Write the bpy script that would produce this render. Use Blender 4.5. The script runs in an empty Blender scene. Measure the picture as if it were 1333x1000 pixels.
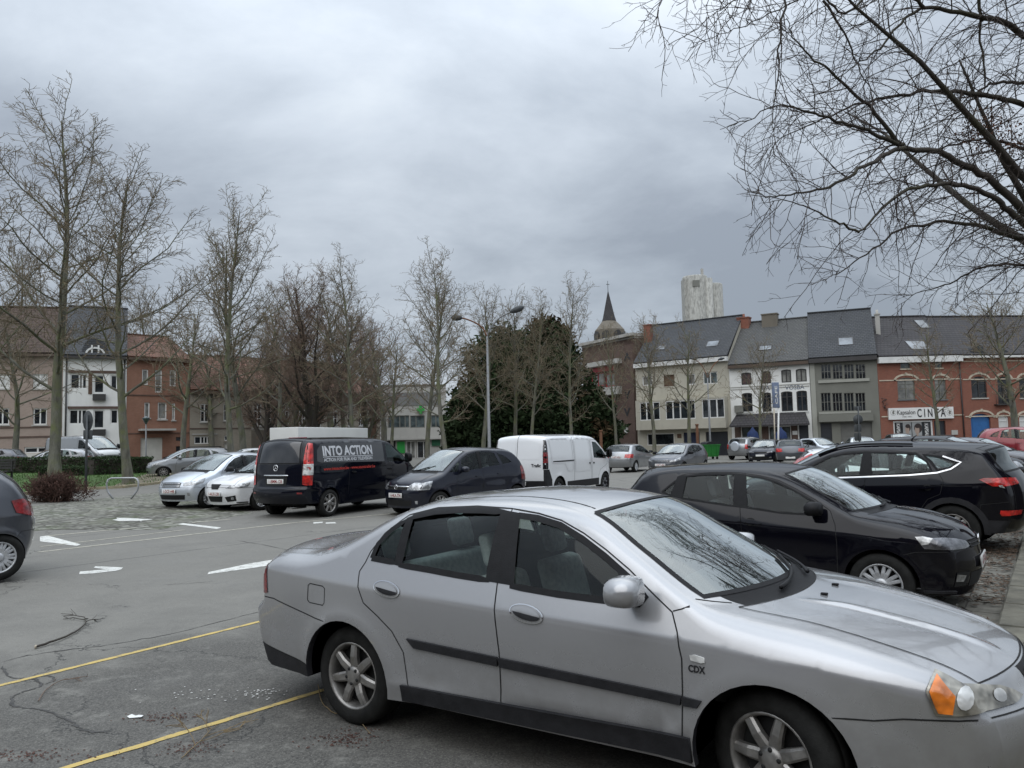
import bpy, math, random
import numpy as np
from math import sin, cos, pi, radians, sqrt, atan2, hypot
from mathutils import Vector
from mathutils.geometry import delaunay_2d_cdt

scene = bpy.context.scene
COL = scene.collection
rng = random.Random(7)
nrng = np.random.default_rng(11)

# ------------------------------------------------------------------ camera numbers (shared by the placing helpers)
FPX, PITCH, ROLL, EYE = 1000.0, radians(4.2), radians(1.4), 1.8


def gz(x, y):
    """height of the ground: level in front, rising gently to the left"""
    t = -x - 2.0
    return 0.01 * (t + np.sqrt(t * t + 1.0))


def ray(px, py):
    x = (px - 666.5) / FPX
    y = -(py - 500) / FPX
    r = x * cos(ROLL) + y * sin(ROLL)
    u = -x * sin(ROLL) + y * cos(ROLL)
    return r, cos(PITCH) - u * sin(PITCH), sin(PITCH) + u * cos(PITCH)


def at(px, py):
    """ground point seen at a pixel"""
    r, f, u = ray(px, py)
    z = 0.0
    for _ in range(25):
        t = (z - EYE) / u
        z = 0.5 * z + 0.5 * float(gz(r * t, f * t))
    return (r * t, f * t)


def at_y(px, py, Y):
    """point seen at a pixel at distance Y"""
    r, f, u = ray(px, py)
    t = Y / f
    return (r * t, Y, EYE + u * t)


def xat(px, Y):
    """x of image column px (at the horizon) for distance Y"""
    return at_y(px, 572, Y)[0]


# ------------------------------------------------------------------ objects
def mesh_obj(name, V, F, mats, parent=None, fm=None, smooth=False, normals=None, loc=None, rotz=0.0):
    me = bpy.data.meshes.new(name)
    V = np.asarray(V, dtype=float).reshape(-1, 3)
    me.from_pydata(V.tolist(), [], [list(map(int, f)) for f in F])
    if not isinstance(mats, (list, tuple)):
        mats = [mats]
    for m in mats:
        me.materials.append(m)
    if fm is not None:
        me.polygons.foreach_set('material_index', np.asarray(fm, dtype=np.int32))
    if smooth is True:
        me.polygons.foreach_set('use_smooth', np.ones(len(me.polygons), dtype=bool))
    elif smooth is not False:
        me.polygons.foreach_set('use_smooth', np.asarray(smooth, dtype=bool))
    me.update()
    if normals is not None:
        me.normals_split_custom_set_from_vertices([tuple(n) for n in normals])
    o = bpy.data.objects.new(name, me)
    COL.objects.link(o)
    if parent is not None:
        o.parent = parent
    if loc is not None:
        o.location = loc
    o.rotation_euler = (0, 0, rotz)
    return o


def tag(o, label=None, cat=None, group=None, kind=None):
    if label: o['label'] = label
    if cat: o['category'] = cat
    if group: o['group'] = group
    if kind: o['kind'] = kind
    return o


def thing(name, label, cat, loc=(0, 0, 0), rotz=0.0, group=None):
    o = bpy.data.objects.new(name, None)
    o.empty_display_size = 0.3
    COL.objects.link(o)
    o.location = loc
    o.rotation_euler = (0, 0, rotz)
    return tag(o, label, cat, group)


def copy_tree(o, parent=None):
    c = o.copy()
    COL.objects.link(c)
    c.parent = parent
    for ch in [x for x in scene.objects if x.parent == o]:
        copy_tree(ch, c)
    return c


class MB:
    """collects simple shapes into one mesh"""
    def __init__(s):
        s.V = []; s.F = []; s.M = []; s.S = []

    def add(s, V, F, m=0, sm=False):
        b = len(s.V)
        s.V += [tuple(v) for v in V]
        for f in F:
            s.F.append(tuple(i + b for i in f)); s.M.append(m); s.S.append(sm)

    def box(s, x0, x1, y0, y1, z0, z1, m=0):
        s.add([(x0, y0, z0), (x1, y0, z0), (x1, y1, z0), (x0, y1, z0), (x0, y0, z1), (x1, y0, z1), (x1, y1, z1), (x0, y1, z1)],
              [(0, 3, 2, 1), (4, 5, 6, 7), (0, 1, 5, 4), (1, 2, 6, 5), (2, 3, 7, 6), (3, 0, 4, 7)], m)

    def bevbox(s, x0, x1, y0, y1, z0, z1, r=0.03, m=0):
        """box with rounded edges (superellipsoid-like 4x4x4 shell)"""
        n = 5
        cx, cy, cz = (x0 + x1) / 2, (y0 + y1) / 2, (z0 + z1) / 2
        hx, hy, hz = (x1 - x0) / 2, (y1 - y0) / 2, (z1 - z0) / 2
        r = min(r, hx * .95, hy * .95, hz * .95)
        def pt(a, b, c):
            q = Vector((a * hx, b * hy, c * hz))
            inner = Vector((max(-hx + r, min(hx - r, q.x)), max(-hy + r, min(hy - r, q.y)), max(-hz + r, min(hz - r, q.z))))
            d = q - inner
            if d.length > 1e-9: q = inner + d.normalized() * r
            return (cx + q.x, cy + q.y, cz + q.z)
        def grid(h):
            e = r / h
            return [-1, -1 + e * .35, -1 + e, 1 - e, 1 - e * .35, 1]
        gx, gy, gzz = grid(hx), grid(hy), grid(hz)
        for ax in range(3):
            for sg in (-1, 1):
                A, B = [(gy, gzz), (gzz, gx), (gx, gy)][ax]
                V = []
                for a in A:
                    for b in B:
                        q = [(sg, a, b), (b, sg, a), (a, b, sg)][ax]
                        V.append(pt(*q))
                F = []
                k = len(B)
                for i in range(len(A) - 1):
                    for j in range(k - 1):
                        f = (i * k + j, (i + 1) * k + j, (i + 1) * k + j + 1, i * k + j + 1)
                        F.append(f if sg > 0 else f[::-1])
                s.add(V, F, m, True)

    def tube(s, pts, rad, n=8, m=0, cap=True, sm=True):
        pts = [Vector(p) for p in pts]
        if not isinstance(rad, (list, tuple)): rad = [rad] * len(pts)
        V = []; F = []
        up = Vector((0, 0, 1))
        prev = None
        for i, p in enumerate(pts):
            d = (pts[min(i + 1, len(pts) - 1)] - pts[max(i - 1, 0)])
            d = d.normalized() if d.length > 1e-9 else Vector((0, 0, 1))
            if prev is None:
                a = d.cross(up if abs(d.z) < .95 else Vector((1, 0, 0))).normalized()
            else:
                a = (prev - d * prev.dot(d))
                a = a.normalized() if a.length > 1e-6 else d.cross(up).normalized()
            prev = a
            b = d.cross(a)
            for k in range(n):
                t = 2 * pi * k / n
                V.append(p + (a * cos(t) + b * sin(t)) * rad[i])
        for i in range(len(pts) - 1):
            for k in range(n):
                F.append((i * n + k, i * n + (k + 1) % n, (i + 1) * n + (k + 1) % n, (i + 1) * n + k))
        if cap:
            F.append(tuple(range(n - 1, -1, -1)))
            F.append(tuple((len(pts) - 1) * n + k for k in range(n)))
        s.add(V, F, m, sm)

    def lathe(s, prof, n=24, m=0, axis='z', o=(0, 0, 0), sm=True):
        V = []; F = []
        for (r, h) in prof:
            for k in range(n):
                t = 2 * pi * k / n
                if axis == 'z': V.append((o[0] + r * cos(t), o[1] + r * sin(t), o[2] + h))
                elif axis == 'y': V.append((o[0] + r * cos(t), o[1] + h, o[2] + r * sin(t)))
                else: V.append((o[0] + h, o[1] + r * cos(t), o[2] + r * sin(t)))
        for i in range(len(prof) - 1):
            for k in range(n):
                F.append((i * n + k, i * n + (k + 1) % n, (i + 1) * n + (k + 1) % n, (i + 1) * n + k))
        s.add(V, F, m, sm)

    def prism(s, poly, axis, h0, h1, m=0):
        """extrude a 2D polygon; axis 'y': poly=(x,z), axis 'z': (x,y), axis 'x': (y,z)"""
        n = len(poly)
        def P(q, h):
            return (q[0], h, q[1]) if axis == 'y' else ((q[0], q[1], h) if axis == 'z' else (h, q[0], q[1]))
        V = [P(q, h0) for q in poly] + [P(q, h1) for q in poly]
        F = [tuple(range(n)), tuple(range(2 * n - 1, n - 1, -1))]
        F += [(i, i + n, (i + 1) % n + n, (i + 1) % n) for i in range(n)]
        s.add(V, F, m)

    def build(s, name, mats, parent=None, **k):
        return mesh_obj(name, s.V, s.F, mats, parent, s.M, s.S, **k)


def cr(P, ns, closed=False):
    """Catmull-Rom through rows of P, ns samples per segment"""
    P = np.asarray(P, float)
    n = len(P)
    out = []
    for i in range(n - 1):
        p0 = P[max(i - 1, 0)]; p1 = P[i]; p2 = P[i + 1]; p3 = P[min(i + 2, n - 1)]
        d1 = np.linalg.norm(p2[:2] - p1[:2]) + 1e-9
        d0 = np.linalg.norm(p1[:2] - p0[:2]); d2 = np.linalg.norm(p3[:2] - p2[:2])
        m1 = (p2 - p0) / max(d0 + d1, 1e-9) * d1
        m2 = (p3 - p1) / max(d1 + d2, 1e-9) * d1
        for k in range(ns):
            t = k / ns
            out.append((2 * t ** 3 - 3 * t ** 2 + 1) * p1 + (t ** 3 - 2 * t ** 2 + t) * m1 + (-2 * t ** 3 + 3 * t ** 2) * p2 + (t ** 3 - t ** 2) * m2)
    out.append(P[-1])
    return np.array(out)


# ------------------------------------------------------------------ materials
class NT:
    def __init__(s, m):
        m.use_nodes = True
        s.t = m.node_tree
        s.t.nodes.clear()
    def n(s, typ, **kw):
        nd = s.t.nodes.new(typ)
        for k, v in kw.items():
            if k.startswith('in_'):
                key = k[3:]
                key = int(key) if key.isdigit() else key.replace('_', ' ')
                nd.inputs[key].default_value = v
            else:
                setattr(nd, k, v)
        return nd
    def l(s, a, b):
        s.t.links.new(a, b)
    def math(s, op, a, b=None, c=None, clamp=False):
        nd = s.t.nodes.new('ShaderNodeMath'); nd.operation = op; nd.use_clamp = clamp
        for i, v in enumerate((a, b, c)):
            if v is None: continue
            if isinstance(v, (int, float)): nd.inputs[i].default_value = v
            else: s.l(v, nd.inputs[i])
        return nd.outputs[0]
    def mix(s, fac, a, b, blend='MIX'):
        nd = s.t.nodes.new('ShaderNodeMix'); nd.data_type = 'RGBA'; nd.blend_type = blend
        for i, v in ((0, fac), (6, a), (7, b)):
            if isinstance(v, (int, float)): nd.inputs[i].default_value = v
            elif isinstance(v, tuple): nd.inputs[i].default_value = v if len(v) == 4 else (*v, 1)
            else: s.l(v, nd.inputs[i])
        return nd.outputs[2]
    def noise(s, vec, scale, detail=4, rough=.55, dist=0):
        nd = s.n('ShaderNodeTexNoise', in_Scale=scale, in_Detail=detail, in_Roughness=rough, in_Distortion=dist)
        if vec is not None: s.l(vec, nd.inputs['Vector'])
        return nd.outputs['Fac']
    def ramp(s, v, stops):
        nd = s.t.nodes.new('ShaderNodeValToRGB')
        el = nd.color_ramp.elements
        while len(el) < len(stops): el.new(0.5)
        for e, (p, c) in zip(el, stops):
            e.position = p
            e.color = (c, c, c, 1) if isinstance(c, (int, float)) else (*c, 1)
        s.l(v, nd.inputs[0])
        return nd.outputs[0]
    def maprange(s, v, a, b, c=0.0, d=1.0):
        nd = s.n('ShaderNodeMapRange'); nd.clamp = True
        s.l(v, nd.inputs[0])
        for i, q in enumerate((a, b, c, d)): nd.inputs[i + 1].default_value = q
        return nd.outputs[0]
    def out(s, sh):
        o = s.n('ShaderNodeOutputMaterial'); s.l(sh, o.inputs['Surface'])
    def bsdf(s, **kw):
        nd = s.n('ShaderNodeBsdfPrincipled')
        for k, v in kw.items():
            key = k.replace('_', ' ')
            if isinstance(v, (int, float, tuple)):
                nd.inputs[key].default_value = (*v, 1) if isinstance(v, tuple) and len(v) == 3 else v
            else: s.l(v, nd.inputs[key])
        return nd


MATS = {}


def simple(name, col, rough=.6, metal=0.0, var=.12, scale=3.0, bump=0.0, coat=0.0, spec=.5, bscale=None, detail=5):
    """principled with noise-varied colour"""
    if name in MATS: return MATS[name]
    m = bpy.data.materials.new(name)
    t = NT(m)
    tc = t.n('ShaderNodeTexCoord')
    f = t.noise(tc.outputs['Object'], scale, detail)
    lo = tuple(c * (1 - var) for c in col); hi = tuple(min(1, c * (1 + var)) for c in col)
    c = t.mix(t.maprange(f, .3, .7), lo, hi)
    rr = t.math('ADD', t.math('MULTIPLY', f, .12), rough - .06)
    b = t.bsdf(Base_Color=c, Roughness=rr, Metallic=metal, Coat_Weight=coat, Coat_Roughness=.05, Specular_IOR_Level=spec)
    if bump:
        bn = t.n('ShaderNodeBump', in_Strength=bump, in_Distance=.02)
        t.l(t.noise(tc.outputs['Object'], bscale or scale * 6, 4), bn.inputs['Height'])
        t.l(bn.outputs[0], b.inputs['Normal'])
    t.out(b.outputs[0])
    MATS[name] = m
    return m


def paint(name, col, metal=.0, rough=.35, dirt=.25, coat=1.0, spec=.5):
    """car paint: clear coat, a little road dirt low down, dark inside"""
    if name in MATS: return MATS[name]
    m = bpy.data.materials.new(name)
    t = NT(m)
    tc = t.n('ShaderNodeTexCoord')
    g = t.n('ShaderNodeNewGeometry')
    sep = t.n('ShaderNodeSeparateXYZ'); t.l(tc.outputs['Object'], sep.inputs[0])
    n1 = t.noise(tc.outputs['Object'], 7, 6, .65)
    low = t.maprange(sep.outputs[2], .75, .2)
    dirtf = t.math('MULTIPLY', t.math('MULTIPLY', low, t.maprange(n1, .35, .75)), dirt)
    fine = t.noise(tc.outputs['Object'], 38, 3)
    c0 = t.mix(t.math('MULTIPLY', t.maprange(fine, .4, .7), .06), col, tuple(min(1, c * .7) for c in col))
    c = t.mix(dirtf, c0, (.16, .145, .12))
    rr = t.math('ADD', t.math('MULTIPLY', dirtf, .5), rough)
    b = t.bsdf(Base_Color=c, Roughness=rr, Metallic=metal, Specular_IOR_Level=spec, Coat_IOR=1.48, Coat_Weight=t.math('SUBTRACT', coat, t.math('MULTIPLY', dirtf, .8), clamp=True),
               Coat_Roughness=t.math('ADD', t.math('MULTIPLY', n1, .08), .02))
    d = t.n('ShaderNodeBsdfDiffuse'); d.inputs[0].default_value = (.02, .02, .022, 1)
    mx = t.n('ShaderNodeMixShader')
    t.l(g.outputs['Backfacing'], mx.inputs[0]); t.l(b.outputs[0], mx.inputs[1]); t.l(d.outputs[0], mx.inputs[2])
    t.out(mx.outputs[0])
    MATS[name] = m
    return m


def glass(name, tint=(.45, .52, .50), refl=1.0, dirt=.06):
    if name in MATS: return MATS[name]
    m = bpy.data.materials.new(name)
    t = NT(m)
    tc = t.n('ShaderNodeTexCoord')
    tr = t.n('ShaderNodeBsdfTransparent'); tr.inputs[0].default_value = (*tint, 1)
    gl = t.n('ShaderNodeBsdfGlossy'); gl.inputs['Roughness'].default_value = .015
    gl.inputs['Color'].default_value = (.9, .95, .95, 1)
    fr = t.n('ShaderNodeFresnel'); fr.inputs[0].default_value = 1.62
    f = t.math('MULTIPLY', fr.outputs[0], refl, clamp=True)
    mx = t.n('ShaderNodeMixShader'); t.l(f, mx.inputs[0]); t.l(tr.outputs[0], mx.inputs[1]); t.l(gl.outputs[0], mx.inputs[2])
    df = t.n('ShaderNodeBsdfDiffuse'); df.inputs[0].default_value = (.35, .35, .33, 1)
    n1 = t.noise(tc.outputs['Object'], 9, 5, .7)
    mx2 = t.n('ShaderNodeMixShader'); t.l(t.math('MULTIPLY', t.maprange(n1, .4, .8), dirt), mx2.inputs[0])
    t.l(mx.outputs[0], mx2.inputs[1]); t.l(df.outputs[0], mx2.inputs[2])
    t.out(mx2.outputs[0])
    MATS[name] = m
    return m


def lens(name, col, rough=.06, tr=.35, con=1.3):
    """lamp cover: coloured plastic with a faceted reflector look"""
    if name in MATS: return MATS[name]
    m = bpy.data.materials.new(name)
    t = NT(m)
    tc = t.n('ShaderNodeTexCoord')
    v = t.n('ShaderNodeTexVoronoi'); v.inputs['Scale'].default_value = 26
    t.l(tc.outputs['Object'], v.inputs['Vector'])
    n1 = t.noise(tc.outputs['Object'], 11, 2)
    c = t.mix(t.maprange(n1, .35, .65), tuple(x * .45 for x in col), tuple(min(1, x * con) for x in col))
    b = t.bsdf(Base_Color=c, Roughness=.25, Metallic=tr, Coat_Weight=1.0, Coat_Roughness=.02)
    bn = t.n('ShaderNodeBump', in_Strength=.35, in_Distance=.01); t.l(v.outputs['Distance'], bn.inputs['Height'])
    t.l(bn.outputs[0], b.inputs['Normal'])
    t.out(b.outputs[0])
    MATS[name] = m
    return m


M_SILVER = paint('silver_paint', (.37, .372, .378), .45, .25, .6)
M_BLACK = paint('black_paint', (.004, .004, .007), 0, .3, .05, .85, .0)
M_NAVY = paint('dark_blue_paint', (.010, .012, .022), .2, .3, .1, .85, .1)
M_VAN = paint('blue_black_paint', (.004, .005, .010), 0, .3, .05, .8, .0)
M_WHITE = paint('white_paint', (.72, .73, .74), 0, .35, .3)
M_GREY = paint('grey_metal_paint', (.075, .08, .092), .6, .32, .2)
M_MIDGREY = paint('mid_grey_paint', (.30, .31, .32), .7, .32, .3)
M_LSILVER = paint('light_silver_paint', (.55, .59, .64), .55, .33, .3)
M_RED = paint('red_paint', (.22, .012, .02), .1, .3, .2)
M_GLASS = glass('car_glass', (.88, .97, .94), .52, .02)
M_DGLASS = glass('dark_car_glass', (.16, .19, .19), 1.0)
M_WGLASS = glass('windscreen_glass', (.50, .60, .58), 2.6, .06)
M_PLASTIC = simple('black_plastic', (.009, .009, .010), .55, 0, .3, 20, .1, spec=.2)
M_TRIM = simple('dark_grey_plastic', (.020, .020, .022), .6, 0, .25, 14, .12, spec=.25)
M_GAP = simple('panel_gap', (.006, .006, .006), .8)
M_TYRE = simple('tyre_rubber', (.016, .016, .015), .8, 0, .4, 12, .15, spec=.2)
M_RIM = simple('alloy_rim', (.30, .29, .275), .42, .75, .35, 14)
M_COVER = simple('wheel_cover', (.50, .51, .52), .4, .45, .2, 9)
M_DARK = simple('wheel_dark', (.012, .012, .012), .8)
M_CHROME = simple('chrome', (.75, .75, .76), .12, 1.0, .06, 8)
M_HEAD = lens('headlight_lens', (.40, .41, .42), .05, .4)
M_HEADS = lens('aged_headlight_lens', (.24, .225, .19), .05, .5, 1.9)
M_HEADD = lens('smoked_headlight_lens', (.16, .16, .17), .05, .6)
M_AMBER = lens('amber_lens', (.75, .20, .02), .1, .1)
M_REDL = lens('red_lamp_lens', (.20, .006, .008), .08, .05)
M_REDL2 = lens('bright_red_lamp_lens', (.50, .016, .012), .08, .05)
M_CLEAR = lens('clear_lamp_lens', (.70, .70, .68), .08, .3)
M_SEAT = simple('seat_cloth', (.07, .073, .078), .85, 0, .2, 30, .1)
M_SEATL = simple('light_seat_cloth', (.28, .29, .285), .85, 0, .2, 30, .1)
M_PLATE = simple('plate_white', (.72, .72, .70), .4, 0, .08, 8)
M_PLATET = simple('plate_red', (.25, .02, .02), .5)
M_MIRROR = simple('mirror_glass', (.6, .62, .64), .03, 1.0, .02)


def text_mesh(body, size, bold=.0, depth=0.0, spacing=1.0):
    """vertices/faces of a text string, in its own x-y plane, origin at left baseline"""
    cu = bpy.data.curves.new('lettering', 'FONT')
    cu.body = body
    cu.size = size
    cu.offset = bold
    cu.space_character = spacing
    cu.resolution_u = 3
    ob = bpy.data.objects.new('lettering', cu)
    COL.objects.link(ob)
    dg = bpy.context.evaluated_depsgraph_get()
    me = ob.evaluated_get(dg).to_mesh()
    V = np.array([v.co[:] for v in me.vertices]) if len(me.vertices) else np.zeros((0, 3))
    F = [tuple(p.vertices) for p in me.polygons]
    ob.evaluated_get(dg).to_mesh_clear()
    bpy.data.objects.remove(ob)
    bpy.data.curves.remove(cu)
    return V, F


def densify(poly, step, closed=True):
    out = []
    n = len(poly)
    for i in range(n if closed else n - 1):
        a = np.array(poly[i], float); b = np.array(poly[(i + 1) % n], float)
        k = max(1, int(math.ceil(np.linalg.norm(b - a) / step)))
        for j in range(k): out.append(tuple(a + (b - a) * j / k))
    if not closed: out.append(tuple(map(float, poly[-1])))
    return out


def in_poly(P, poly):
    """vectorised point-in-polygon"""
    P = np.asarray(P, float); x, y = P[:, 0], P[:, 1]
    poly = np.asarray(poly, float)
    r = np.zeros(len(P), bool)
    j = len(poly) - 1
    for i in range(len(poly)):
        xi, yi = poly[i]; xj, yj = poly[j]
        c = ((yi > y) != (yj > y)) & (x < (xj - xi) * (y - yi) / ((yj - yi) if yj != yi else 1e-12) + xi)
        r ^= c
        j = i
    return r


def seg_dist(P, L):
    """distance of points P to polyline L, and the (fractional) index of the nearest place"""
    P = np.asarray(P, float); L = np.asarray(L, float)
    A = L[:-1]; D = L[1:] - A
    dd = (D ** 2).sum(1) + 1e-12
    best = np.full(len(P), 1e9); bi = np.zeros(len(P))
    for c in range(0, len(P), 1500):
        Q = P[c:c + 1500]
        t = ((Q[:, None, :] - A[None]) * D[None]).sum(2) / dd
        t = np.clip(t, 0, 1)
        e = Q[:, None, :] - (A[None] + t[..., None] * D[None])
        d = np.sqrt((e ** 2).sum(2))
        k = d.argmin(1)
        best[c:c + 1500] = d[np.arange(len(Q)), k]
        bi[c:c + 1500] = k + t[np.arange(len(Q)), k]
    return best, bi


def tri_poly(poly, holes=(), step=.08, inner=True, extra=()):
    """triangulated polygon with interior points: returns 2D verts (n,2), faces"""
    loops = [list(poly)] + [list(h) for h in holes]
    V = []; E = []
    for L in loops:
        b = len(V)
        V += [Vector((p[0], p[1])) for p in L]
        E += [(b + i, b + (i + 1) % len(L)) for i in range(len(L))]
    if inner:
        P = np.array(poly)
        x0, y0 = P.min(0); x1, y1 = P.max(0)
        gx = np.arange(x0 + step * .5, x1, step); gy = np.arange(y0 + step * .5, y1, step)
        if len(gx) and len(gy):
            G = np.array([(a + (step * .5 if j % 2 else 0), b) for j, b in enumerate(gy) for a in gx])
            ok = in_poly(G, poly)
            for h in holes: ok &= ~in_poly(G, h)
            G = G[ok]
            if len(G):
                for L in loops:
                    d, _ = seg_dist(G, list(L) + [L[0]])
                    G = G[d > step * .4]
                    if not len(G): break
            V += [Vector((p[0], p[1])) for p in G]
    for p in extra: V.append(Vector((p[0], p[1])))
    r = delaunay_2d_cdt(V, E, [], 0, 1e-5)
    VV = np.array([(v[0], v[1]) for v in r[0]])
    F = np.array([f for f in r[2] if len(f) == 3], int).reshape(-1, 3)
    C = VV[F].mean(1)
    ok = in_poly(C, poly)
    for h in holes: ok &= ~in_poly(C, h)
    return VV, F[ok]
# =================================================================== CARS
def sp(t, e=.012):
    return .5 * (t + np.sqrt(t * t + e * e))


class Part:
    def __init__(s): s.V = []; s.N = []; s.F = []; s.M = []; s.n = 0; s.mats = []
    def add(s, V, N, F, mat):
        if mat not in s.mats: s.mats.append(mat)
        s.V.append(np.asarray(V, float)); s.N.append(np.asarray(N, float))
        F = np.asarray(F, int)
        s.F += [tuple(f) for f in (F + s.n)]
        s.M += [s.mats.index(mat)] * len(F)
        s.n += len(V)


class CarB:
    PW = 2.2

    def __init__(s, S, paint_mat, ns=6, step=.075, nt=8, scale=(1, 1, 1), root=None, wheels=True, seams=True, interior=True, gl=None):
        s.S = S; s.paint = paint_mat; s.ns = ns; s.step = step; s.sc = np.array(scale, float); s.root = root
        s.gl = gl or M_GLASS
        s.far = step > .11
        T = cr(S['top'], ns)
        s.E = T[:, :2]; s.C = T[:, 2:4]; s.R = np.maximum(T[:, 4], .015)
        s.nE = len(T)
        tg = np.gradient(s.E, axis=0); tg /= np.linalg.norm(tg, axis=1)[:, None] + 1e-9
        s.nout = np.stack([-tg[:, 1], tg[:, 0]], 1)
        w0 = s.W0(s.E[:, 0], s.E[:, 1])
        h = np.maximum(((s.C - s.E) * s.nout).sum(1), 0)
        ye = w0 - s.R
        for _ in range(3):
            al = np.arctan(s.PW * h / ye)
            s.phi = np.clip(pi / 2 - al, .35, pi / 2 - .03)
            rho = s.R / np.sin(s.phi)
            ye = w0 - (rho - np.sqrt(np.maximum(rho ** 2 - s.R ** 2, 0)))
        s.ye = ye
        s.parts = {}
        s.order = []
        s.build(nt, seams)
        if wheels: s.wheels()
        if interior: s.interior()
        s.emit()

    # ---------------------------------------------------------------- side surface
    def lin(s, key, x):
        L = s.S[key]
        if isinstance(L, (int, float)): return np.full(np.shape(x), float(L))
        L = np.asarray(L, float)
        D = cr(L, 8) if len(L) > 2 else L
        return np.interp(x, D[:, 0], D[:, 1])

    def W0(s, x, z):
        S = s.S
        x = np.asarray(x, float); z = np.asarray(z, float)
        w = s.lin('w', x); zs = s.lin('zs', x); zb = s.lin('zb', x)
        y = w - .10 * sp(.40 - z, .05) ** 1 * .6
        y = y - S.get('low', .05) * sp(zs - .06 - z, .1)
        a = sp(z - zs); b = sp(z - zb)
        y = y - S['sh'] * (a - b) - S['tum'] * b - S.get('tumc', .12) * b * b
        for cx in (S['wb'] / 2, -S['wb'] / 2):
            d = np.hypot(x - cx, z - S['wr']) - S['ra']
            y = y + S.get('flare', .012) * np.exp(-np.abs(d) / S.get('flarew', .05)) * (z < 1.1)
        for (x0, z0, x1, z1, amp, wd) in S.get('creases', ()):
            tt = np.clip((x - x0) / (x1 - x0), 0, 1)
            zc = z0 + (z1 - z0) * tt
            on = np.clip(np.minimum(x - x0, x1 - x) / .15 + .5, 0, 1) * np.sign(1)
            y = y + amp * on * np.exp(-np.abs(z - zc) / wd)
        return y

    def near(s, x, z):
        d, i = seg_dist(np.stack([x, z], 1), s.E)
        return d, i

    def side(s, P, off=0.0):
        """points (x,z) -> 3D positions and normals on the left side"""
        P = np.asarray(P, float); x = P[:, 0]; z = P[:, 1]
        y0 = s.W0(x, z)
        d, i = s.near(x, z)
        idx = np.arange(s.nE)
        R = np.interp(i, idx, s.R); ph = np.interp(i, idx, s.phi)
        nx = np.interp(i, idx, s.nout[:, 0]); nz = np.interp(i, idx, s.nout[:, 1])
        rho = R / np.sin(ph)
        q = np.clip(R - d, 0, None)
        y = y0 - (rho - np.sqrt(np.maximum(rho ** 2 - q ** 2, 0)))
        e = .012
        gx = (s.W0(x + e, z) - s.W0(x - e, z)) / (2 * e); gzz = (s.W0(x, z + e) - s.W0(x, z - e)) / (2 * e)
        n0 = np.stack([-gx, np.ones_like(x), -gzz], 1); n0 /= np.linalg.norm(n0, axis=1)[:, None]
        sf = q / rho; cf = np.sqrt(1 - sf ** 2)
        n = n0 * cf[:, None] + np.stack([nx, 0 * nx, nz], 1) * sf[:, None]
        n /= np.linalg.norm(n, axis=1)[:, None]
        V = np.stack([x, y, z], 1) + n * off
        return V, n

    # ---------------------------------------------------------------- centre strip
    def strip(s, i, t, off=0.0):
        i = np.asarray(i, float); t = np.asarray(t, float)
        idx = np.arange(s.nE)
        I = lambda a: np.interp(i, idx, a)
        def pos(i, t):
            J = lambda a: np.interp(i, idx, a)
            k = 1 - np.abs(t) ** s.PW
            ex, ez, cx, cz = J(s.E[:, 0]), J(s.E[:, 1]), J(s.C[:, 0]), J(s.C[:, 1])
            x = ex + (cx - ex) * k; z = ez + (cz - ez) * k
            for (u0, u1, t0, t1, amp, wd) in s.S.get('ridges', ()):
                f = np.clip((i - u0 * s.ns) / ((u1 - u0) * s.ns), 0, 1)
                tc = t0 + (t1 - t0) * f
                on = np.clip(np.minimum(i - u0 * s.ns, u1 * s.ns - i) / s.ns * 1.5, 0, 1)
                dd = (np.abs(t) - tc) / wd
                z = z + amp * on * np.where(dd < 0, np.exp(-dd * dd * 1.0), np.exp(-dd * dd * 5.0))
            return np.stack([x, t * J(s.ye), z], -1)
        P = pos(i, t)
        a = pos(np.minimum(i + .5, s.nE - 1), t) - pos(np.maximum(i - .5, 0), t)
        b = pos(i, np.minimum(t + .01, 1)) - pos(i, np.maximum(t - .01, -1))
        n = np.cross(a, b)
        n /= np.linalg.norm(n, axis=-1)[..., None] + 1e-12
        # along the edge take the very normal the side ends with
        ph = I(s.phi)
        ne = np.stack([I(s.nout[:, 0]) * np.sin(ph), np.sign(t) * np.cos(ph), I(s.nout[:, 1]) * np.sin(ph)], -1)
        k = (np.abs(t) ** 14)[..., None]
        n = n * (1 - k) + ne * k
        n /= np.linalg.norm(n, axis=-1)[..., None] + 1e-12
        return P + n * off, n

    def endmap(s, P, front=True, off=0.0):
        """points (y,z) seen from the front or the rear -> the strip"""
        u0, u1 = s.S['front'] if front else s.S['rear']
        ii = np.linspace(u0 * s.ns, u1 * s.ns, 80)
        idx = np.arange(s.nE)
        ye = np.interp(ii, idx, s.ye); ez = np.interp(ii, idx, s.E[:, 1]); cz = np.interp(ii, idx, s.C[:, 1])
        I = []; Tt = []
        for (y, z) in P:
            t = np.clip(y / ye, -1, 1)
            zz = ez + (cz - ez) * (1 - np.abs(t) ** s.PW)
            if front: zq = -zz; q = -z
            else: zq = zz; q = z
            zq = np.maximum.accumulate(zq)
            k = np.interp(q, zq, ii)
            I.append(k); Tt.append(np.clip(y / np.interp(k, idx, s.ye), -1, 1))
        return s.strip(np.array(I), np.array(Tt), off)

    def edge(s, z, front=True):
        u0, u1 = s.S['front'] if front else s.S['rear']
        ii = np.linspace(u0 * s.ns, u1 * s.ns, 60)
        idx = np.arange(s.nE)
        ez = np.interp(ii, idx, s.E[:, 1])
        k = np.interp(-z, -ez, ii) if front else np.interp(z, ez, ii)
        return np.interp(k, idx, s.E[:, 0]), np.interp(k, idx, s.ye)

    def part(s, key, name=None, parent=None):
        if key not in s.parts:
            s.parts[key] = (Part(), name or key, parent); s.order.append(key)
        return s.parts[key][0]

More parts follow.
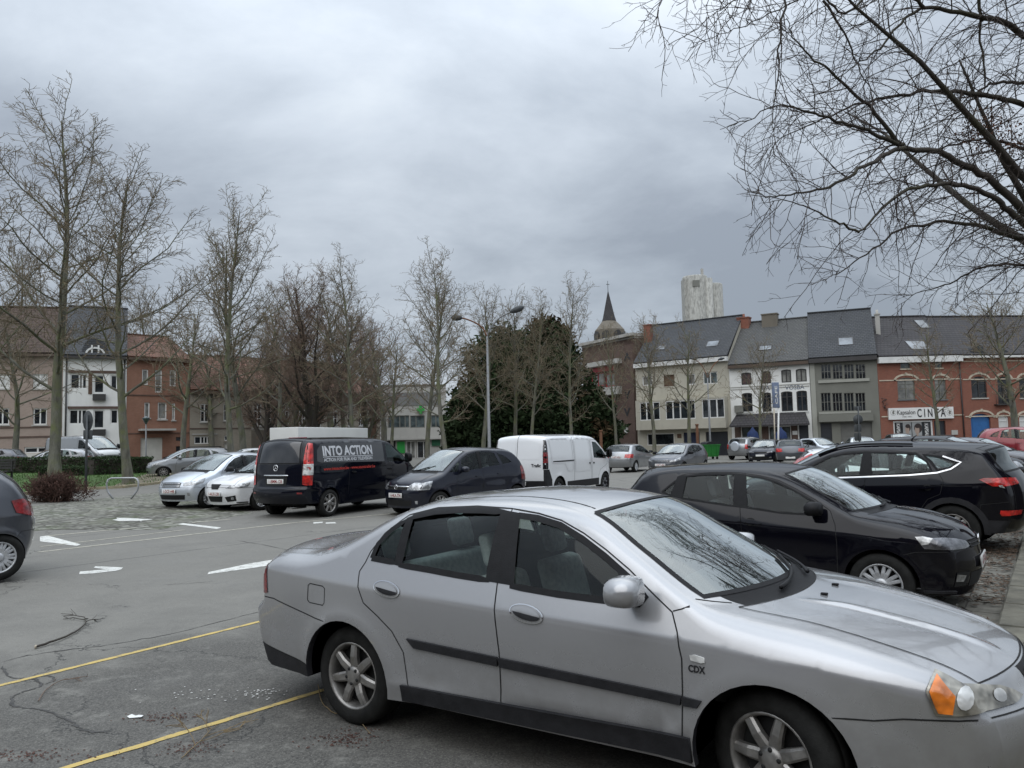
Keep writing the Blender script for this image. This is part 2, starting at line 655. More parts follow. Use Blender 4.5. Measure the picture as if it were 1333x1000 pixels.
    def put(s, part, V, N, F, mat, sg=1):
        V = np.array(V) * [1, sg, 1]; N = np.array(N) * [1, sg, 1]
        F = np.asarray(F, int)
        if sg < 0: F = F[:, ::-1]
        part.add(V, N, F, mat)

    def side_patch(s, key, poly, off, mat, name=None, parent=None, wall=0.0, step=.12, sides=(1, -1), perside=True):
        VV, F = tri_poly(densify(poly, step * .6), (), step)
        V, N = s.side(VV, off)
        for sg in sides:
            pr = parent if not isinstance(parent, str) or not perside else f'{parent}{sg}'
            p = s.part(f'{key}{sg}' if perside else key, name or key, pr)
            s.put(p, V, N, F[:, ::-1], mat, sg)
            if wall:
                L = densify(poly, step * .6); n = len(L)
                A, NA = s.side(np.array(L), off); B, _ = s.side(np.array(L), off - wall)
                Lp = np.array(L)
                tgt = np.roll(Lp, -1, 0) - np.roll(Lp, 1, 0)
                ar = np.sum(Lp[:, 0] * np.roll(Lp[:, 1], -1) - np.roll(Lp[:, 0], -1) * Lp[:, 1])
                o2 = np.stack([tgt[:, 1], 0 * tgt[:, 0], -tgt[:, 0]], 1) * (1 if ar > 0 else -1)
                o2 /= np.linalg.norm(o2, axis=1)[:, None] + 1e-9
                FF = []
                for i in range(n):
                    j = (i + 1) % n
                    f = (i, j, n + j, n + i)
                    FF.append(f if ar > 0 else f[::-1])
                FF = np.array(FF)
                FF = np.concatenate([FF[:, [0, 1, 2]], FF[:, [0, 2, 3]]])
                s.put(p, np.concatenate([A, B]), np.concatenate([o2, o2]), FF, mat, sg)

    def side_line(s, key, pts, width, mat, off=.002, sides=(1, -1), closed=False, name=None, parent=None, perside=False, clip=False):
        L = np.array(densify(pts, s.step, closed))
        if closed: L = np.vstack([L, L[:1]])
        tg = np.gradient(L, axis=0); tg /= np.linalg.norm(tg, axis=1)[:, None] + 1e-9
        n2 = np.stack([-tg[:, 1], tg[:, 0]], 1)
        A, NA = s.side(L + n2 * width / 2, off); B, NB = s.side(L - n2 * width / 2, off)
        n = len(L)
        F = []
        ok = np.ones(n - 1, bool)
        if getattr(s, 'outline', None) is not None and clip:
            ok = in_poly((L[1:] + L[:-1]) / 2, s.outline)
            d, _ = seg_dist((L[1:] + L[:-1]) / 2, s.E); ok &= (d > .012)
        for i in range(n - 1):
            if ok[i]: F += [(i, i + 1, n + i + 1), (i, n + i + 1, n + i)]
        if not F: return
        for sg in sides:
            s.put(s.part(f'{key}{sg}' if perside else key, name or key, parent), np.concatenate([A, B]), np.concatenate([NA, NB]), F, mat, sg)

    def strip_line(s, key, pts, width, mat, off=.002):
        """pts: (u,t)"""
        P = np.array(densify([(u * s.ns, t * 10) for u, t in pts], 1.0, False)); P[:, 1] /= 10
        C, N = s.strip(P[:, 0], P[:, 1], off)
        tg = np.gradient(C, axis=0); tg /= np.linalg.norm(tg, axis=1)[:, None] + 1e-9
        sd = np.cross(N, tg)
        A = C + sd * width / 2; B = C - sd * width / 2
        n = len(C); F = []
        for i in range(n - 1):
            F += [(i, n + i, n + i + 1), (i, n + i + 1, i + 1)]
        s.put(s.part(key), np.concatenate([A, B]), np.concatenate([N, N]), F, mat)

    def end_patch(s, key, poly, off, mat, front=True, name=None, parent=None, mirror=False, step=.06, wall=0.0):
        L = densify(poly, step * .8)
        VV, F = tri_poly(L, (), step)
        V, N = s.endmap(VV, front, off)
        # orientation: front faces +x: (y,z) CCW -> +x ; rear the other way
        for sg in ((1, -1) if mirror else (1,)):
            p = s.part(f'{key}{sg}' if mirror else key, name or key, parent)
            s.put(p, V, N, F if front else F[:, ::-1], mat, sg)
            if wall:
                A, NA = s.endmap(L, front, off); B, _ = s.endmap(L, front, off - wall)
                n = len(L)
                FF = []
                for i in range(n):
                    j = (i + 1) % n
                    FF += [(i, j, n + j), (i, n + j, n + i)]
                s.put(p, np.concatenate([A, B]), np.concatenate([NA, NA]), FF, mat, sg)

    def lamp(s, key, name, side, endp, mat, front=True, off=.004, parent=None):
        """a lamp that wraps round a corner: side polygon (x,z) and end polygon (y,z); ('E',z) = on the corner line"""
        def res(L, which):
            out = []
            for q in L:
                if q[0] == 'E':
                    ex, ey = s.edge(q[1], front)
                    p = (ex, q[1]) if which == 's' else (ey, q[1])
                    if out and out[-1][2] is True:
                        z0 = out[-1][1]
                        for k in range(1, 5):
                            zz = z0 + (q[1] - z0) * k / 5
                            ex, ey = s.edge(zz, front)
                            out.append((ex if which == 's' else ey, zz, True))
                    out.append((p[0], p[1], True))
                else:
                    out.append((q[0], q[1], False))
            return [(a, b) for a, b, c in out]
        if side:
            L = res(side, 's')
            s.side_patch(key, L, off, mat, name, parent, step=.06 if s.far or s.step > .1 else .022)
        if endp:
            L = res(endp, 'e')
            q_ = .06 if s.far or s.step > .1 else .022
            VV, F = tri_poly(densify(L, q_ * .85), (), q_)
            V, N = s.endmap(VV, front, off)
            ar = np.sum([L[i][0] * L[(i + 1) % len(L)][1] - L[(i + 1) % len(L)][0] * L[i][1] for i in range(len(L))])
            for sg in (1, -1):
                p = s.part(f'{key}{sg}', name, parent)
                s.put(p, V, N, F if front else F[:, ::-1], mat, sg)

    # ---------------------------------------------------------------- shell
    def build(s, nt, seams):
        S = s.S
        hf, hr = S['wb'] / 2, -S['wb'] / 2
        ra, wr = S['ra'], S['wr']
        zs = S['sill']
        def arch(cx, zl0, zl1):
            a0 = math.asin(max(-1, min(1, (zl0 - wr) / ra))); a1 = math.asin(max(-1, min(1, (zl1 - wr) / ra)))
            n = 9 if s.far else 22
            return [(cx + ra * cos(a0 + (pi - a1 - a0) * k / n), wr + ra * sin(a0 + (pi - a1 - a0) * k / n)) for k in range(n + 1)]
        fb = s.E[-1]; rb = s.E[0]
        AF = arch(hf, min(fb[1], wr + .05), zs); AR = arch(hr, zs, min(rb[1], wr + .05))
        bot = densify([tuple(fb), AF[0]], .12, False)[1:-1] + AF + densify([AF[-1], AR[0]], .2, False)[1:-1] + AR + densify([AR[-1], tuple(rb)], .12, False)[1:-1]
        outline = [tuple(p) for p in s.E] + bot
        s.outline = outline
        wins = S['windows']
        loops = [outline] + [densify(w[1], s.step) for w in wins]
        V = []; Ed = []
        for L in loops:
            b = len(V); V += [Vector(p) for p in L]; Ed += [(b + i, b + (i + 1) % len(L)) for i in range(len(L))]
        regs = S['regions']
        for nm, poly, mt in regs:
            L = [p for p in densify(poly, s.step)]
            b = len(V); V += [Vector(p) for p in L]; Ed += [(b + i, b + (i + 1) % len(L)) for i in range(len(L))]
        O = np.array(outline)
        x0, z0 = O.min(0); x1, z1 = O.max(0)
        st = s.step
        G = np.array([(a + (st / 2 if j % 2 else 0), b) for j, b in enumerate(np.arange(z0, z1, st)) for a in np.arange(x0, x1, st)])
        ex = [s.E - s.nout * (s.R * k)[:, None] for k in ((.3, 1.) if s.far else (.12, .32, .62, 1.))]
        if not s.far:
            for key, dz in (('zs', -.025), ('zs', 0), ('zs', .025), ('zb', 0), ('zb', .02)):
                xx = np.arange(x0, x1, st * .7)
                ex.append(np.stack([xx, s.lin(key, xx) + dz], 1))
            for cx in (hf, hr):
                for q in (.012, .03, .06, .11):
                    aa = np.linspace(-.1, pi + .1, 34)
                    ex.append(np.stack([cx + (ra + q) * np.cos(aa), wr + (ra + q) * np.sin(aa)], 1))
        X = np.concatenate(ex)
        dG = np.full(len(G), 1.0)
        dX, _ = seg_dist(G, X)  # keep the regular grid off the special points
        G = G[dX > st * .45]
        X = np.concatenate([X, G])
        ok = in_poly(X, outline)
        for w in wins: ok &= ~in_poly(X, w[1])
        X = X[ok]
        cell = {}; sel = np.zeros(len(X), bool); mind = st * .28
        for k_, (a_, b_) in enumerate(X):
            ia, ib = int(a_ // mind), int(b_ // mind)
            if any((a_ - p_[0]) ** 2 + (b_ - p_[1]) ** 2 < mind * mind for i_ in (-1, 0, 1) for j_ in (-1, 0, 1) for p_ in cell.get((ia + i_, ib + j_), ())): continue
            cell.setdefault((ia, ib), []).append((a_, b_)); sel[k_] = True
        X = X[sel]
        lines = [np.array(list(L) + [L[0]]) for L in loops] + [np.array(list(r[1]) + [r[1][0]]) for r in regs]
        keep = np.ones(len(X), bool)
        for L in lines:
            d, _ = seg_dist(X, L); keep &= d > (.008 if s.far else .016)
        X = X[keep]
        V += [Vector(p) for p in X]
        r = delaunay_2d_cdt(V, Ed, [], 0, 1e-5)
        VV = np.array([(v[0], v[1]) for v in r[0]])
        F = np.array([f for f in r[2] if len(f) == 3], int)
        Cn = VV[F].mean(1)
        ok = in_poly(Cn, outline)
        for w in wins: ok &= ~in_poly(Cn, w[1])
        F = F[ok]; Cn = Cn[ok]
        P3, N3 = s.side(VV)
        own = np.full(len(F), -1)
        for k, (nm, poly, mt) in enumerate(regs):
            own[(own < 0) & in_poly(Cn, poly)] = k
        for k in range(-1, len(regs)):
            f = F[own == k]
            if not len(f): continue
            u = np.unique(f); mp = np.full(len(VV), -1); mp[u] = np.arange(len(u))
            for sg in (1, -1):
                if k < 0: p = s.part('body'); mat = s.paint
                else:
                    nm, poly, mt = regs[k]
                    mat = mt or s.paint
                    key = nm if nm.endswith('bumper') or nm == 'body' else f'{nm}#{k}{sg}'
                    p = s.part(key, nm)
                s.put(p, P3[u], N3[u], mp[f][:, ::-1], mat, sg)
        # rim of the wheel arches and the sill, turned inwards
        L = np.array([tuple(fb)] + bot + [tuple(rb)])
        A, NA = s.side(L); B = A.copy(); B[:, 1] -= .05
        c = np.zeros_like(A)
        n = len(L); FF = []
        for i in range(n - 1): FF += [(i, i + 1, n + i + 1), (i, n + i + 1, n + i)]
        nn = np.tile([0, -.3, -1.0], (2 * n, 1))
        for sg in (1, -1): s.put(s.part('body'), np.concatenate([A, B]), nn, FF, M_PLASTIC if S.get('archtrim') else s.paint, sg)
        # wheel housings
        for cx in (hf, hr):
            aa = np.linspace(-.13, pi + .13, 12 if s.far else 24)
            ri = ra + .012
            ring = np.stack([cx + ri * np.cos(aa), wr + ri * np.sin(aa)], 1)
            wo = s.side(ring)[0][:, 1] - .012
            A = np.stack([ring[:, 0], wo, ring[:, 1]], 1); B = A.copy(); B[:, 1] = wo.min() - .34
            n = len(A); FF = []
            for i in range(n - 1): FF += [(i, i + 1, n + i + 1), (i, n + i + 1, n + i)]
            cen = np.array([[cx, B[0, 1], wr]])
            Vv = np.concatenate([A, B, cen])
            for i in range(n - 1): FF.append((n + i, n + i + 1, 2 * n))
            nv = np.concatenate([np.stack([-np.cos(aa), 0 * aa, -np.sin(aa)], 1)] * 2 + [np.array([[0, 1, 0]])])
            for sg in (1, -1): s.put(s.part(f'wheel_housing{cx:.1f}{sg}', 'wheel_housing'), Vv, nv, FF, M_DARK, sg)
        # underside
        mb = MB(); xa, xb = rb[0] + .12, fb[0] - .12
        y = float(s.W0(np.array([0.]), np.array([zs + .1]))[0]) - .06
        mb.box(xa, xb, -.5, .5, zs + .02, zs + .10); mb.box(hr + ra + .02, hf - ra - .02, -y, y, zs + .03, zs + .09)
        Vb = np.array(mb.V); Fb = [(f[0], f[1], f[2]) for f in mb.F] + [(f[0], f[2], f[3]) for f in mb.F]
        s.part('underside').add(Vb, np.tile([0, 0, -1.], (len(Vb), 1)), Fb, M_DARK)
        # centre strip
        zones = S['zones']
        tl = set(np.round(np.linspace(-1, 1, 2 * nt + 1), 4))
        for z in zones:
            tl |= {z[3], -z[3]}
        if not s.far:
            for rg in S.get('ridges', ()):
                for q in np.linspace(min(rg[2], rg[3]) - .1, max(rg[2], rg[3]) + .1, 9): tl |= {round(q, 4), round(-q, 4)}
            tl |= {.97, -.97, .94, -.94}
        tl = np.array(sorted(tl)); tl = tl[np.concatenate([[True], np.diff(tl) > .006])]
        ii = np.arange(s.nE)
        IG, TG = np.meshgrid(ii, tl, indexing='ij')
        P3, N3 = s.strip(IG, TG)
        m = len(tl)
        P3 = P3.reshape(-1, 3); N3 = N3.reshape(-1, 3)
        cells = {}
        for i in range(s.nE - 1):
            uc = (i + .5) / s.ns
            for j in range(m - 1):
                tc = abs(tl[j] + tl[j + 1]) / 2
                k = 'body'; mat = s.paint
                for (nm, u0, u1, tm, mt) in zones:
                    if u0 <= uc <= u1 and tc <= tm: k = nm; mat = mt or s.paint; break
                a = i * m + j
                cells.setdefault((k, mat), []).extend([(a, a + m, a + m + 1), (a, a + m + 1, a + 1)])
        for (k, mat), f in cells.items():
            f = np.array(f); u = np.unique(f); mp = np.full(len(P3), -1); mp[u] = np.arange(len(u))
            s.part(k).add(P3[u], N3[u], mp[f], mat)
        # windows
        for wi, wq in enumerate(wins):
            nm, poly, dk = wq[:3]
            VV, F = tri_poly(densify(poly, .1), (), .2)
            V, N = s.side(VV, -.006)
            for sg in (1, -1):
                par = f'door#{dk}{sg}' if dk is not None else None
                s.put(s.part(f'{nm}@{wi}{sg}', nm, par), V, N, F[:, ::-1], s.gl if len(wins[wi]) < 4 else M_DGLASS, sg)
                s_ = s.part(f'door#{dk}{sg}' if dk is not None else 'body')
            if not s.far or S.get('seal'):
                s.side_line(f'window_seal{wi}_', poly, S.get('sealw', .018), M_PLASTIC, .003, closed=True, perside=True, name='window_seal')
        for poly in S.get('black', ()):
            s.side_patch('pillar_trim%.1f' % poly[0][0], poly, .003, S.get('blackmat', M_PLASTIC), 'pillar_trim', None, step=.1)
        if seams:
            for nm, poly, mt in regs: s.side_line('body', poly, .007, M_GAP, .0015, closed=True, clip=True)
            for (nm, u0, u1, tm, mt) in zones:
                if nm in ('bonnet', 'boot_lid', 'tailgate', 'windscreen', 'rear_window', 'front_bumper', 'rear_bumper'):
                    w = .03 if nm in ('windscreen', 'rear_window') else .007
                    if nm in ('front_bumper', 'rear_bumper'):
                        u = u0 if nm == 'front_bumper' else u1
                        s.strip_line('body', [(u, -tm), (u, tm)], w, M_GAP)
                    else:
                        s.part('seal' + nm, 'window_seal')
                        s.strip_line('body' if w < .02 else 'seal' + nm, [(u0, -tm), (u1, -tm), (u1, tm), (u0, tm), (u0, -tm)], w, M_GAP if w < .02 else M_PLASTIC, .003)
            for L, w in S.get('gaps', ()): s.side_line('body', L, w, M_GAP, .0015)
        for (nm, side, endp, mat, front, off) in S.get('lamps', ()): s.lamp(nm + str(len(s.order)), nm, side, endp, mat, front, off)
        for (nm, poly, mat, front, off, mirror, wall) in S.get('ends', ()): s.end_patch(nm + '^' + str(len(s.order)), poly, off, mat, front, nm, None, mirror, wall=wall)
        for (nm, poly, mat, off, wall, par) in S.get('sides', ()): s.side_patch(nm + '^' + str(len(s.order)), poly, off, mat, nm, par, wall, step=.1)
        for L, w, mat, nm in S.get('lines', ()): s.side_line(nm, L, w, mat, .006)
        for (x, z, dk) in S.get('handles', ()): s.handle(x, z, dk)
        if 'mirror' in S: s.mirror(*S['mirror'])
        for q in S.get('wipers', ()): s.wiper(*q)
        if 'plate' in S:
            for front, z, txt in S['plate']: s.plate(front, z, txt)
        for fn in S.get('extra', ()): fn(s)

    def handle(s, x, z, dk):
        L = S_ = s.S.get('handle_l', .20)
        c, n = s.side(np.array([(x, z)]))
        c = c[0]
        mb = MB()
        if s.S.get('handle_oval'):
            pts = [(x + .105 * cos(a), z - .012 * cos(a) + .043 * sin(a)) for a in np.linspace(0, 2 * pi, 22)[:-1]]
            pin = [(x + .088 * cos(a), z - .012 * cos(a) + .030 * sin(a)) for a in np.linspace(0, 2 * pi, 22)[:-1]]
            low = [q for q in pin if q[1] < z + .004 - .1 * (q[0] - x)]
            for sg_key, poly, off, mat, wl in (('a', pts, .006, s.paint, .006), ('b', pin, .009, M_CHROME if 0 else s.paint, 0), ('c', low, .011, M_TRIM, 0)):
                s.side_patch(f'door_handle~{x:.2f}', poly, off, mat, 'door_handle', f'door#{dk}', wl, step=.05)
            s.side_line(f'door_handle~{x:.2f}', pts, .006, M_CHROME, .008, closed=True, name='door_handle', parent=None, perside=True)
        else:
            pts = [(x + L / 2 * cos(a), z + .022 * sin(a) - s.S.get('handle_s', .03) * cos(a) * .4) for a in np.linspace(0, 2 * pi, 16)[:-1]]
            cup = [(x + L * .28 * cos(a) - .02, z + .045 * sin(a)) for a in np.linspace(0, 2 * pi, 14)[:-1]]
            if not s.far: s.side_patch(f'door_handle~{x:.2f}', cup, .002, M_GAP, 'door_handle', f'door#{dk}', 0, step=.06)
            s.side_patch(f'door_handle~{x:.2f}', pts, .024, s.S.get('handle_mat') or s.paint, 'door_handle', f'door#{dk}', .022, step=.08)

    def mirror(s, x, z, w, h, mat=None, dark_base=True):
        c, n = s.side(np.array([(x, z)])); y = c[0][1]
        nu, nv = 14, 10
        V = []; N = []
        for i in range(nu):
            a = 2 * pi * i / nu
            for j in range(nv + 1):
                b = pi * j / nv - pi / 2
                sq = lambda v, p: math.copysign(abs(v) ** p, v)
                # bulging towards the front, flat at the back
                dx = sq(sin(b), .6); rr = max(cos(b), 0) ** .30
                px = (dx * (.10 if dx > 0 else .04))
                V.append((x + px - .35 * (rr * sq(cos(a), .7) * w / 2) * .35, y + .06 + w / 2 + rr * sq(cos(a), .55) * w / 2, z + h * .30 + rr * sq(sin(a), .55) * h / 2 * (1.0 - .2 * cos(a))))
        F = []
        for i in range(nu):
            for j in range(nv):
                a = i * (nv + 1) + j; b = ((i + 1) % nu) * (nv + 1) + j
                F += [(a, a + 1, b + 1), (a, b + 1, b)]
        V = np.array(V); cc = V.mean(0); N = (V - cc) / np.array([.09, w / 2, h / 2]) ** 1.4; N /= np.linalg.norm(N, axis=1)[:, None]
        mb = MB(); mb.bevbox(x - .03, x + .05, y - .02, y + .10, z - .03, z + .025, .02)
        B = np.array(mb.V); FB = [(f[0], f[1], f[2]) for f in mb.F] + [(f[0], f[2], f[3]) for f in mb.F]
        NB = B - B.mean(0); NB /= np.linalg.norm(NB, axis=1)[:, None]
        q = [(x - .043 - .02 * 0, y + .06 + w * .12, z + h * .30 - h * .33), (x - .043, y + .06 + w * .88, z + h * .3 - h * .33), (x - .043, y + .06 + w * .88, z + h * .3 + h * .33), (x - .043, y + .06 + w * .12, z + h * .3 + h * .33)]
        for sg in (1, -1):
            p = s.part(f'wing_mirror{sg}', 'wing_mirror')
            s.put(p, V, N, np.array(F)[:, ::-1], mat or s.paint, sg)
            s.put(p, B, NB, FB, M_PLASTIC if dark_base else s.paint, sg)
            s.put(p, q, np.tile([-1., 0, 0], (4, 1)), [(0, 2, 1), (0, 3, 2)], M_MIRROR, sg)

    def wiper(s, u0, t0, u1, t1):
        k = np.linspace(0, 1, 8)
        P, N = s.strip((u0 + (u1 - u0) * k) * s.ns, t0 + (t1 - t0) * k, .022)
        mb = MB(); mb.tube([tuple(p) for p in P], [.012] * 2 + [.009] * 6, 5)
        Q, _ = s.strip((u0 + (u1 - u0) * np.linspace(.35, 1.25, 6)) * s.ns, t0 + (t1 - t0) * np.linspace(.35, 1.25, 6) , .010)
        mb.tube([tuple(p) for p in Q], .007, 4)
        s.raw(f'wiper{t0}', 'wiper', mb, M_PLASTIC)

    def raw(s, key, name, mb, mat, parent=None):
        V = np.array(mb.V); F = []
        for f in mb.F:
            for k in range(1, len(f) - 1): F.append((f[0], f[k], f[k + 1]))
        p = s.part(key, name, parent)
        N = np.zeros_like(V)
        for f in F:
            nn = np.cross(V[f[1]] - V[f[0]], V[f[2]] - V[f[0]]); N[list(f)] += nn
        N /= np.linalg.norm(N, axis=1)[:, None] + 1e-12
        p.add(V, N, F, mat)

    def plate(s, front, z, txt):
        C, N = s.endmap([(0, z), (.26, z)], front, 0)
        x = C[0][0] + (.012 if front else -.014)
        mb = MB()
        d = .006 if front else -.006
        key = f'number_plate{front}'
        mb.box(min(x, x - d * 3), max(x, x - d * 3), -.26, .26, z - .055, z + .055)
        s.raw(key, 'number_plate', mb, M_PLATE)
        if txt:
            V, F = text_mesh(txt, .115, .002)
            wd = V[:, 0].max()
            k = min(.44 / wd, 1)
            sgn = 1 if front else -1
            P = np.stack([np.full(len(V), x + .0015 * sgn), sgn * (V[:, 0] * k - wd * k / 2), z - .040 + V[:, 1]], 1)
            FF = []
            for f in F:
                for q in range(1, len(f) - 1): FF.append((f[0], f[q], f[q + 1]))
            s.parts[key][0].add(P, np.tile([sgn, 0, 0], (len(P), 1)), FF, M_PLATET)

    # ---------------------------------------------------------------- wheels and inside
    def wheels(s):
        S = s.S
        R = S['wr']; rr = S.get('rim', .21); wd = S.get('tw', .20)
        n = 20 if s.far else 40
        ty = MB()
        ty.lathe([(rr - .01, wd * .42), (rr + .012, wd * .5), (rr + (R - rr) * .45, wd * .53), (R - .028, wd * .47), (R - .006, wd * .40), (R, wd * .2), (R, wd * .04), (R - .008, wd * .03), (R - .008, -wd * .0), (R, -wd * .02), (R, -wd * .2), (R - .006, -wd * .40), (R - .03, -wd * .5), (rr, -wd * .5)], n, 0, 'y')
        rm = MB()
        rm.lathe([(rr + .006, wd * .44), (rr + .004, wd * .47), (rr - .006, wd * .47), (rr - .014, wd * .42), (rr - .022, wd * .3), (rr - .03, -wd * .3)], n, 0, 'y')
        rm.lathe([(rr - .012, wd * .12), (.0001, wd * .12)], n, 1, 'y')
        sp_ = S.get('spokes', (7, .030, .022, 0))
        cnt, wi, wo, style = sp_
        f0 = wd * .44
        for k in range(cnt):
            a = 2 * pi * k / cnt + .2
            offs = (0,) if style == 0 else ((-.55, .55))
            for o in offs:
                da = o * (pi / cnt) * .75
                ca, sa = cos(a + da), sin(a + da)
                r0, r1 = .045, rr - .012
                prof = [(r0, wi, f0 - .008), (r0 + (r1 - r0) * .5, (wi + wo) / 2, f0 - .002 + .004), (r1, wo, f0 - .006)]
                V = []
                for (r, w_, yy) in prof:
                    for (q, h) in ((-1, -.035), (-1, -.010), (-.6, 0), (.6, 0), (1, -.010), (1, -.035)):
                        lx, lz = r, q * w_
                        V.append((lx * ca - lz * sa, yy + h, lx * sa + lz * ca))
                F = []
                for i in range(2):
                    for j in range(5):
                        aa = i * 6 + j; F.append((aa, aa + 1, aa + 7, aa + 6))
                rm.add(V, F, 0, False)
        rm.lathe([(.062, f0 - .02), (.060, f0 + .004), (.035, f0 + .010), (.0001, f0 + .011)], 18, 0, 'y')
        if style == 0 and not s.far:
            for k in range(5):
                a = 2 * pi * k / 5 + .4
                rm.lathe([(.011, f0 - .002), (.011, f0 + .006), (.0001, f0 + .007)], 8, 1, 'y', (.048 * cos(a) * 1.0, .0045, .048 * sin(a)))
        tyo = None
        hy = S['track']
        for wx, steer in ((S['wb'] / 2, S.get('steer', 0)), (-S['wb'] / 2, 0)):
            for sg in (1, -1):
                if tyo is None:
                    tyo = ty.build('wheel', M_TYRE, s.root); rmo = rm.build('rim', [S.get('rimmat', M_RIM), M_DARK], tyo)
                    o = tyo
                else:
                    o = tyo.copy(); COL.objects.link(o); o.parent = s.root
                    c = rmo.copy(); COL.objects.link(c); c.parent = o
                o.location = (wx * s.sc[0], sg * hy * s.sc[1], R)
                o.rotation_euler = (0, rng.uniform(0, 6), (steer if sg > 0 else steer + pi))

    def interior(s):
        S = s.S
        if S.get('noint'): return
        fx = S.get('seatx', .0); zb = S.get('seatz', .50); ws = S.get('seatw', .36)
        top = float(s.lin('zb', np.array([0.]))[0])
        ht = S.get('seath', 1.12)
        mat = S.get('seatmat', M_SEAT)
        def seat(x, y, w, key, nm, hr=(0,)):
            mb = MB()
            mb.bevbox(x - .02, x + .50, y - w * .7, y + w * .7, zb - .18, zb, .06)
            # backrest leaning
            V0 = len(mb.V)
            mb.bevbox(-.07, .07, y - w * .66, y + w * .66, 0, ht - zb - .14, .055)
            for h in hr: mb.bevbox(-.045, .045, y + h - .12, y + h + .12, ht - zb - .11, ht - zb + .10, .05)
            for i in range(V0, len(mb.V)):
                a = mb.V[i]; mb.V[i] = (x - a[2] * .27 + a[0], a[1], zb - .02 + a[2])
            s.raw(key, nm, mb, mat)
        seat(fx - .28, .37, ws, 'seat1', 'seat'); seat(fx - .28, -.37, ws, 'seat2', 'seat')
        if S.get('rows', 2) > 1: seat(fx - 1.12, 0, .92, 'rear_seat', 'rear_seat', (-.38, .38))
        mb = MB()
        dx = S.get('dashx', .72)
        mb.bevbox(dx - .1, dx + .55, -.64, .64, zb - .05, top - .035, .09)
        mb.tube([(dx - .20 + .05 * sin(a) , .37 + .18 * cos(a), top - .07 + .17 * sin(a)) for a in np.linspace(0, 2 * pi, 17)], .016, 6, cap=False)
        s.raw('dashboard', 'dashboard', mb, M_SEAT)

    def emit(s):
        objs = {}
        def make(key):
            if key in objs: return objs[key]
            p, name, parent = s.parts[key]
            if not p.n: return None
            par = s.root
            if parent and parent in s.parts:
                q = make(parent)
                if q is not None: par = q
            V = np.concatenate(p.V) * s.sc; N = np.concatenate(p.N) / s.sc
            N /= np.linalg.norm(N, axis=1)[:, None] + 1e-12
            o = mesh_obj(name, V, p.F, p.mats, par, p.M, True, N)
            objs[key] = o
            return o
        for k in list(s.order): make(k)
        s.objs = objs


def arc_poly(cx, cz, rx, rz, n=16):
    return [(cx + rx * cos(a), cz + rz * sin(a)) for a in np.linspace(0, 2 * pi, n + 1)[:-1]]
# ------------------------------------------------------------------ car shapes (metres, x forward from mid-wheelbase, z up)
def side_text(c, key, txt, x0, z0, size, mat, sg, width=None, bold=.0, off=.006, name='lettering', xdir=None):
    V, F = text_mesh(txt, size, bold)
    k = (width / V[:, 0].max()) if width else 1
    xs = V[:, 0] * k
    x = x0 + xs if sg < 0 else x0 - xs
    P, N = c.side(np.stack([x, z0 + V[:, 1]], 1), off)
    FF = []
    for f in F:
        for q in range(1, len(f) - 1): FF.append((f[0], f[q], f[q + 1]))
    p = c.part(key, name)
    P = P * [1, sg, 1]; N = N * [1, sg, 1]
    p.add(P, N, FF, mat)


def silver_extra(c):
    side_text(c, 'badge', 'CDX', .965, .684, .045, M_TRIM, -1, .085, .0015, .004, 'badge')
    c.side_line('fuel_flap', [(-1.67, .775), (-1.66, .872), (-1.64, .885), (-1.52, .878), (-1.50, .865), (-1.505, .77), (-1.52, .755), (-1.65, .76)], .006, M_GAP, .0015, sides=(-1,), closed=True)
    # roof joint lines, washer jets, wheel arch plastic
    c.strip_line('body', [(14.05, .985), (14.6, .86)], .007, M_GAP, .001); c.strip_line('body', [(14.05, -.985), (14.6, -.86)], .007, M_GAP, .001); c.strip_line('body', [(9.1, .84), (11.9, .86)], .012, M_GAP, .001); c.strip_line('body', [(9.1, -.84), (11.9, -.86)], .012, M_GAP, .001)
    for t in (.2, -.2):
        P, N = c.strip(np.array([15.35 * c.ns]), np.array([t]), .004)
        mb = MB(); x, y, z = P[0]; mb.bevbox(x - .018, x + .018, y - .012, y + .012, z - .004, z + .008, .004); c.raw('washer_jet%.1f' % t, 'washer_jet', mb, M_PLASTIC)
    mb = MB()  # grille slats
    for k in range(4):
        z = .625 + k * .028
        pts = [c.endmap([(y, z)], True, .012)[0][0] for y in np.linspace(-.25, .25, 11)]
        mb.tube([tuple(q) for q in pts], .006, 5)
    c.raw('grille_slat', 'grille_slats', mb, M_CHROME)


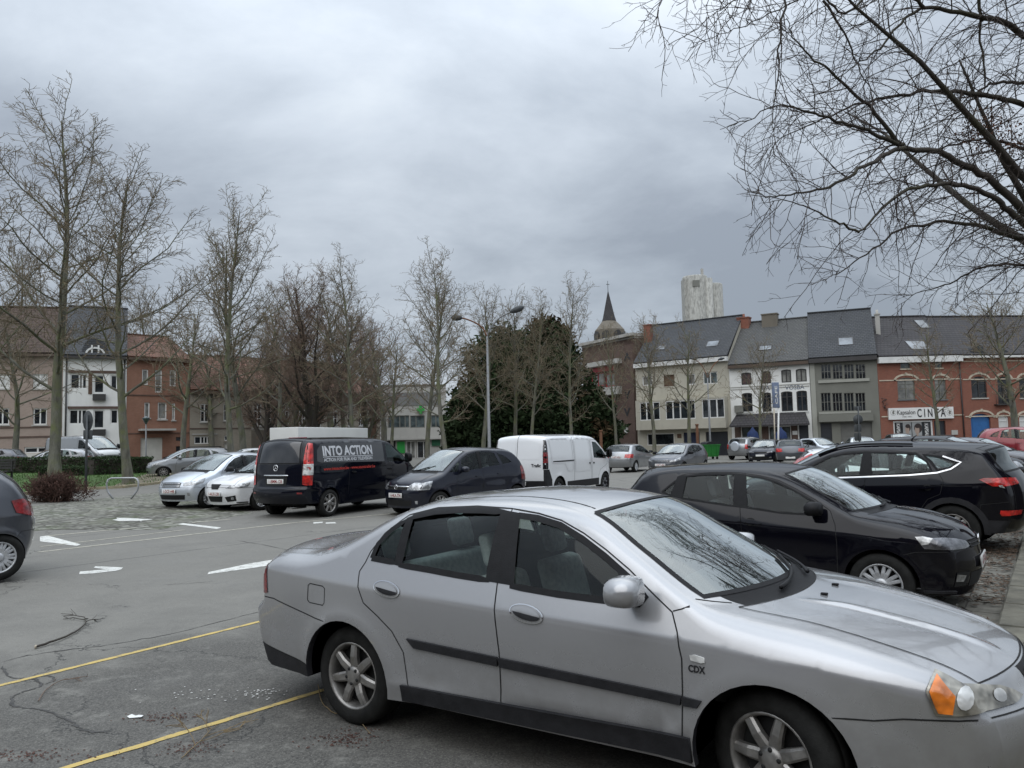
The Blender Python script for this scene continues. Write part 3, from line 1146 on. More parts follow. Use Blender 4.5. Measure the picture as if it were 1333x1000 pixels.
SEDAN = dict(
    wb=2.664, wr=.312, ra=.365, track=.715, sill=.24, rim=.208, tw=.215, spokes=(7, .033, .025, 0), flare=.030, flarew=.085,
    w=[(-2.5, .76), (-2.25, .825), (-1.9, .875), (-1.3, .892), (0, .900), (1.2, .892), (1.7, .865), (2.0, .80), (2.2, .725), (2.45, .6)],
    zs=[(-2.2, .955), (-1.2, .907), (0, .855), (1.2, .797), (2.2, .715)], zb=[(-2.2, 1.03), (-1.2, 1.03), (-.15, .985), (.86, .945), (1.5, .90), (2.2, .84)],
    sh=.42, tum=.40, tumc=.30, low=.07,
    creases=[(-.95, .335, .95, .40, .012, .03)],
    top=[(-2.24, .27, -2.44, .25, .09), (-2.33, .50, -2.53, .50, .10), (-2.33, .67, -2.53, .67, .10), (-2.225, .74, -2.43, .74, .07), (-2.21, .90, -2.41, .92, .08),
         (-2.14, .995, -2.36, 1.035, .07), (-2.04, 1.045, -2.25, 1.085, .08), (-1.72, 1.065, -1.82, 1.105, .09), (-1.45, 1.14, -1.62, 1.14, .09), (-1.02, 1.355, -1.04, 1.40, .085),
         (-.6, 1.425, -.62, 1.462, .08), (-.1, 1.437, -.1, 1.482, .08), (.30, 1.37, .44, 1.425, .06), (.62, 1.195, .83, 1.23, .05), (.95, 1.00, 1.22, 1.015, .06),
         (1.10, .955, 1.34, .965, .10), (1.5, .90, 1.66, .925, .13), (1.90, .805, 2.08, .835, .12), (2.10, .725, 2.29, .745, .09), (2.15, .645, 2.35, .65, .08),
         (2.19, .595, 2.41, .595, .08), (2.21, .45, 2.43, .45, .10), (2.15, .22, 2.36, .20, .10)],
    front=(17, 22), rear=(0, 6),
    ridges=[(15.1, 18, .44, .34, .016, .06)],
    zones=[('windscreen', 12, 14, .925, M_WGLASS), ('cowl', 14, 15, .84, M_PLASTIC), ('bonnet', 15, 18, .9, None), ('front_bumper', 19.7, 22, 1, None), ('rear_window', 8, 9, .86, M_WGLASS),
           ('boot_lid', 3.3, 7.3, .86, None), ('rear_bumper', 0, 3, 1, None)],
    windows=[('window', [(-.916, 1.327), (-.738, 1.362), (-.561, 1.376), (-.387, 1.379), (-.243, 1.374), (-.231, 1.009), (-.458, 1.02), (-.672, 1.035), (-.893, 1.047)], 0),
             ('window', [(-1.139, 1.073), (-1.121, 1.157), (-1.044, 1.245), (-.944, 1.308), (-.929, 1.058)], 0),
             ('window', [(-.132, 1.358), (0, 1.348), (.159, 1.316), (.318, 1.25), (.471, 1.171), (.615, 1.084), (.73, .995), (.70, .962), (.48, .964), (.23, .971), (-.063, .989)], 1)],
    black=[[(-.243, 1.385), (-.125, 1.372), (-.055, .992), (-.231, 1.002)], [(-.955, 1.318), (-.915, 1.335), (-.885, 1.04), (-.935, 1.045)]], sealw=.034,
    regions=[('door', [(-1.215, .99), (-1.185, 1.045), (-1.165, 1.11), (-1.09, 1.225), (-.95, 1.338), (-.75, 1.385), (-.45, 1.402), (-.19, 1.395), (-.16, .98), (-.13, .63), (-.133, .30), (-.805, .30), (-.837, .54), (-.92, .655), (-1.035, .737), (-1.15, .806), (-1.197, .90)], None),
             ('door', [(-.16, .98), (-.19, 1.395), (0, 1.374), (.16, 1.342), (.32, 1.28), (.47, 1.205), (.62, 1.118), (.77, 1.012), (.875, .94), (.91, .855), (.934, .736), (.93, .58), (.915, .31), (-.133, .30), (-.13, .63)], None),
             ('front_bumper', [(1.6, .15), (1.6, .575), (1.76, .580), (1.87, .598), (2.4, .622), (2.4, .15)], None),
             ('body', [(-1.5, .15), (-1.5, .33), (-2.3, .42), (-2.3, .15)], M_TRIM),
             ('rear_bumper', [(-1.5, .15), (-1.5, .655), (-1.6, .665), (-2.05, .745), (-2.4, .745), (-2.4, .15)], None)],
    gaps=[([(.878, .945), (.92, .958), (.955, .972)], .006)],
    lamps=[('headlight', [(1.985, .785), (1.955, .715), (1.985, .625), ('E', .635), ('E', .735)], [('E', .635), ('E', .735), (.54, .708), (.46, .675), (.42, .645), (.50, .632)], M_HEADS, True, .010),
           ('reflector', arc_poly(2.088, .690, .028, .038, 12), [], M_CLEAR, True, .014),
           ('reflector', [], arc_poly(.575, .676, .040, .026, 12), M_CLEAR, True, .013),
           ('indicator', [(1.99, .765), (1.965, .715), (1.995, .638), (2.045, .636), (2.055, .70)], [], M_AMBER, True, .018),
           ('tail_light', [(-2.12, .955), (-2.12, .775), ('E', .765), ('E', .965)], [('E', .765), ('E', .965), (.42, .98), (.46, .77)], M_REDL, False, .005)],
    ends=[('grille', [(-.30, .735), (.30, .735), (.25, .605), (-.25, .605)], M_GAP, True, .004, False, 0),
          ('lower_grille', [(-.45, .42), (.45, .42), (.40, .30), (-.40, .30)], M_GAP, True, .003, False, 0)],
    sides=[('side_moulding', [(-.80, .628), (-.14, .604), (-.14, .556), (-.745, .578)], M_TRIM, .016, .016, 'door#0'),
           ('side_moulding', [(-.128, .603), (.925, .563), (.92, .520), (-.128, .553)], M_TRIM, .016, .016, 'door#1'),
           ('side_moulding', [(.932, .562), (1.03, .558), (1.005, .522), (.93, .520)], M_TRIM, .014, .014, None),
           ('side_indicator', [(.975, .762), (1.0, .765), (1.045, .757), (1.05, .736), (1.03, .731), (.98, .738)], M_CLEAR, .007, .007, None),
           ('sill_trim', [(-.86, .345), (.96, .375), (.965, .262), (-.86, .25)], M_TRIM, .018, .018, None)],
    handles=[(-.955, .905, 0), (.06, .86, 1)], handle_oval=True,
    mirror=(.66, 1.0, .20, .145, None, False), wipers=[(14.55, -.40, 13.75, .34), (14.55, .30, 13.85, .80)],
    extra=[silver_extra], seatx=-.05, seatz=.50, seath=1.13, seatmat=M_SEATL, dashx=.62, archtrim=False, steer=-.28)


def hatch_extra(c):
    mb = MB()
    for k in range(3):
        pts = [c.endmap([(y, .655 + k * .03)], True, .008)[0][0] for y in np.linspace(-.36, .36, 11)]
        mb.tube([tuple(q) for q in pts], .006, 4)
    c.raw('grille_slat', 'grille_slats', mb, M_CHROME if c.S.get('chromegr') else M_TRIM)
    if c.far: return
    e = c.endmap([(0, .69)], True, .012)[0][0]
    mb = MB(); mb.lathe([(.055, 0), (.055, .008), (.045, .008), (.045, .002), (.0001, .002)], 20, 0, 'x', tuple(e))
    V = [(-.030, .032), (-.018, .032), (0, -.012), (.018, .032), (.03, .032), (.006, -.034), (-.006, -.034)]
    mb.prism([(e[1] + a, e[2] + b) for a, b in V], 'x', e[0] + .002, e[0] + .007)
    c.raw('badge', 'badge', mb, M_CHROME)


HATCH = dict(
    wb=2.47, wr=.30, ra=.345, track=.735, sill=.22, rim=.198, tw=.19, spokes=(8, .020, .017, 1), rimmat=M_COVER, flare=.016, flarew=.06,
    w=[(-2.0, .62), (-1.75, .74), (-1.4, .82), (-.9, .838), (0, .840), (.9, .838), (1.4, .82), (1.75, .75), (1.95, .66), (2.1, .55)],
    zs=[(-1.9, .93), (-1.0, .90), (0, .835), (1.0, .77), (1.9, .70)], zb=[(-1.8, 1.06), (-1.0, 1.06), (0, .985), (.8, .95), (1.4, .88), (1.9, .80)],
    sh=.30, tum=.36, tumc=.25, low=.06,
    creases=[(-.95, .505, .85, .455, .010, .025)],
    top=[(-1.72, .30, -1.86, .28, .08), (-1.79, .50, -1.95, .50, .09), (-1.79, .68, -1.95, .70, .09), (-1.74, .85, -1.90, .88, .08), (-1.64, 1.02, -1.81, 1.05, .07),
         (-1.50, 1.18, -1.66, 1.21, .06), (-1.32, 1.34, -1.50, 1.395, .05), (-1.05, 1.415, -1.18, 1.445, .06), (-.5, 1.435, -.5, 1.475, .07), (0, 1.42, 0, 1.472, .07),
         (.27, 1.35, .42, 1.415, .06), (.62, 1.17, .82, 1.22, .05), (.95, .99, 1.17, 1.015, .06), (1.08, .96, 1.27, .985, .09), (1.42, .90, 1.58, .935, .11),
         (1.72, .80, 1.88, .835, .10), (1.84, .70, 2.0, .715, .08), (1.87, .60, 2.03, .605, .08), (1.88, .45, 2.05, .45, .09), (1.82, .22, 1.97, .19, .09)],
    front=(15, 19), rear=(0, 6),
    ridges=[(13.1, 15.6, .62, .50, .012, .05)],
    zones=[('windscreen', 10, 12, .92, M_WGLASS), ('cowl', 12, 13, .84, M_PLASTIC), ('bonnet', 13, 16, .9, None), ('front_bumper', 16.6, 19, 1, None), ('rear_window', 4.3, 6, .84, M_DGLASS),
           ('tailgate', 1.8, 6.3, .88, None), ('rear_bumper', 0, 1.8, 1, None)],
    windows=[('window', [(-.82, 1.09), (-.80, 1.335), (-.6, 1.358), (-.45, 1.363), (-.23, 1.360), (-.21, 1.02)], 0),
             ('window', [(-1.07, 1.155), (-.885, 1.31), (-.95, 1.12)], None),
             ('window', [(-.07, 1.01), (-.115, 1.345), (.05, 1.325), (.24, 1.278), (.42, 1.195), (.62, 1.09), (.70, 1.03), (.70, .955), (.3, .965)], 1)],
    black=[[(-.235, 1.372), (-.105, 1.358), (-.06, 1.0), (-.215, 1.012)], [(-.90, 1.335), (-.80, 1.348), (-.815, 1.085), (-.96, 1.11)]], sealw=.022,
    regions=[('door', [(-.99, .93), (-1.0, 1.05), (-.96, 1.115), (-.90, 1.33), (-.80, 1.362), (-.45, 1.382), (-.19, 1.378), (-.14, 1.0), (-.11, .71), (-.11, .30), (-.72, .30), (-.78, .45), (-.86, .60), (-.95, .70)], None),
             ('door', [(-.14, 1.0), (-.19, 1.378), (.05, 1.345), (.25, 1.298), (.44, 1.21), (.64, 1.105), (.79, 1.0), (.84, .86), (.85, .69), (.84, .30), (-.11, .30), (-.11, .71)], None),
             ('front_bumper', [(1.45, .1), (1.45, .60), (1.55, .63), (2.1, .645), (2.1, .1)], None),
             ('rear_bumper', [(-1.48, .1), (-1.48, .55), (-1.56, .66), (-2.1, .70), (-2.1, .1)], None)],
    lamps=[('headlight', [(1.55, .775), (1.62, .78), (1.70, .765), ('E', .765), ('E', .655), (1.63, .665)], [('E', .655), ('E', .765), (.52, .745), (.40, .715), (.38, .665), (.48, .65)], M_HEADD, True, .005),
           ('clear_lens', [(1.555, .772), (1.62, .775), (1.70, .758), (1.665, .71), (1.61, .70)], [], M_CLEAR, True, .010),
           ('tail_light', [(-1.50, .93), (-1.55, .75), ('E', .75), ('E', .955), (-1.56, .96)], [('E', .75), ('E', .955), (.45, .94), (.43, .77)], M_REDL2, False, .006)],
    ends=[('grille', [(-.38, .715), (.38, .715), (.36, .645), (-.36, .645)], M_GAP, True, .003, False, 0),
          ('lower_grille', [(-.42, .42), (.42, .42), (.40, .28), (-.40, .28)], M_GAP, True, .003, False, 0),
          ('fog_light', [(.50, .40), (.64, .42), (.63, .35), (.52, .34)], M_HEAD, True, .006, True, 0),
          ('fog_surround', [(.44, .43), (.66, .44), (.65, .30), (.46, .30)], M_GAP, True, .003, True, 0)],
    sides=[('front_lip', [(1.60, .27), (1.86, .27), (1.85, .245), (1.60, .245)], M_TRIM, .02, .02, None)],
    handles=[(-.80, .925, 0), (.0, .86, 1)],
    mirror=(.64, .985, .20, .14, M_PLASTIC, True), wipers=[(12.35, -.40, 11.75, .34), (12.35, .30, 11.85, .80)],
    plate=[(True, .50, '1-GFT-452'), (False, .80, '1-GFT-452')], extra=[hatch_extra],
    seatx=-.10, seatz=.50, seath=1.22, dashx=.62)


def suv_extra(c):
    c.side_line('chrome_strip', [(.86, 1.06), (.66, 1.06), (-.12, 1.095), (-.78, 1.13), (-1.17, 1.17), (-1.35, 1.225), (-1.48, 1.32), (-1.24, 1.41)], .022, M_CHROME, .008)
    mb = MB()
    P, N = c.strip(np.array([8.2 * c.ns]), np.array([0.0])); x, y, z = P[0]
    mb.tube([(x, 0, z - .02), (x - .02, 0, z + .03), (x - .09, 0, z + .09)], [.018, .012, .004], 6)
    c.raw('aerial', 'aerial', mb, M_PLASTIC)
    for sg in (1, -1):
        mb = MB()
        i = np.linspace(8.0, 10.6, 10) * c.ns
        P, N = c.strip(i, np.full(10, .93 * sg), .02)
        mb.tube([tuple(p) for p in P], .016, 5)
        c.raw(f'roof_rail{sg}', 'roof_rail', mb, M_PLASTIC)
    for cx in (c.S['wb'] / 2, -c.S['wb'] / 2):
        aa = np.linspace(-.12, pi + .12, 15)
        ring = [(cx + (c.S['ra'] + .085) * cos(a), c.S['wr'] + (c.S['ra'] + .085) * sin(a)) for a in aa] + [(cx + (c.S['ra'] + .004) * cos(a), c.S['wr'] + (c.S['ra'] + .004) * sin(a)) for a in aa[::-1]]
        c.side_patch(f'arch_trim{cx:.1f}', ring, .010, M_TRIM, 'arch_trim', None, .010, step=.06)


SUV = dict(
    wb=2.67, wr=.350, ra=.385, track=.80, sill=.26, rim=.225, tw=.22, spokes=(5, .052, .034, 1), flare=.022, flarew=.09,
    w=[(-2.3, .68), (-2.05, .80), (-1.7, .885), (-1.2, .915), (0, .918), (1.2, .91), (1.7, .875), (2.0, .80), (2.2, .70)],
    zs=[(-2.0, 1.02), (-1.2, .99), (0, .95), (1.2, .90), (2.1, .84)], zb=[(-1.8, 1.22), (-1.2, 1.16), (0, 1.08), (.9, 1.04), (1.4, 1.0), (2.0, .92)],
    sh=.24, tum=.36, tumc=.25, low=.06, creases=[(-1.0, .60, .95, .52, .012, .03)],
    top=[(-1.94, .32, -2.08, .32, .07), (-2.04, .52, -2.19, .52, .08), (-2.06, .72, -2.21, .72, .08), (-2.04, .95, -2.19, .96, .08), (-1.99, 1.09, -2.13, 1.12, .08),
         (-1.86, 1.28, -1.99, 1.31, .06), (-1.70, 1.46, -1.90, 1.535, .05), (-1.35, 1.535, -1.5, 1.60, .06), (-.8, 1.565, -.8, 1.635, .07), (-.1, 1.57, -.1, 1.648, .07),
         (.30, 1.515, .44, 1.60, .06), (.75, 1.33, .93, 1.40, .06), (1.13, 1.13, 1.36, 1.17, .07), (1.26, 1.09, 1.46, 1.13, .10), (1.6, 1.04, 1.75, 1.09, .12),
         (1.93, .93, 2.08, .975, .11), (2.05, .79, 2.21, .81, .09), (2.07, .6, 2.23, .6, .09), (2.02, .30, 2.16, .28, .09)],
    front=(15, 18), rear=(0, 6),
    zones=[('windscreen', 10, 12, .92, M_WGLASS), ('cowl', 12, 13, .84, M_PLASTIC), ('bonnet', 13, 15.6, .9, None), ('front_bumper', 16.4, 18, 1, None), ('rear_window', 4.4, 6, .84, M_DGLASS),
           ('tailgate', 1.6, 6.3, .88, None), ('rear_bumper', 0, 1.6, 1, None)],
    windows=[('window', [(-.09, 1.11), (-.12, 1.475), (.15, 1.46), (.41, 1.405), (.70, 1.24), (.84, 1.14), (.84, 1.075), (.68, 1.075)], 1),
             ('window', [(-.26, 1.12), (-.22, 1.475), (-.55, 1.465), (-.87, 1.445), (-1.03, 1.33), (-1.11, 1.17)], 0),
             ('window', [(-1.18, 1.20), (-1.09, 1.33), (-.97, 1.435), (-1.23, 1.395), (-1.44, 1.32), (-1.33, 1.24)], None, 'dark')],
    black=[[(-.225, 1.49), (-.115, 1.49), (-.085, 1.10), (-.265, 1.11)]], sealw=.03,
    regions=[('door', [(-1.19, 1.17), (-1.25, 1.05), (-1.2, .86), (-1.03, .78), (-.92, .62), (-.87, .30), (-.14, .30), (-.14, .83), (-.175, 1.12), (-.17, 1.50), (-.55, 1.495), (-.88, 1.465), (-1.05, 1.345)], None),
             ('door', [(-.175, 1.12), (-.17, 1.50), (.16, 1.485), (.43, 1.425), (.72, 1.26), (.90, 1.14), (.97, 1.0), (.97, .30), (-.14, .30), (-.14, .83)], None),
             ('body', [(-1.6, .1), (-1.70, .50), (-2.3, .50), (-2.3, .1)], M_TRIM),
             ('rear_bumper', [(-1.6, .1), (-1.70, .72), (-2.3, .80), (-2.3, .1)], None),
             ('front_bumper', [(1.6, .1), (1.7, .70), (2.3, .75), (2.3, .1)], None)],
    lamps=[('tail_light', [(-1.70, 1.075), (-1.76, 1.10), ('E', 1.10), ('E', .985), (-1.86, .985)], [('E', .985), ('E', 1.10), (.46, 1.09), (.46, 1.01)], M_REDL2, False, .008),
           ('reflector', [(-1.92, .60), (-1.93, .645), ('E', .645), ('E', .575), (-1.94, .565)], [('E', .575), ('E', .645), (.5, .64), (.52, .58)], M_REDL2, False, .012),
           ('headlight', [(1.72, .93), (1.80, .84), ('E', .82), ('E', .91)], [('E', .82), ('E', .91), (.42, .88), (.46, .80)], M_HEAD, True, .006)],
    ends=[('grille', [(-.42, .82), (.42, .82), (.36, .60), (-.36, .60)], M_GAP, True, .004, False, 0)],
    sides=[('sill_trim', [(-.98, .42), (.98, .42), (.98, .265), (-.98, .265)], M_TRIM, .016, .016, None),
           ('clear_lens', [(-1.93, 1.0), (-1.97, 1.0), (-2.0, .955), (-1.94, .975)], M_CLEAR, .010, 0, None)],
    handles=[(-1.02, .955, 0), (.03, .91, 1)], mirror=(.72, 1.08, .23, .17, M_PLASTIC, True), plate=[(False, .86, '1-PWD-913'), (True, .5, '')],
    extra=[suv_extra], seatx=-.05, seatz=.62, seath=1.34, dashx=.75, wipers=[(12.3, -.4, 11.75, .34)])


def mpv_extra(c):
    mb = MB()
    pts = [c.endmap([(y, .735)], True, .014)[0][0] for y in np.linspace(-.42, .42, 13)]
    mb.tube([tuple(q) for q in pts], .020, 6)
    e = c.endmap([(0, .72)], True, .022)[0][0]
    mb.lathe([(.062, 0), (.062, .010), (.048, .010), (.048, 0)], 20, 0, 'x', tuple(e))
    mb.box(e[0], e[0] + .01, -.062, .062, e[2] - .008, e[2] + .008)
    c.raw('badge', 'badge', mb, M_CHROME)


MPV = dict(
    wb=2.63, wr=.305, ra=.352, track=.735, sill=.23, rim=.20, tw=.19, spokes=(9, .026, .020, 0), flare=.030, flarew=.06,
    w=[(-2.0, .60), (-1.8, .73), (-1.45, .82), (-.9, .843), (0, .846), (.9, .84), (1.4, .82), (1.75, .76), (2.0, .66), (2.1, .58)],
    zs=[(-1.8, .90), (0, .86), (1.9, .74)], zb=[(-1.8, 1.14), (-1.0, 1.13), (0, 1.06), (.8, 1.0), (1.4, .92), (2, .84)],
    sh=.2, tum=.26, tumc=.2, low=.06, creases=[(-.83, .69, .85, .64, .014, .02)],
    top=[(-1.68, .28, -1.82, .26, .08), (-1.77, .52, -1.93, .52, .09), (-1.77, .78, -1.92, .78, .08), (-1.70, 1.04, -1.85, 1.07, .07), (-1.50, 1.34, -1.66, 1.39, .06),
         (-1.22, 1.52, -1.36, 1.58, .06), (-.7, 1.585, -.7, 1.63, .07), (-.1, 1.595, -.1, 1.648, .07), (.27, 1.53, .40, 1.60, .06), (.67, 1.335, .87, 1.39, .05),
         (1.08, 1.07, 1.30, 1.095, .06), (1.20, 1.02, 1.40, 1.045, .09), (1.48, .94, 1.66, .98, .11), (1.76, .82, 1.93, .855, .09), (1.86, .70, 2.02, .715, .08),
         (1.89, .55, 2.06, .555, .08), (1.86, .24, 2.0, .22, .09)],
    front=(13, 16), rear=(0, 5),
    zones=[('windscreen', 8, 10, .92, M_WGLASS), ('cowl', 10, 11, .84, M_PLASTIC), ('bonnet', 11, 13.5, .88, None), ('front_bumper', 14.2, 16, 1, None), ('rear_window', 3.2, 4.8, .84, M_DGLASS),
           ('tailgate', 1.5, 5.2, .88, None), ('rear_bumper', 0, 1.5, 1, None)],
    windows=[('window', [(.64, 1.05), (.53, 1.36), (.27, 1.475), (-.04, 1.52), (0, 1.10)], 1), ('window', [(-.09, 1.12), (-.14, 1.53), (-.45, 1.525), (-.64, 1.475), (-.74, 1.17)], 0),
             ('window', [(-.86, 1.18), (-.74, 1.47), (-1.0, 1.38), (-1.2, 1.22)], None), ('window', [(1.0, 1.05), (.60, 1.32), (.72, 1.05)], None)],
    black=[[(-.02, 1.53), (-.14, 1.54), (-.09, 1.11), (.0, 1.09)]], sealw=.02,
    regions=[('door', [(-.12, 1.1), (-.09, .66), (-.09, .3), (-.8, .3), (-.92, .62), (-1.0, .74), (-.86, 1.12), (-.72, 1.5), (-.45, 1.55), (-.1, 1.552)], None),
             ('door', [(-.12, 1.1), (-.1, 1.552), (.28, 1.50), (.56, 1.375), (.68, 1.05), (.76, .9), (.80, .64), (.80, .3), (-.09, .3), (-.09, .66)], None),
             ('front_bumper', [(1.5, .1), (1.5, .58), (1.6, .62), (2.2, .64), (2.2, .1)], None), ('rear_bumper', [(-1.5, .1), (-1.5, .55), (-1.6, .66), (-2.1, .68), (-2.1, .1)], None)],
    lamps=[('headlight', [(1.52, .865), (1.62, .66), ('E', .655), ('E', .83)], [('E', .655), ('E', .83), (.50, .83), (.40, .76), (.38, .66)], M_HEAD, True, .006),
           ('tail_light', [(-1.50, 1.08), (-1.52, .75), ('E', .74), ('E', 1.10), (-1.54, 1.13)], [('E', .74), ('E', 1.10), (.50, 1.09), (.48, .76)], M_REDL, False, .006)],
    ends=[('grille', [(-.40, .745), (.40, .745), (.37, .665), (-.37, .665)], M_GAP, True, .003, False, 0), ('lower_grille', [(-.50, .42), (.50, .42), (.46, .28), (-.46, .28)], M_GAP, True, .003, False, 0),
          ('fog_light', [(.58, .40), (.68, .41), (.67, .33), (.59, .33)], M_HEAD, True, .006, True, 0)],
    handles=[(-.70, .955, 0), (.06, .92, 1)], mirror=(.60, 1.06, .20, .15, None, True), wipers=[(10.3, -.4, 9.75, .34)], plate=[(True, .53, '1-HKA-774'), (False, .8, '')],
    extra=[mpv_extra], seatx=-.05, seatz=.60, seath=1.34, dashx=.8)

M_FILM = simple('dark_window_film', (.004, .004, .006), .12, 0, .1, 6, coat=1.0)
M_LETW = simple('white_lettering', (.55, .56, .58), .5)
M_LETR = simple('red_lettering', (.45, .03, .02), .5)


def vito_extra(c):
    side_text(c, 'lt1', 'INTO ACTION', -1.82, 1.49, .32, M_LETW, -1, 1.92, .012, .008)
    side_text(c, 'lt1', 'ACTION FOR FILM AND TELEVISION', -1.80, 1.345, .11, M_LETW, -1, 1.86, .003, .008)
    c.side_patch('lettering', [(-1.82, 1.462), (.10, 1.455), (.10, 1.44), (-1.82, 1.447)], .008, M_LETW, sides=(-1,), perside=False)
    side_text(c, 'lt2', 'www.intoaction.be - www.stunttrailer.be', -1.82, 1.13, .10, M_LETR, -1, 1.98, .003, .006, 'red_lettering')
    side_text(c, 'lt3', '+32 473 12 34 78', .32, 1.13, .07, M_TRIM, -1, .7, .0, .006, 'lettering')
    mb = MB()
    pts = [c.endmap([(y, 1.04)], False, .014)[0][0] for y in np.linspace(-.38, .38, 5)]
    mb.tube([tuple(q) for q in pts], .018, 6)
    c.raw('tailgate_strip', 'tailgate_strip', mb, M_CHROME)
    e = c.endmap([(0, 1.22)], False, .008)[0][0]
    mb = MB()
    mb.lathe([(.075, 0), (.075, -.012), (.062, -.012), (.062, 0)], 24, 0, 'x', tuple(e))
    for k in range(3):
        a = pi / 2 + 2 * pi * k / 3
        mb.prism([(e[1] + .07 * cos(a), e[2] + .07 * sin(a)), (e[1] + .014 * cos(a + 2), e[2] + .014 * sin(a + 2)), (e[1] + .014 * cos(a - 2), e[2] + .014 * sin(a - 2))], 'x', e[0] - .012, e[0])
    c.raw('badge', 'badge', mb, M_CHROME)
    P, N = c.strip(np.array([7.4 * c.ns]), np.array([0.]), .0)
    mb = MB(); x, y, z = P[0]; mb.bevbox(x - .05, x + .02, -.28, .28, z - .03, z + .012, .008); c.raw('brake_lamp', 'brake_lamp', mb, M_REDL)
    mb = MB(); mb.tube([(-1.9, -.42, .26), (-2.35, -.42, .27)], .035, 8); c.raw('exhaust', 'exhaust', mb, M_CHROME)


VITO = dict(
    wb=3.2, wr=.335, ra=.385, track=.83, sill=.27, rim=.225, tw=.225, spokes=(7, .036, .030, 0), flare=.02, flarew=.06,
    w=[(-2.6, .80), (-2.4, .875), (-2.1, .925), (-1.5, .945), (0, .95), (1.2, .945), (1.8, .92), (2.2, .83), (2.5, .7)],
    zs=1.0, zb=[(-2.4, 1.3), (0, 1.26), (1.5, 1.2), (2.4, 1.05)], sh=.03, tum=.11, tumc=.09, low=.05,
    creases=[(-2.4, .70, 2.0, .62, .012, .02), (-2.3, 1.285, 1.6, 1.215, .010, .02)],
    top=[(-2.26, .36, -2.42, .36, .06), (-2.37, .52, -2.54, .52, .07), (-2.38, .70, -2.54, .70, .06), (-2.33, .78, -2.48, .78, .07), (-2.31, 1.2, -2.45, 1.2, .08),
         (-2.25, 1.6, -2.38, 1.62, .09), (-2.17, 1.80, -2.30, 1.855, .09), (-2.02, 1.865, -2.15, 1.925, .09), (-1.0, 1.885, -1.0, 1.945, .09), (.3, 1.87, .3, 1.935, .09),
         (.92, 1.79, 1.03, 1.875, .08), (1.42, 1.49, 1.60, 1.555, .07), (1.85, 1.21, 2.05, 1.25, .08), (1.98, 1.13, 2.15, 1.17, .1), (2.22, 1.0, 2.36, 1.05, .1),
         (2.32, .85, 2.48, .88, .09), (2.34, .6, 2.50, .6, .09), (2.28, .28, 2.42, .26, .09)],
    front=(14, 17), rear=(0, 6.5),
    zones=[('windscreen', 10.1, 12, .92, M_WGLASS), ('cowl', 12, 13, .84, M_PLASTIC), ('bonnet', 13, 14.7, .9, None), ('front_bumper', 15.6, 17, 1, None), ('rear_window', 4.3, 6.2, .80, M_FILM),
           ('tailgate', 2.3, 6.6, .86, None), ('rear_bumper', 0, 2, 1, None)],
    windows=[('window', [(.72, 1.26), (.72, 1.74), (1.05, 1.68), (1.42, 1.42), (1.62, 1.235)], 0)],
    sealw=.03,
    regions=[('door', [(.66, 1.25), (.66, 1.79), (1.0, 1.745), (1.45, 1.455), (1.72, 1.22), (1.72, 1.0), (1.25, .82), (1.10, .6), (1.10, .3), (.62, .3)], None),
             ('rear_bumper', [(-1.9, .1), (-1.96, .52), (-2.0, .66), (-2.6, .72), (-2.6, .1)], None)],
    gaps=[([(-.85, 1.25), (-.88, .9), (-.92, .5)], .01), ([(-.85, 1.8), (-.85, 1.25)], .01)],
    lamps=[('tail_light', [(-2.10, 1.79), (-2.16, 1.3), (-2.20, .80), ('E', .80), ('E', 1.80)], [('E', .80), ('E', 1.80), (.755, 1.78), (.75, .82)], M_REDL2, False, .012),
           ('reversing_lamp', [(-2.163, 1.30), (-2.175, 1.04), ('E', 1.04), ('E', 1.30)], [('E', 1.04), ('E', 1.30), (.76, 1.30), (.755, 1.04)], M_CLEAR, False, .017),
           ('headlight', [(2.0, 1.02), (2.1, .82), ('E', .82), ('E', .98)], [('E', .82), ('E', .98), (.5, .96), (.5, .82)], M_HEAD, True, .006)],
    ends=[('plate_recess', [(-.36, 1.0), (.36, 1.0), (.32, .80), (-.32, .80)], M_GAP, False, .003, False, 0), ('reflector', [(.66, .64), (.78, .64), (.78, .60), (.66, .60)], M_REDL, False, .006, True, 0)],
    sides=[('window_film', [(-2.03, 1.36), (-2.0, 1.62), (-1.85, 1.77), (-1.5, 1.80), (.58, 1.785), (.58, 1.27), (-1.9, 1.325)], M_FILM, .004, .004, None)],
    handles=[(.82, 1.06, 0), (-.70, 1.05, 0)], mirror=(1.45, 1.27, .22, .26, M_PLASTIC, True), plate=[(False, .90, '1-BMM-128'), (True, .6, '')],
    extra=[vito_extra], seatx=.95, seatz=.85, seath=1.62, dashx=1.45, rows=1, handle_mat=M_PLASTIC)


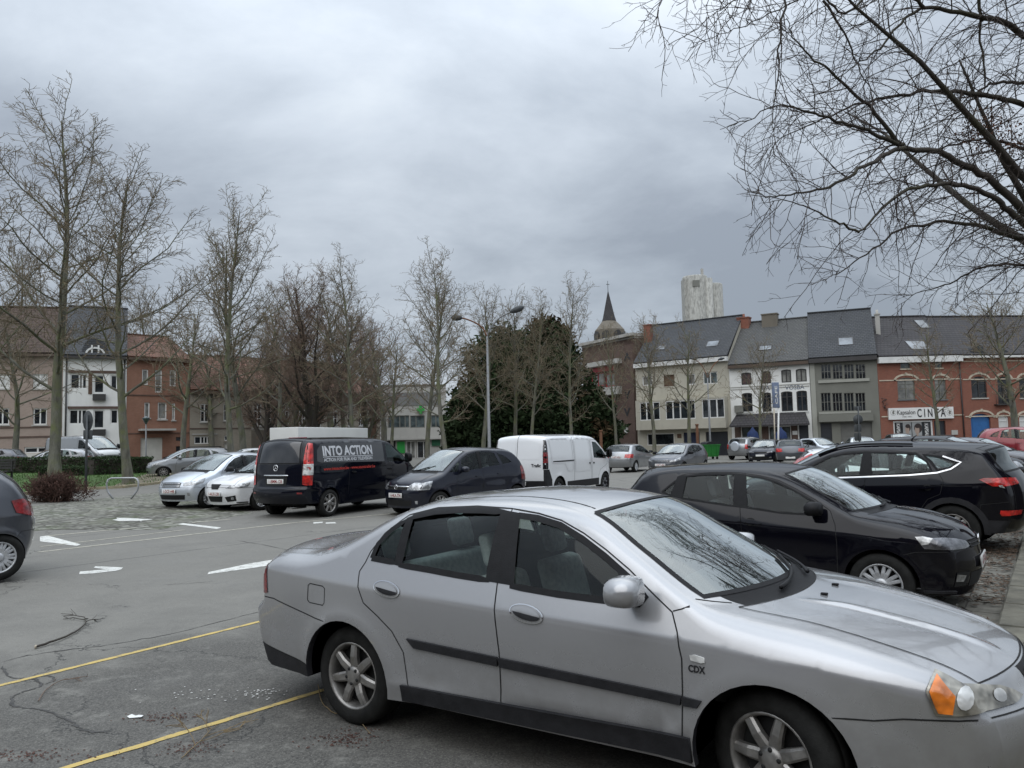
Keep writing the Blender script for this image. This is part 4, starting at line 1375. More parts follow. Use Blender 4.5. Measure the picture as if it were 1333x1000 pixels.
def trafic_extra(c):
    c.side_patch('sliding_rail', [(-1.9, 1.16), (-.62, 1.16), (-.62, 1.125), (-1.9, 1.125)], .008, M_PLASTIC, wall=.008, perside=True)
    for L in ([(-2.02, 1.76), (-1.95, 1.82), (-.75, 1.83), (-.68, 1.76), (-.68, .84), (-1.0, .84), (-1.2, 1.08), (-1.95, 1.12)], [(-.52, 1.76), (-.46, 1.83), (.42, 1.81), (.50, 1.74), (.50, .80), (-.52, .80)]):
        c.side_line('panel_crease%.1f' % L[0][0], L, .03, c.paint, .008, closed=True, name='panel_crease', perside=True)
    c.side_line('body', [(-.60, 1.86), (-.60, .3)], .012, M_GAP); c.side_line('body', [(.56, 1.86), (.56, .3)], .012, M_GAP)
    c.side_patch('sill_trim', [(-1.05, .52), (1.06, .52), (1.06, .31), (-1.05, .31)], .012, M_TRIM, wall=.012)
    c.end_patch('door_badge', [(-.20, .70), (.20, .70), (.20, .66), (-.20, .66)], .006, M_GAP, False)
    V, F = text_mesh('Trafic', .13, .004)
    pm = c.endmap([(-.45 - v[0], 1.0 + v[1]) for v in V], False, .008)
    FF = [(f[0], f[q], f[q + 1]) for f in F for q in range(1, len(f) - 1)]
    c.part('lettering', 'lettering').add(pm[0], pm[1], FF, M_TRIM)
    c.strip_line('body', [(1, 0.05), (6.6, .05)], .014, M_GAP, .003)
    P, N = c.strip(np.array([6.75 * c.ns]), np.array([.35]), .0)
    mb = MB(); x, y, z = P[0]; mb.bevbox(x - .04, x + .02, y - .12, y + .12, z - .05, z + .008, .008); c.raw('brake_lamp', 'brake_lamp', mb, M_REDL)


TRAFIC = dict(
    wb=3.1, wr=.335, ra=.385, track=.82, sill=.30, rim=.205, tw=.215, spokes=(8, .034, .030, 0), rimmat=M_GREY, flare=.02, flarew=.07,
    w=[(-2.5, .84), (-2.3, .90), (-2.0, .935), (-1.5, .945), (0, .95), (1.2, .945), (1.8, .92), (2.1, .84), (2.4, .72)],
    zs=1.0, zb=[(-2.4, 1.3), (1.5, 1.15), (2.4, 1.05)], sh=.02, tum=.08, tumc=.06, low=.04, creases=[],
    top=[(-2.26, .40, -2.34, .40, .06), (-2.30, .6, -2.38, .6, .07), (-2.30, 1.0, -2.38, 1.0, .08), (-2.27, 1.35, -2.345, 1.35, .08), (-2.23, 1.65, -2.30, 1.66, .08),
         (-2.18, 1.82, -2.25, 1.86, .09), (-2.06, 1.885, -2.12, 1.94, .09), (-1.0, 1.90, -1.0, 1.96, .09), (.5, 1.885, .5, 1.95, .09), (.98, 1.80, 1.09, 1.875, .08),
         (1.5, 1.47, 1.68, 1.53, .07), (1.88, 1.20, 2.05, 1.24, .08), (2.0, 1.12, 2.15, 1.15, .1), (2.2, .95, 2.33, .98, .1), (2.25, .75, 2.40, .76, .09), (2.25, .55, 2.40, .55, .09), (2.18, .28, 2.31, .26, .09)],
    front=(13, 16), rear=(0, 6),
    zones=[('windscreen', 9.1, 11, .92, M_WGLASS), ('cowl', 11, 12, .84, M_PLASTIC), ('bonnet', 12, 13.6, .9, None), ('front_bumper', 14.5, 16, 1, None), ('rear_bumper', 0, .9, 1, M_TRIM)],
    windows=[('window', [(.72, 1.18), (.72, 1.70), (.98, 1.68), (1.40, 1.42), (1.68, 1.18), (1.62, 1.13)], 0)], sealw=.04,
    regions=[('door', [(.62, 1.18), (.62, 1.78), (1.0, 1.755), (1.47, 1.455), (1.76, 1.18), (1.72, .95), (1.22, .80), (1.06, .6), (1.06, .34), (.62, .34)], None),
             ('rear_bumper', [(-1.95, .1), (-1.97, .62), (-2.12, .92), (-2.6, .92), (-2.6, .1)], M_TRIM), ('front_bumper', [(1.8, .1), (1.85, .60), (2.5, .64), (2.5, .1)], None)],
    lamps=[('tail_light', [(-2.16, 1.78), (-2.18, .94), ('E', .94), ('E', 1.78)], [('E', .94), ('E', 1.78), (.80, 1.78), (.82, .94)], M_FILM, False, .014),
           ('tail_lens', [(-2.185, 1.42), (-2.19, 1.12), ('E', 1.12), ('E', 1.42)], [('E', 1.12), ('E', 1.42), (.84, 1.42), (.84, 1.12)], M_REDL, False, .018),
           ('headlight', [(1.9, 1.02), (2.0, .80), ('E', .78), ('E', .95)], [('E', .78), ('E', .95), (.5, .93), (.5, .80)], M_HEAD, True, .006)],
    ends=[('rear_window', [(.10, 1.72), (.70, 1.70), (.72, 1.22), (.10, 1.22)], M_WHITE, False, .004, True, 0)],
    handles=[(.70, 1.02, 0), (.42, 1.02, 0)], handle_l=.07, handle_mat=M_PLASTIC, mirror=(1.55, 1.22, .20, .30, M_PLASTIC, True), plate=[(False, .52, ''), (True, .6, '')],
    extra=[trafic_extra], seatx=.95, seatz=.85, seath=1.6, dashx=1.45, rows=1)


def c3_extra(c):
    mb = MB()
    for k in range(3):
        pts = [c.endmap([(y, .62 + k * .04)], True, .010)[0][0] for y in np.linspace(-.34, .34, 9)]
        mb.tube([tuple(q) for q in pts], .012, 5)
    c.raw('grille_slat', 'grille_slats', mb, M_CHROME)


C3 = dict(
    wb=2.46, wr=.295, ra=.345, track=.72, sill=.22, rim=.20, tw=.185, spokes=(8, .024, .020, 1), rimmat=M_COVER, flare=.022, flarew=.07,
    w=[(-1.9, .62), (-1.65, .74), (-1.3, .81), (-.8, .83), (0, .832), (.9, .825), (1.3, .80), (1.6, .73), (1.85, .62)],
    zs=[(-1.7, .88), (0, .84), (1.7, .70)], zb=[(-1.6, 1.08), (0, 1.03), (.8, .97), (1.7, .78)], sh=.2, tum=.32, tumc=.3, low=.06, creases=[],
    top=[(-1.62, .28, -1.76, .26, .09), (-1.70, .55, -1.85, .55, .1), (-1.69, .82, -1.84, .84, .1), (-1.55, 1.08, -1.70, 1.12, .09), (-1.28, 1.34, -1.42, 1.40, .08),
         (-.9, 1.445, -.95, 1.50, .09), (-.3, 1.472, -.3, 1.53, .09), (.12, 1.42, .25, 1.49, .08), (.55, 1.23, .74, 1.31, .07), (.93, 1.01, 1.15, 1.06, .07),
         (1.06, .965, 1.25, 1.01, .1), (1.36, .89, 1.52, .94, .12), (1.62, .75, 1.78, .79, .1), (1.70, .62, 1.87, .64, .09), (1.73, .45, 1.90, .45, .09), (1.67, .24, 1.82, .22, .09)],
    front=(12, 15), rear=(0, 4),
    zones=[('windscreen', 7, 9, .92, M_WGLASS), ('cowl', 9, 10, .84, M_PLASTIC), ('bonnet', 10, 12.4, .88, None), ('front_bumper', 13.2, 15, 1, None), ('rear_window', 2.8, 4, .84, M_DGLASS), ('tailgate', 1.4, 4.3, .88, None), ('rear_bumper', 0, 1.4, 1, None)],
    windows=[('window', [(.70, 1.0), (.48, 1.19), (.20, 1.34), (-.08, 1.41), (-.06, 1.06)], 1), ('window', [(-.16, 1.06), (-.18, 1.42), (-.5, 1.425), (-.85, 1.385), (-.98, 1.1)], 0)],
    black=[[(-.07, 1.42), (-.19, 1.43), (-.17, 1.05), (-.05, 1.05)]], sealw=.025,
    regions=[('door', [(-.14, 1.04), (-.12, .3), (-.72, .3), (-.86, .6), (-1.03, .9), (-1.03, 1.1), (-.88, 1.405), (-.5, 1.445), (-.14, 1.44)], None),
             ('door', [(-.14, 1.04), (-.14, 1.44), (.22, 1.365), (.5, 1.215), (.76, 1.0), (.82, .8), (.82, .3), (-.12, .3)], None),
             ('front_bumper', [(1.4, .1), (1.42, .56), (1.55, .60), (2, .62), (2, .1)], None), ('rear_bumper', [(-1.4, .1), (-1.4, .5), (-1.5, .62), (-2, .64), (-2, .1)], None)],
    lamps=[('headlight', [(1.32, .84), (1.42, .70), ('E', .66), ('E', .76)], [('E', .66), ('E', .76), (.55, .77), (.42, .72), (.44, .64)], M_HEAD, True, .010),
           ('tail_light', [(-1.4, 1.05), (-1.45, .8), ('E', .8), ('E', 1.0)], [('E', .8), ('E', 1.0), (.5, 1.0), (.5, .8)], M_REDL, False, .006)],
    ends=[('grille', [(-.36, .73), (.36, .73), (.34, .60), (-.34, .60)], M_GAP, True, .003, False, 0), ('lower_grille', [(-.50, .40), (.50, .40), (.46, .27), (-.46, .27)], M_GAP, True, .003, False, 0),
          ('fog_light', [(.55, .46), (.65, .46), (.65, .38), (.56, .38)], M_HEAD, True, .006, True, 0)],
    handles=[(-.75, .92, 0), (.05, .88, 1)], mirror=(.58, 1.0, .18, .14, M_PLASTIC, True), plate=[(True, .50, '1-DCF-448'), (False, .8, '')], extra=[c3_extra], seatx=-.1, seatz=.55, seath=1.25, dashx=.66)


def variant(S, **k):
    d = dict(S); d.update(k); return d


def car(name, label, S, pm, x, y, deg, cat='car', group=None, near=2, sc=(1, 1, 1), gl=None, **k):
    r = thing(name, label, cat, (x, y, float(gz(x, y))), radians(deg), group)
    r['_'] = 0
    del r['_']
    ns, st, nt = {0: (3, .22, 4), 1: (4, .12, 6), 2: (6, .07, 9)}[near]
    c = CarB(S, pm, ns, st, nt, sc, r, gl=gl, **k)
    return r
# =================================================================== GROUND
def m_asphalt():
    m = bpy.data.materials.new('asphalt'); t = NT(m)
    tc = t.n('ShaderNodeTexCoord'); P = tc.outputs['Object']
    sep = t.n('ShaderNodeSeparateXYZ'); t.l(P, sep.inputs[0])
    # v = distance from the kerb line, measured to the left
    v = t.math('SUBTRACT', t.math('ADD', t.math('MULTIPLY', sep.outputs[0], -.82), t.math('MULTIPLY', sep.outputs[1], .573)), .494)
    big = t.noise(P, .22, 5, .6, .4); mid = t.noise(P, 1.3, 6, .65, .5); fine = t.noise(P, 60, 3, .6); grit = t.noise(P, 110, 3, .6)
    edge = t.math('ADD', v, t.math('MULTIPLY', t.math('SUBTRACT', t.noise(P, .8, 6, .7, .8), .5), 3.6))
    bay = t.maprange(edge, 6.8, 5.6)              # coarse dark surfacing in the kerb-side bays
    far = t.maprange(sep.outputs[1], 3, 16)
    base = t.mix(t.maprange(mid, .3, .72), (.128, .123, .110), (.208, .200, .178))
    base = t.mix(t.maprange(big, .35, .65), base, (.170, .164, .146))
    base = t.mix(t.math('MULTIPLY', t.maprange(t.noise(P, 3.2, 7, .75, 1.0), .55, .72), .30), base, (.085, .085, .083))
    dark = t.mix(t.maprange(fine, .35, .65), (.040, .038, .035), (.122, .116, .103))
    patchy = t.math('MULTIPLY', bay, t.maprange(t.math('ADD', t.math('MULTIPLY', t.noise(P, 3.5, 10, .8), .8), t.math('MULTIPLY', fine, .2)), .38, .47))
    col = t.mix(t.math('MULTIPLY', patchy, .92), base, dark)
    # brown leaf dust gathering towards the kerb
    dust = t.math('MULTIPLY', t.maprange(v, 2.6, .2), t.maprange(t.noise(P, 2.4, 7, .7, .8), .45, .62))
    dust = t.math('MULTIPLY', dust, t.maprange(v, -.2, .1))
    col = t.mix(t.math('MULTIPLY', dust, .75), col, (.075, .050, .033))
    # cracks
    wv = t.n('ShaderNodeVectorMath'); wv.operation = 'ADD'
    nz = t.n('ShaderNodeTexNoise', in_Scale=.9, in_Detail=6, in_Roughness=.7); t.l(P, nz.inputs['Vector'])
    sc = t.n('ShaderNodeVectorMath'); sc.operation = 'SCALE'; sc.inputs['Scale'].default_value = 1.6; t.l(nz.outputs['Color'], sc.inputs[0])
    t.l(P, wv.inputs[0]); t.l(sc.outputs[0], wv.inputs[1])
    vo = t.n('ShaderNodeTexVoronoi'); vo.feature = 'DISTANCE_TO_EDGE'; vo.inputs['Scale'].default_value = .22; t.l(wv.outputs[0], vo.inputs['Vector'])
    ck = t.maprange(vo.outputs['Distance'], .0045, .0010)
    ck = t.math('MULTIPLY', ck, t.maprange(t.noise(P, .5, 3), .46, .56))
    # straight joints between the surfacing strips, parallel to the kerb
    jv = t.math('ADD', v, t.math('MULTIPLY', t.math('SUBTRACT', mid, .5), .12))
    for c in (11.6, 15.3, 19.2):
        j = t.maprange(t.math('ABSOLUTE', t.math('SUBTRACT', jv, c)), .030, .008)
        ck = t.math('MAXIMUM', ck, t.math('MULTIPLY', j, t.math('MULTIPLY', t.maprange(t.noise(P, .7, 5, .7), .38, .5), .8)))
    col = t.mix(t.math('MULTIPLY', t.maprange(t.noise(P, 14, 5, .7), .5, .72), .22), col, (.08, .075, .065))
    col = t.mix(t.math('MULTIPLY', ck, .85), col, (.03, .03, .028))
    col = t.mix(t.math('MULTIPLY', t.maprange(grit, .58, .70), .45), col, (.36, .35, .32))
    col = t.mix(t.math('MULTIPLY', t.maprange(grit, .43, .30), .55), col, (.04, .04, .04))
    rough = t.math('ADD', t.math('MULTIPLY', mid, .2), .70)
    rough = t.math('SUBTRACT', rough, t.math('MULTIPLY', t.maprange(t.noise(P, .6, 4, .6), .5, .7), .14))
    b = t.bsdf(Base_Color=col, Roughness=rough, Specular_IOR_Level=.35)
    h = t.math('ADD', t.math('MULTIPLY', fine, .6), t.math('MULTIPLY', grit, .5))
    h = t.math('SUBTRACT', h, t.math('MULTIPLY', ck, 1.5))
    bn = t.n('ShaderNodeBump', in_Strength=.5, in_Distance=.006); t.l(h, bn.inputs['Height']); t.l(bn.outputs[0], b.inputs['Normal'])
    t.out(b.outputs[0]); return m


def m_cobble():
    m = bpy.data.materials.new('cobbles'); t = NT(m)
    tc = t.n('ShaderNodeTexCoord'); P = tc.outputs['Object']
    mp = t.n('ShaderNodeMapping'); mp.inputs['Rotation'].default_value = (0, 0, radians(-55)); t.l(P, mp.inputs[0])
    vo = t.n('ShaderNodeTexVoronoi'); vo.inputs['Scale'].default_value = 4.8; vo.inputs['Randomness'].default_value = .45; t.l(mp.outputs[0], vo.inputs['Vector'])
    ve = t.n('ShaderNodeTexVoronoi'); ve.feature = 'DISTANCE_TO_EDGE'; ve.inputs['Scale'].default_value = 4.8; ve.inputs['Randomness'].default_value = .45; t.l(mp.outputs[0], ve.inputs['Vector'])
    sv = t.n('ShaderNodeSeparateXYZ'); t.l(vo.outputs['Color'], sv.inputs[0])
    c = t.mix(sv.outputs[0], (.10, .10, .082), (.265, .26, .225))
    e = t.maprange(ve.outputs['Distance'], .16, .03)
    moss = t.mix(t.maprange(t.noise(P, 1.1, 5, .6), .45, .65), (.05, .046, .034), (.06, .075, .03))
    c = t.mix(e, c, moss)
    c = t.mix(t.math('MULTIPLY', t.maprange(t.noise(P, .7, 5), .5, .7), .4), c, (.17, .165, .13))
    b = t.bsdf(Base_Color=c, Roughness=.8)
    bn = t.n('ShaderNodeBump', in_Strength=.9, in_Distance=.03); t.l(ve.outputs['Distance'], bn.inputs['Height']); t.l(bn.outputs[0], b.inputs['Normal'])
    t.out(b.outputs[0]); return m


def m_mark(name, col, wear=.5):
    """worn road paint: the asphalt shows through where it is gone"""
    m = bpy.data.materials.new(name); t = NT(m)
    tc = t.n('ShaderNodeTexCoord'); P = tc.outputs['Object']
    n1 = t.noise(P, 9, 7, .75, .4); n2 = t.noise(P, 70, 3, .6)
    f = t.math('ADD', t.math('MULTIPLY', n1, .65), t.math('MULTIPLY', n2, .35))
    k = t.maprange(f, .47 + (.5 - wear) * .32, .62 + (.5 - wear) * .32)
    c = t.mix(k, tuple(x for x in col), (.16, .15, .125))
    b = t.bsdf(Base_Color=c, Roughness=.75)
    t.out(b.outputs[0]); return m


def sheet(name, px, mat, h=.004, world=False, kind='structure', step=None, label=None):
    pts = [at(*p) for p in px] if not world else px
    if step:
        VV, F = tri_poly(densify(pts, step), (), step)
    else:
        VV, F = tri_poly(pts, (), 1, inner=False)
    V = [(x, y, float(gz(x, y)) + h) for x, y in VV]
    o = mesh_obj(name, V, F, mat)
    return tag(o, label, None, None, kind)


def grid_axis(a, b, near, fine, coarse):
    out = [a]
    while out[-1] < b:
        d = max(0, abs(out[-1]) - near)
        out.append(out[-1] + fine + d * coarse)
    return np.array(out)

gx = np.concatenate([[-1500, -900, -600, -400], grid_axis(-300, -13, 40, 3, .1), np.arange(-12, 6, .2), grid_axis(6, 300, 40, 3, .1), [500, 900, 1500]])
gy = np.concatenate([[-400, -200, -80], grid_axis(-60, 300, 30, 3, .1), [500, 900, 1600, 2500]])
GX, GY = np.meshgrid(gx, gy, indexing='ij')
gV = np.stack([GX, GY, gz(np.maximum(GX, -120), GY)], -1).reshape(-1, 3)
k = len(gy)
gF = [(i * k + j, (i + 1) * k + j, (i + 1) * k + j + 1, i * k + j + 1) for i in range(len(gx) - 1) for j in range(k - 1)]
tag(mesh_obj('ground', gV, gF, m_asphalt()), kind='structure')

KD = np.array([.573, .820]); KN = np.array([-.820, .573]); K0 = np.array([3.56, 5.94])


def kp(u, v): return tuple(K0 + KD * u + KN * v)

M_YEL = m_mark('worn_yellow_paint', (.50, .37, .12), .40)
M_WM = m_mark('worn_white_paint', (.62, .62, .58), .42)
M_WM2 = m_mark('very_worn_paint', (.40, .38, .31), .50)


def band(name, a, b, w, mat, h=.004, jit=False):
    a = np.array(at(*a)); b = np.array(at(*b))
    d = b - a; d /= np.linalg.norm(d); n = np.array([-d[1], d[0]]) * w / 2
    if not jit: return sheet(name, [tuple(a + n), tuple(b + n), tuple(b - n), tuple(a - n)], mat, h, True, step=1.5)
    m = int(np.linalg.norm(b - a) / .07)
    up = [tuple(a + (b - a) * i / m + n * rng.uniform(.72, 1.12)) for i in range(m + 1)]
    dn_ = [tuple(a + (b - a) * i / m - n * rng.uniform(.72, 1.12)) for i in range(m, -1, -1)]
    return sheet(name, up + dn_, mat, h, True)

band('painted_bay_line', (-90, 915), (352, 806), .062, M_YEL, jit=True)
band('painted_bay_line', (40, 1014), (470, 884), .062, M_YEL, jit=True)
for pts in ([(103, 748), (104, 744.5), (138, 741.5), (122, 739.5), (124, 737.5), (160, 739), (158, 741.5), (150, 743.5), (120, 747)],
            [(270, 748), (272, 745), (330, 733), (362, 728), (362, 735), (320, 741)],
            [(52, 699), (62, 697.5), (105, 709), (100, 711), (78, 708), (52, 705)],
            [(138, 677), (148, 674), (208, 676.5), (200, 678.5), (180, 680.5), (168, 679), (155, 679)],
            [(226, 682), (232, 680.5), (288, 687), (283, 689)],
            [(152, 661.5), (174, 662), (174, 663.5), (152, 663)],
            [(408, 680), (420, 679.5), (420, 681), (408, 682)], [(424, 680.5), (436, 680), (438, 681.5), (424, 682)],
            [(896, 623), (910, 622), (912, 624), (897, 625)], [(836, 612), (852, 611), (853, 612.5), (837, 613.5)], [(800, 644), (812, 643), (814, 645.5), (801, 646)],
            [(842, 630), (858, 629), (858, 630.5), (842, 631.5)],
            [(1240, 713), (1262, 713), (1262, 715), (1240, 715)], [(1270, 730), (1296, 730.5), (1296, 733), (1270, 732.5)], [(1000, 640), (1040, 636), (1040, 637), (1000, 641)]):
    sheet('painted_arrow_mark', pts, M_WM)
band('faded_lane_line', (60, 698), (300, 676), .10, M_WM2); band('faded_lane_line', (50, 719), (380, 681), .10, M_WM2)
band('faded_lane_line', (52, 712), (240, 690), .07, M_WM2); band('faded_lane_line', (380, 681), (520, 668), .09, M_WM2)

M_COB = m_cobble()
sheet('cobbled_strip', [(-60, 676), (42, 659), (206, 641), (300, 662), (330, 668), (206, 690), (60, 690), (-60, 700)], M_COB, .004, step=1.0)

# kerb and what lies behind it, on the right
M_KERB = simple('kerb_stone', (.115, .108, .084), .9, 0, .45, 3.5, .5)
M_SOIL = simple('mossy_soil', (.06, .052, .03), .95, 0, .5, 3, .6, bscale=30)
mb = MB(); L = .98
for i in range(-8, 46):
    mb.V; u0 = i; dz = rng.uniform(-.006, .006); dv = rng.uniform(-.01, .01)
    P = [kp(u0 + .006, dv), kp(u0 + L + .006, dv), kp(u0 + L + .006, -.24 + dv), kp(u0 + .006, -.24 + dv)]
    Q = [kp(u0 + .016, dv - .02), kp(u0 + L - .004, dv - .02), kp(u0 + L - .004, -.24 + dv), kp(u0 + .016, -.24 + dv)]
    mb.add([(*p, -.1) for p in P] + [(*p, .09 + dz) for p in P] + [(*p, .115 + dz) for p in Q], [(0, 4, 5, 1), (1, 5, 6, 2), (2, 6, 7, 3), (3, 7, 4, 0), (4, 8, 9, 5), (5, 9, 10, 6), (6, 10, 11, 7), (7, 11, 8, 4), (8, 11, 10, 9)])
tag(mb.build('kerb', M_KERB), kind='structure')
sheet('pavement', [kp(-9, -.25), kp(46, -.25), kp(46, -6), kp(-9, -6)], M_SOIL, .085, True, step=1.5)
# gutter slabs next to the kerb
M_GUT = simple('gutter_slabs', (.155, .148, .128), .9, 0, .4, 4, .4, spec=.15)
mb = MB()
for i in range(-14, 90):
    for r in range(2):
        a = i * .5; v0 = .02 + r * .33
        z = .008 + rng.uniform(0, .008)
        P = [kp(a + .008, v0), kp(a + .49, v0), kp(a + .49, v0 + .315), kp(a + .008, v0 + .315)]
        mb.add([(*p, z) for p in P] + [(*p, -.05) for p in P], [(0, 3, 2, 1), (0, 1, 5, 4), (1, 2, 6, 5), (2, 3, 7, 6), (3, 0, 4, 7)])
tag(mb.build('gutter', M_GUT), kind='structure')


def litter():
    """dead leaves and bits of twig lying in the gutter"""
    V = []; F = []
    n = 9000
    u = nrng.uniform(-7, 22, n); v = np.abs(nrng.normal(.0, .42, n)) + .03
    den = np.array([sin(a * 2.3) + sin(a * 5.1 + 1) + sin(a * .9 + 2) for a in u])
    keep = nrng.uniform(-2.2, 2.2, n) < den + .3
    u = u[keep]; v = v[keep]
    P = K0[None] + KD[None] * u[:, None] + KN[None] * v[:, None]
    for (x, y) in P:
        a = rng.uniform(0, 2 * pi); s = rng.uniform(.018, .045)
        if rng.random() < .25: s1, s2 = s * 2.6, .004
        else: s1, s2 = s, s * .55
        ca, sa = cos(a), sin(a)
        z = .022 + rng.uniform(0, .018)
        b = len(V)
        for (p, q, h) in ((-1, 0, rng.uniform(0, .016)), (0, -1, 0), (1, 0, rng.uniform(0, .02)), (0, 1, rng.uniform(0, .012))):
            V.append((x + p * s1 * ca - q * s2 * sa, y + p * s1 * sa + q * s2 * ca, z + h))
        F.append((b, b + 1, b + 2, b + 3))
    m = simple('dead_leaves', (.085, .057, .038), .9, 0, .6, 9)
    tag(mesh_obj('leaf_litter', V, F, m), 'dead brown leaves and twigs lying in the gutter', kind='stuff')

litter()

# lawn on the left
M_GRASS = simple('lawn_grass', (.055, .105, .022), .95, 0, .4, 2.2, .8, bscale=60)
M_EARTH = simple('bare_earth', (.17, .145, .10), .95, 0, .25, 2, .4)
LAWN = [(-140, 668), (40, 643), (106, 638), (158, 635.5), (205, 630), (228, 622), (240, 614), (-140, 609)]
LAWNW = [at(*p) for p in LAWN]
sheet('lawn', LAWNW, M_GRASS, .06, True, step=2.5)
sheet('bare_earth_path', [(146, 635), (160, 634.5), (205, 629.5), (226, 622), (238, 616), (196, 617), (168, 626)], M_EARTH, .066, step=1.5)
mb = MB()
M_LK = simple('lawn_kerb_stone', (.30, .26, .17), .9, 0, .25, 5, .3)
for a, b in zip(LAWNW[:5], LAWNW[1:6]):
    a = np.array(a); b = np.array(b); n = int(np.linalg.norm(b - a) / 1.0)
    d = (b - a) / max(n, 1); nn = np.array([d[1], -d[0]]) / np.linalg.norm(d) * .14
    for i in range(n):
        p = a + d * i; q = a + d * (i + .985)
        P = [tuple(p + nn), tuple(q + nn), tuple(q), tuple(p)]
        mb.add([(*c, float(gz(*c)) - .05) for c in P] + [(*c, float(gz(*c)) + .10) for c in P], [(0, 1, 5, 4), (1, 2, 6, 5), (2, 3, 7, 6), (3, 0, 4, 7), (4, 5, 6, 7)])
tag(mb.build('lawn_kerb', M_LK), kind='structure')


def grass_blades():
    P = np.array(LAWNW); n = 14000
    x = nrng.uniform(P[:, 0].min(), P[:, 0].max(), n); y = nrng.uniform(P[:, 1].min(), 47, n)
    ok = in_poly(np.stack([x, y], 1), LAWNW) & (x > -34); x = x[ok]; y = y[ok]
    V = []; F = []
    for a, b in zip(x, y):
        z = float(gz(a, b)) + .055; t = rng.uniform(0, 2 * pi); h = rng.uniform(.05, .12); w = .02
        i = len(V); V += [(a - w * cos(t), b - w * sin(t), z), (a + w * cos(t), b + w * sin(t), z), (a + rng.uniform(-.04, .04), b + rng.uniform(-.04, .04), z + h)]
        F.append((i, i + 1, i + 2))
    tag(mesh_obj('grass', V, F, simple('grass_blade', (.06, .12, .025), .9, 0, .4, 1.5)), 'short green grass blades on the lawn', kind='stuff')

grass_blades()

# =================================================================== BUILDINGS
def m_brick(name, c1, c2, mortar, scale=1.0, bw=.22, bh=.07, stain=.25):
    m = bpy.data.materials.new(name); t = NT(m)
    tc = t.n('ShaderNodeTexCoord'); sep = t.n('ShaderNodeSeparateXYZ'); t.l(tc.outputs['Object'], sep.inputs[0])
    cm = t.n('ShaderNodeCombineXYZ'); t.l(t.math('ADD', sep.outputs[0], sep.outputs[1]), cm.inputs[0]); t.l(sep.outputs[2], cm.inputs[1])
    br = t.n('ShaderNodeTexBrick'); t.l(cm.outputs[0], br.inputs['Vector'])
    br.inputs['Color1'].default_value = (*c1, 1); br.inputs['Color2'].default_value = (*c2, 1); br.inputs['Mortar'].default_value = (*mortar, 1)
    br.inputs['Scale'].default_value = scale; br.inputs['Brick Width'].default_value = bw; br.inputs['Row Height'].default_value = bh; br.inputs['Mortar Size'].default_value = .010
    n1 = t.noise(tc.outputs['Object'], .7, 6, .65); n2 = t.noise(tc.outputs['Object'], 5, 5, .6)
    c = t.mix(t.math('MULTIPLY', t.maprange(n1, .42, .68), stain * 1.6, clamp=True), br.outputs[0], tuple(x * .45 for x in c1))
    c = t.mix(t.math('MULTIPLY', t.maprange(n2, .5, .8), stain), c, mortar)
    b = t.bsdf(Base_Color=c, Roughness=.88)
    bn = t.n('ShaderNodeBump', in_Strength=.4, in_Distance=.01); t.l(br.outputs['Fac'], bn.inputs['Height']); bn.invert = True; t.l(bn.outputs[0], b.inputs['Normal'])
    t.out(b.outputs[0]); return m


def m_stucco(name, col, stain=.3):
    m = bpy.data.materials.new(name); t = NT(m)
    tc = t.n('ShaderNodeTexCoord'); P = tc.outputs['Object']
    mp = t.n('ShaderNodeMapping'); mp.inputs['Scale'].default_value = (1, 1, .25); t.l(P, mp.inputs[0])
    st = t.noise(mp.outputs[0], 2.2, 6, .7); n1 = t.noise(P, .6, 5); f = t.noise(P, 30, 3)
    c = t.mix(t.maprange(n1, .35, .65), tuple(x * .88 for x in col), col)
    c = t.mix(t.math('MULTIPLY', t.maprange(st, .52, .78), stain), c, tuple(x * .45 for x in col))
    c = t.mix(t.math('MULTIPLY', t.maprange(f, .5, .8), .12), c, tuple(x * .6 for x in col))
    b = t.bsdf(Base_Color=c, Roughness=.9)
    bn = t.n('ShaderNodeBump', in_Strength=.15, in_Distance=.01); t.l(f, bn.inputs['Height']); t.l(bn.outputs[0], b.inputs['Normal'])
    t.out(b.outputs[0]); return m


def m_roof(name, c1, c2, row=.33, wid=.25, moss=.25, mosscol=(.10, .11, .05)):
    m = bpy.data.materials.new(name); t = NT(m)
    tc = t.n('ShaderNodeTexCoord'); P = tc.outputs['Object']; sep = t.n('ShaderNodeSeparateXYZ'); t.l(P, sep.inputs[0])
    cm = t.n('ShaderNodeCombineXYZ'); t.l(sep.outputs[0], cm.inputs[0]); t.l(t.math('MULTIPLY', sep.outputs[2], 1.35), cm.inputs[1])
    br = t.n('ShaderNodeTexBrick'); t.l(cm.outputs[0], br.inputs['Vector'])
    br.inputs['Color1'].default_value = (*c1, 1); br.inputs['Color2'].default_value = (*c2, 1); br.inputs['Mortar'].default_value = (*[x * .35 for x in c1], 1)
    br.inputs['Scale'].default_value = 1; br.inputs['Brick Width'].default_value = wid; br.inputs['Row Height'].default_value = row; br.inputs['Mortar Size'].default_value = .022
    n1 = t.noise(P, .5, 6, .65); n2 = t.noise(P, 4, 5, .7)
    c = t.mix(t.math('MULTIPLY', t.maprange(n1, .42, .66), .55), br.outputs[0], tuple(x * .55 for x in c1))
    c = t.mix(t.math('MULTIPLY', t.maprange(n2, .52, .75), moss), c, mosscol)
    saw = t.math('FRACT', t.math('DIVIDE', t.math('MULTIPLY', sep.outputs[2], 1.35), row))
    b = t.bsdf(Base_Color=c, Roughness=.8, Specular_IOR_Level=.3)
    bn = t.n('ShaderNodeBump', in_Strength=.7, in_Distance=.04); t.l(saw, bn.inputs['Height']); bn.invert = True; t.l(bn.outputs[0], b.inputs['Normal'])
    t.out(b.outputs[0]); return m


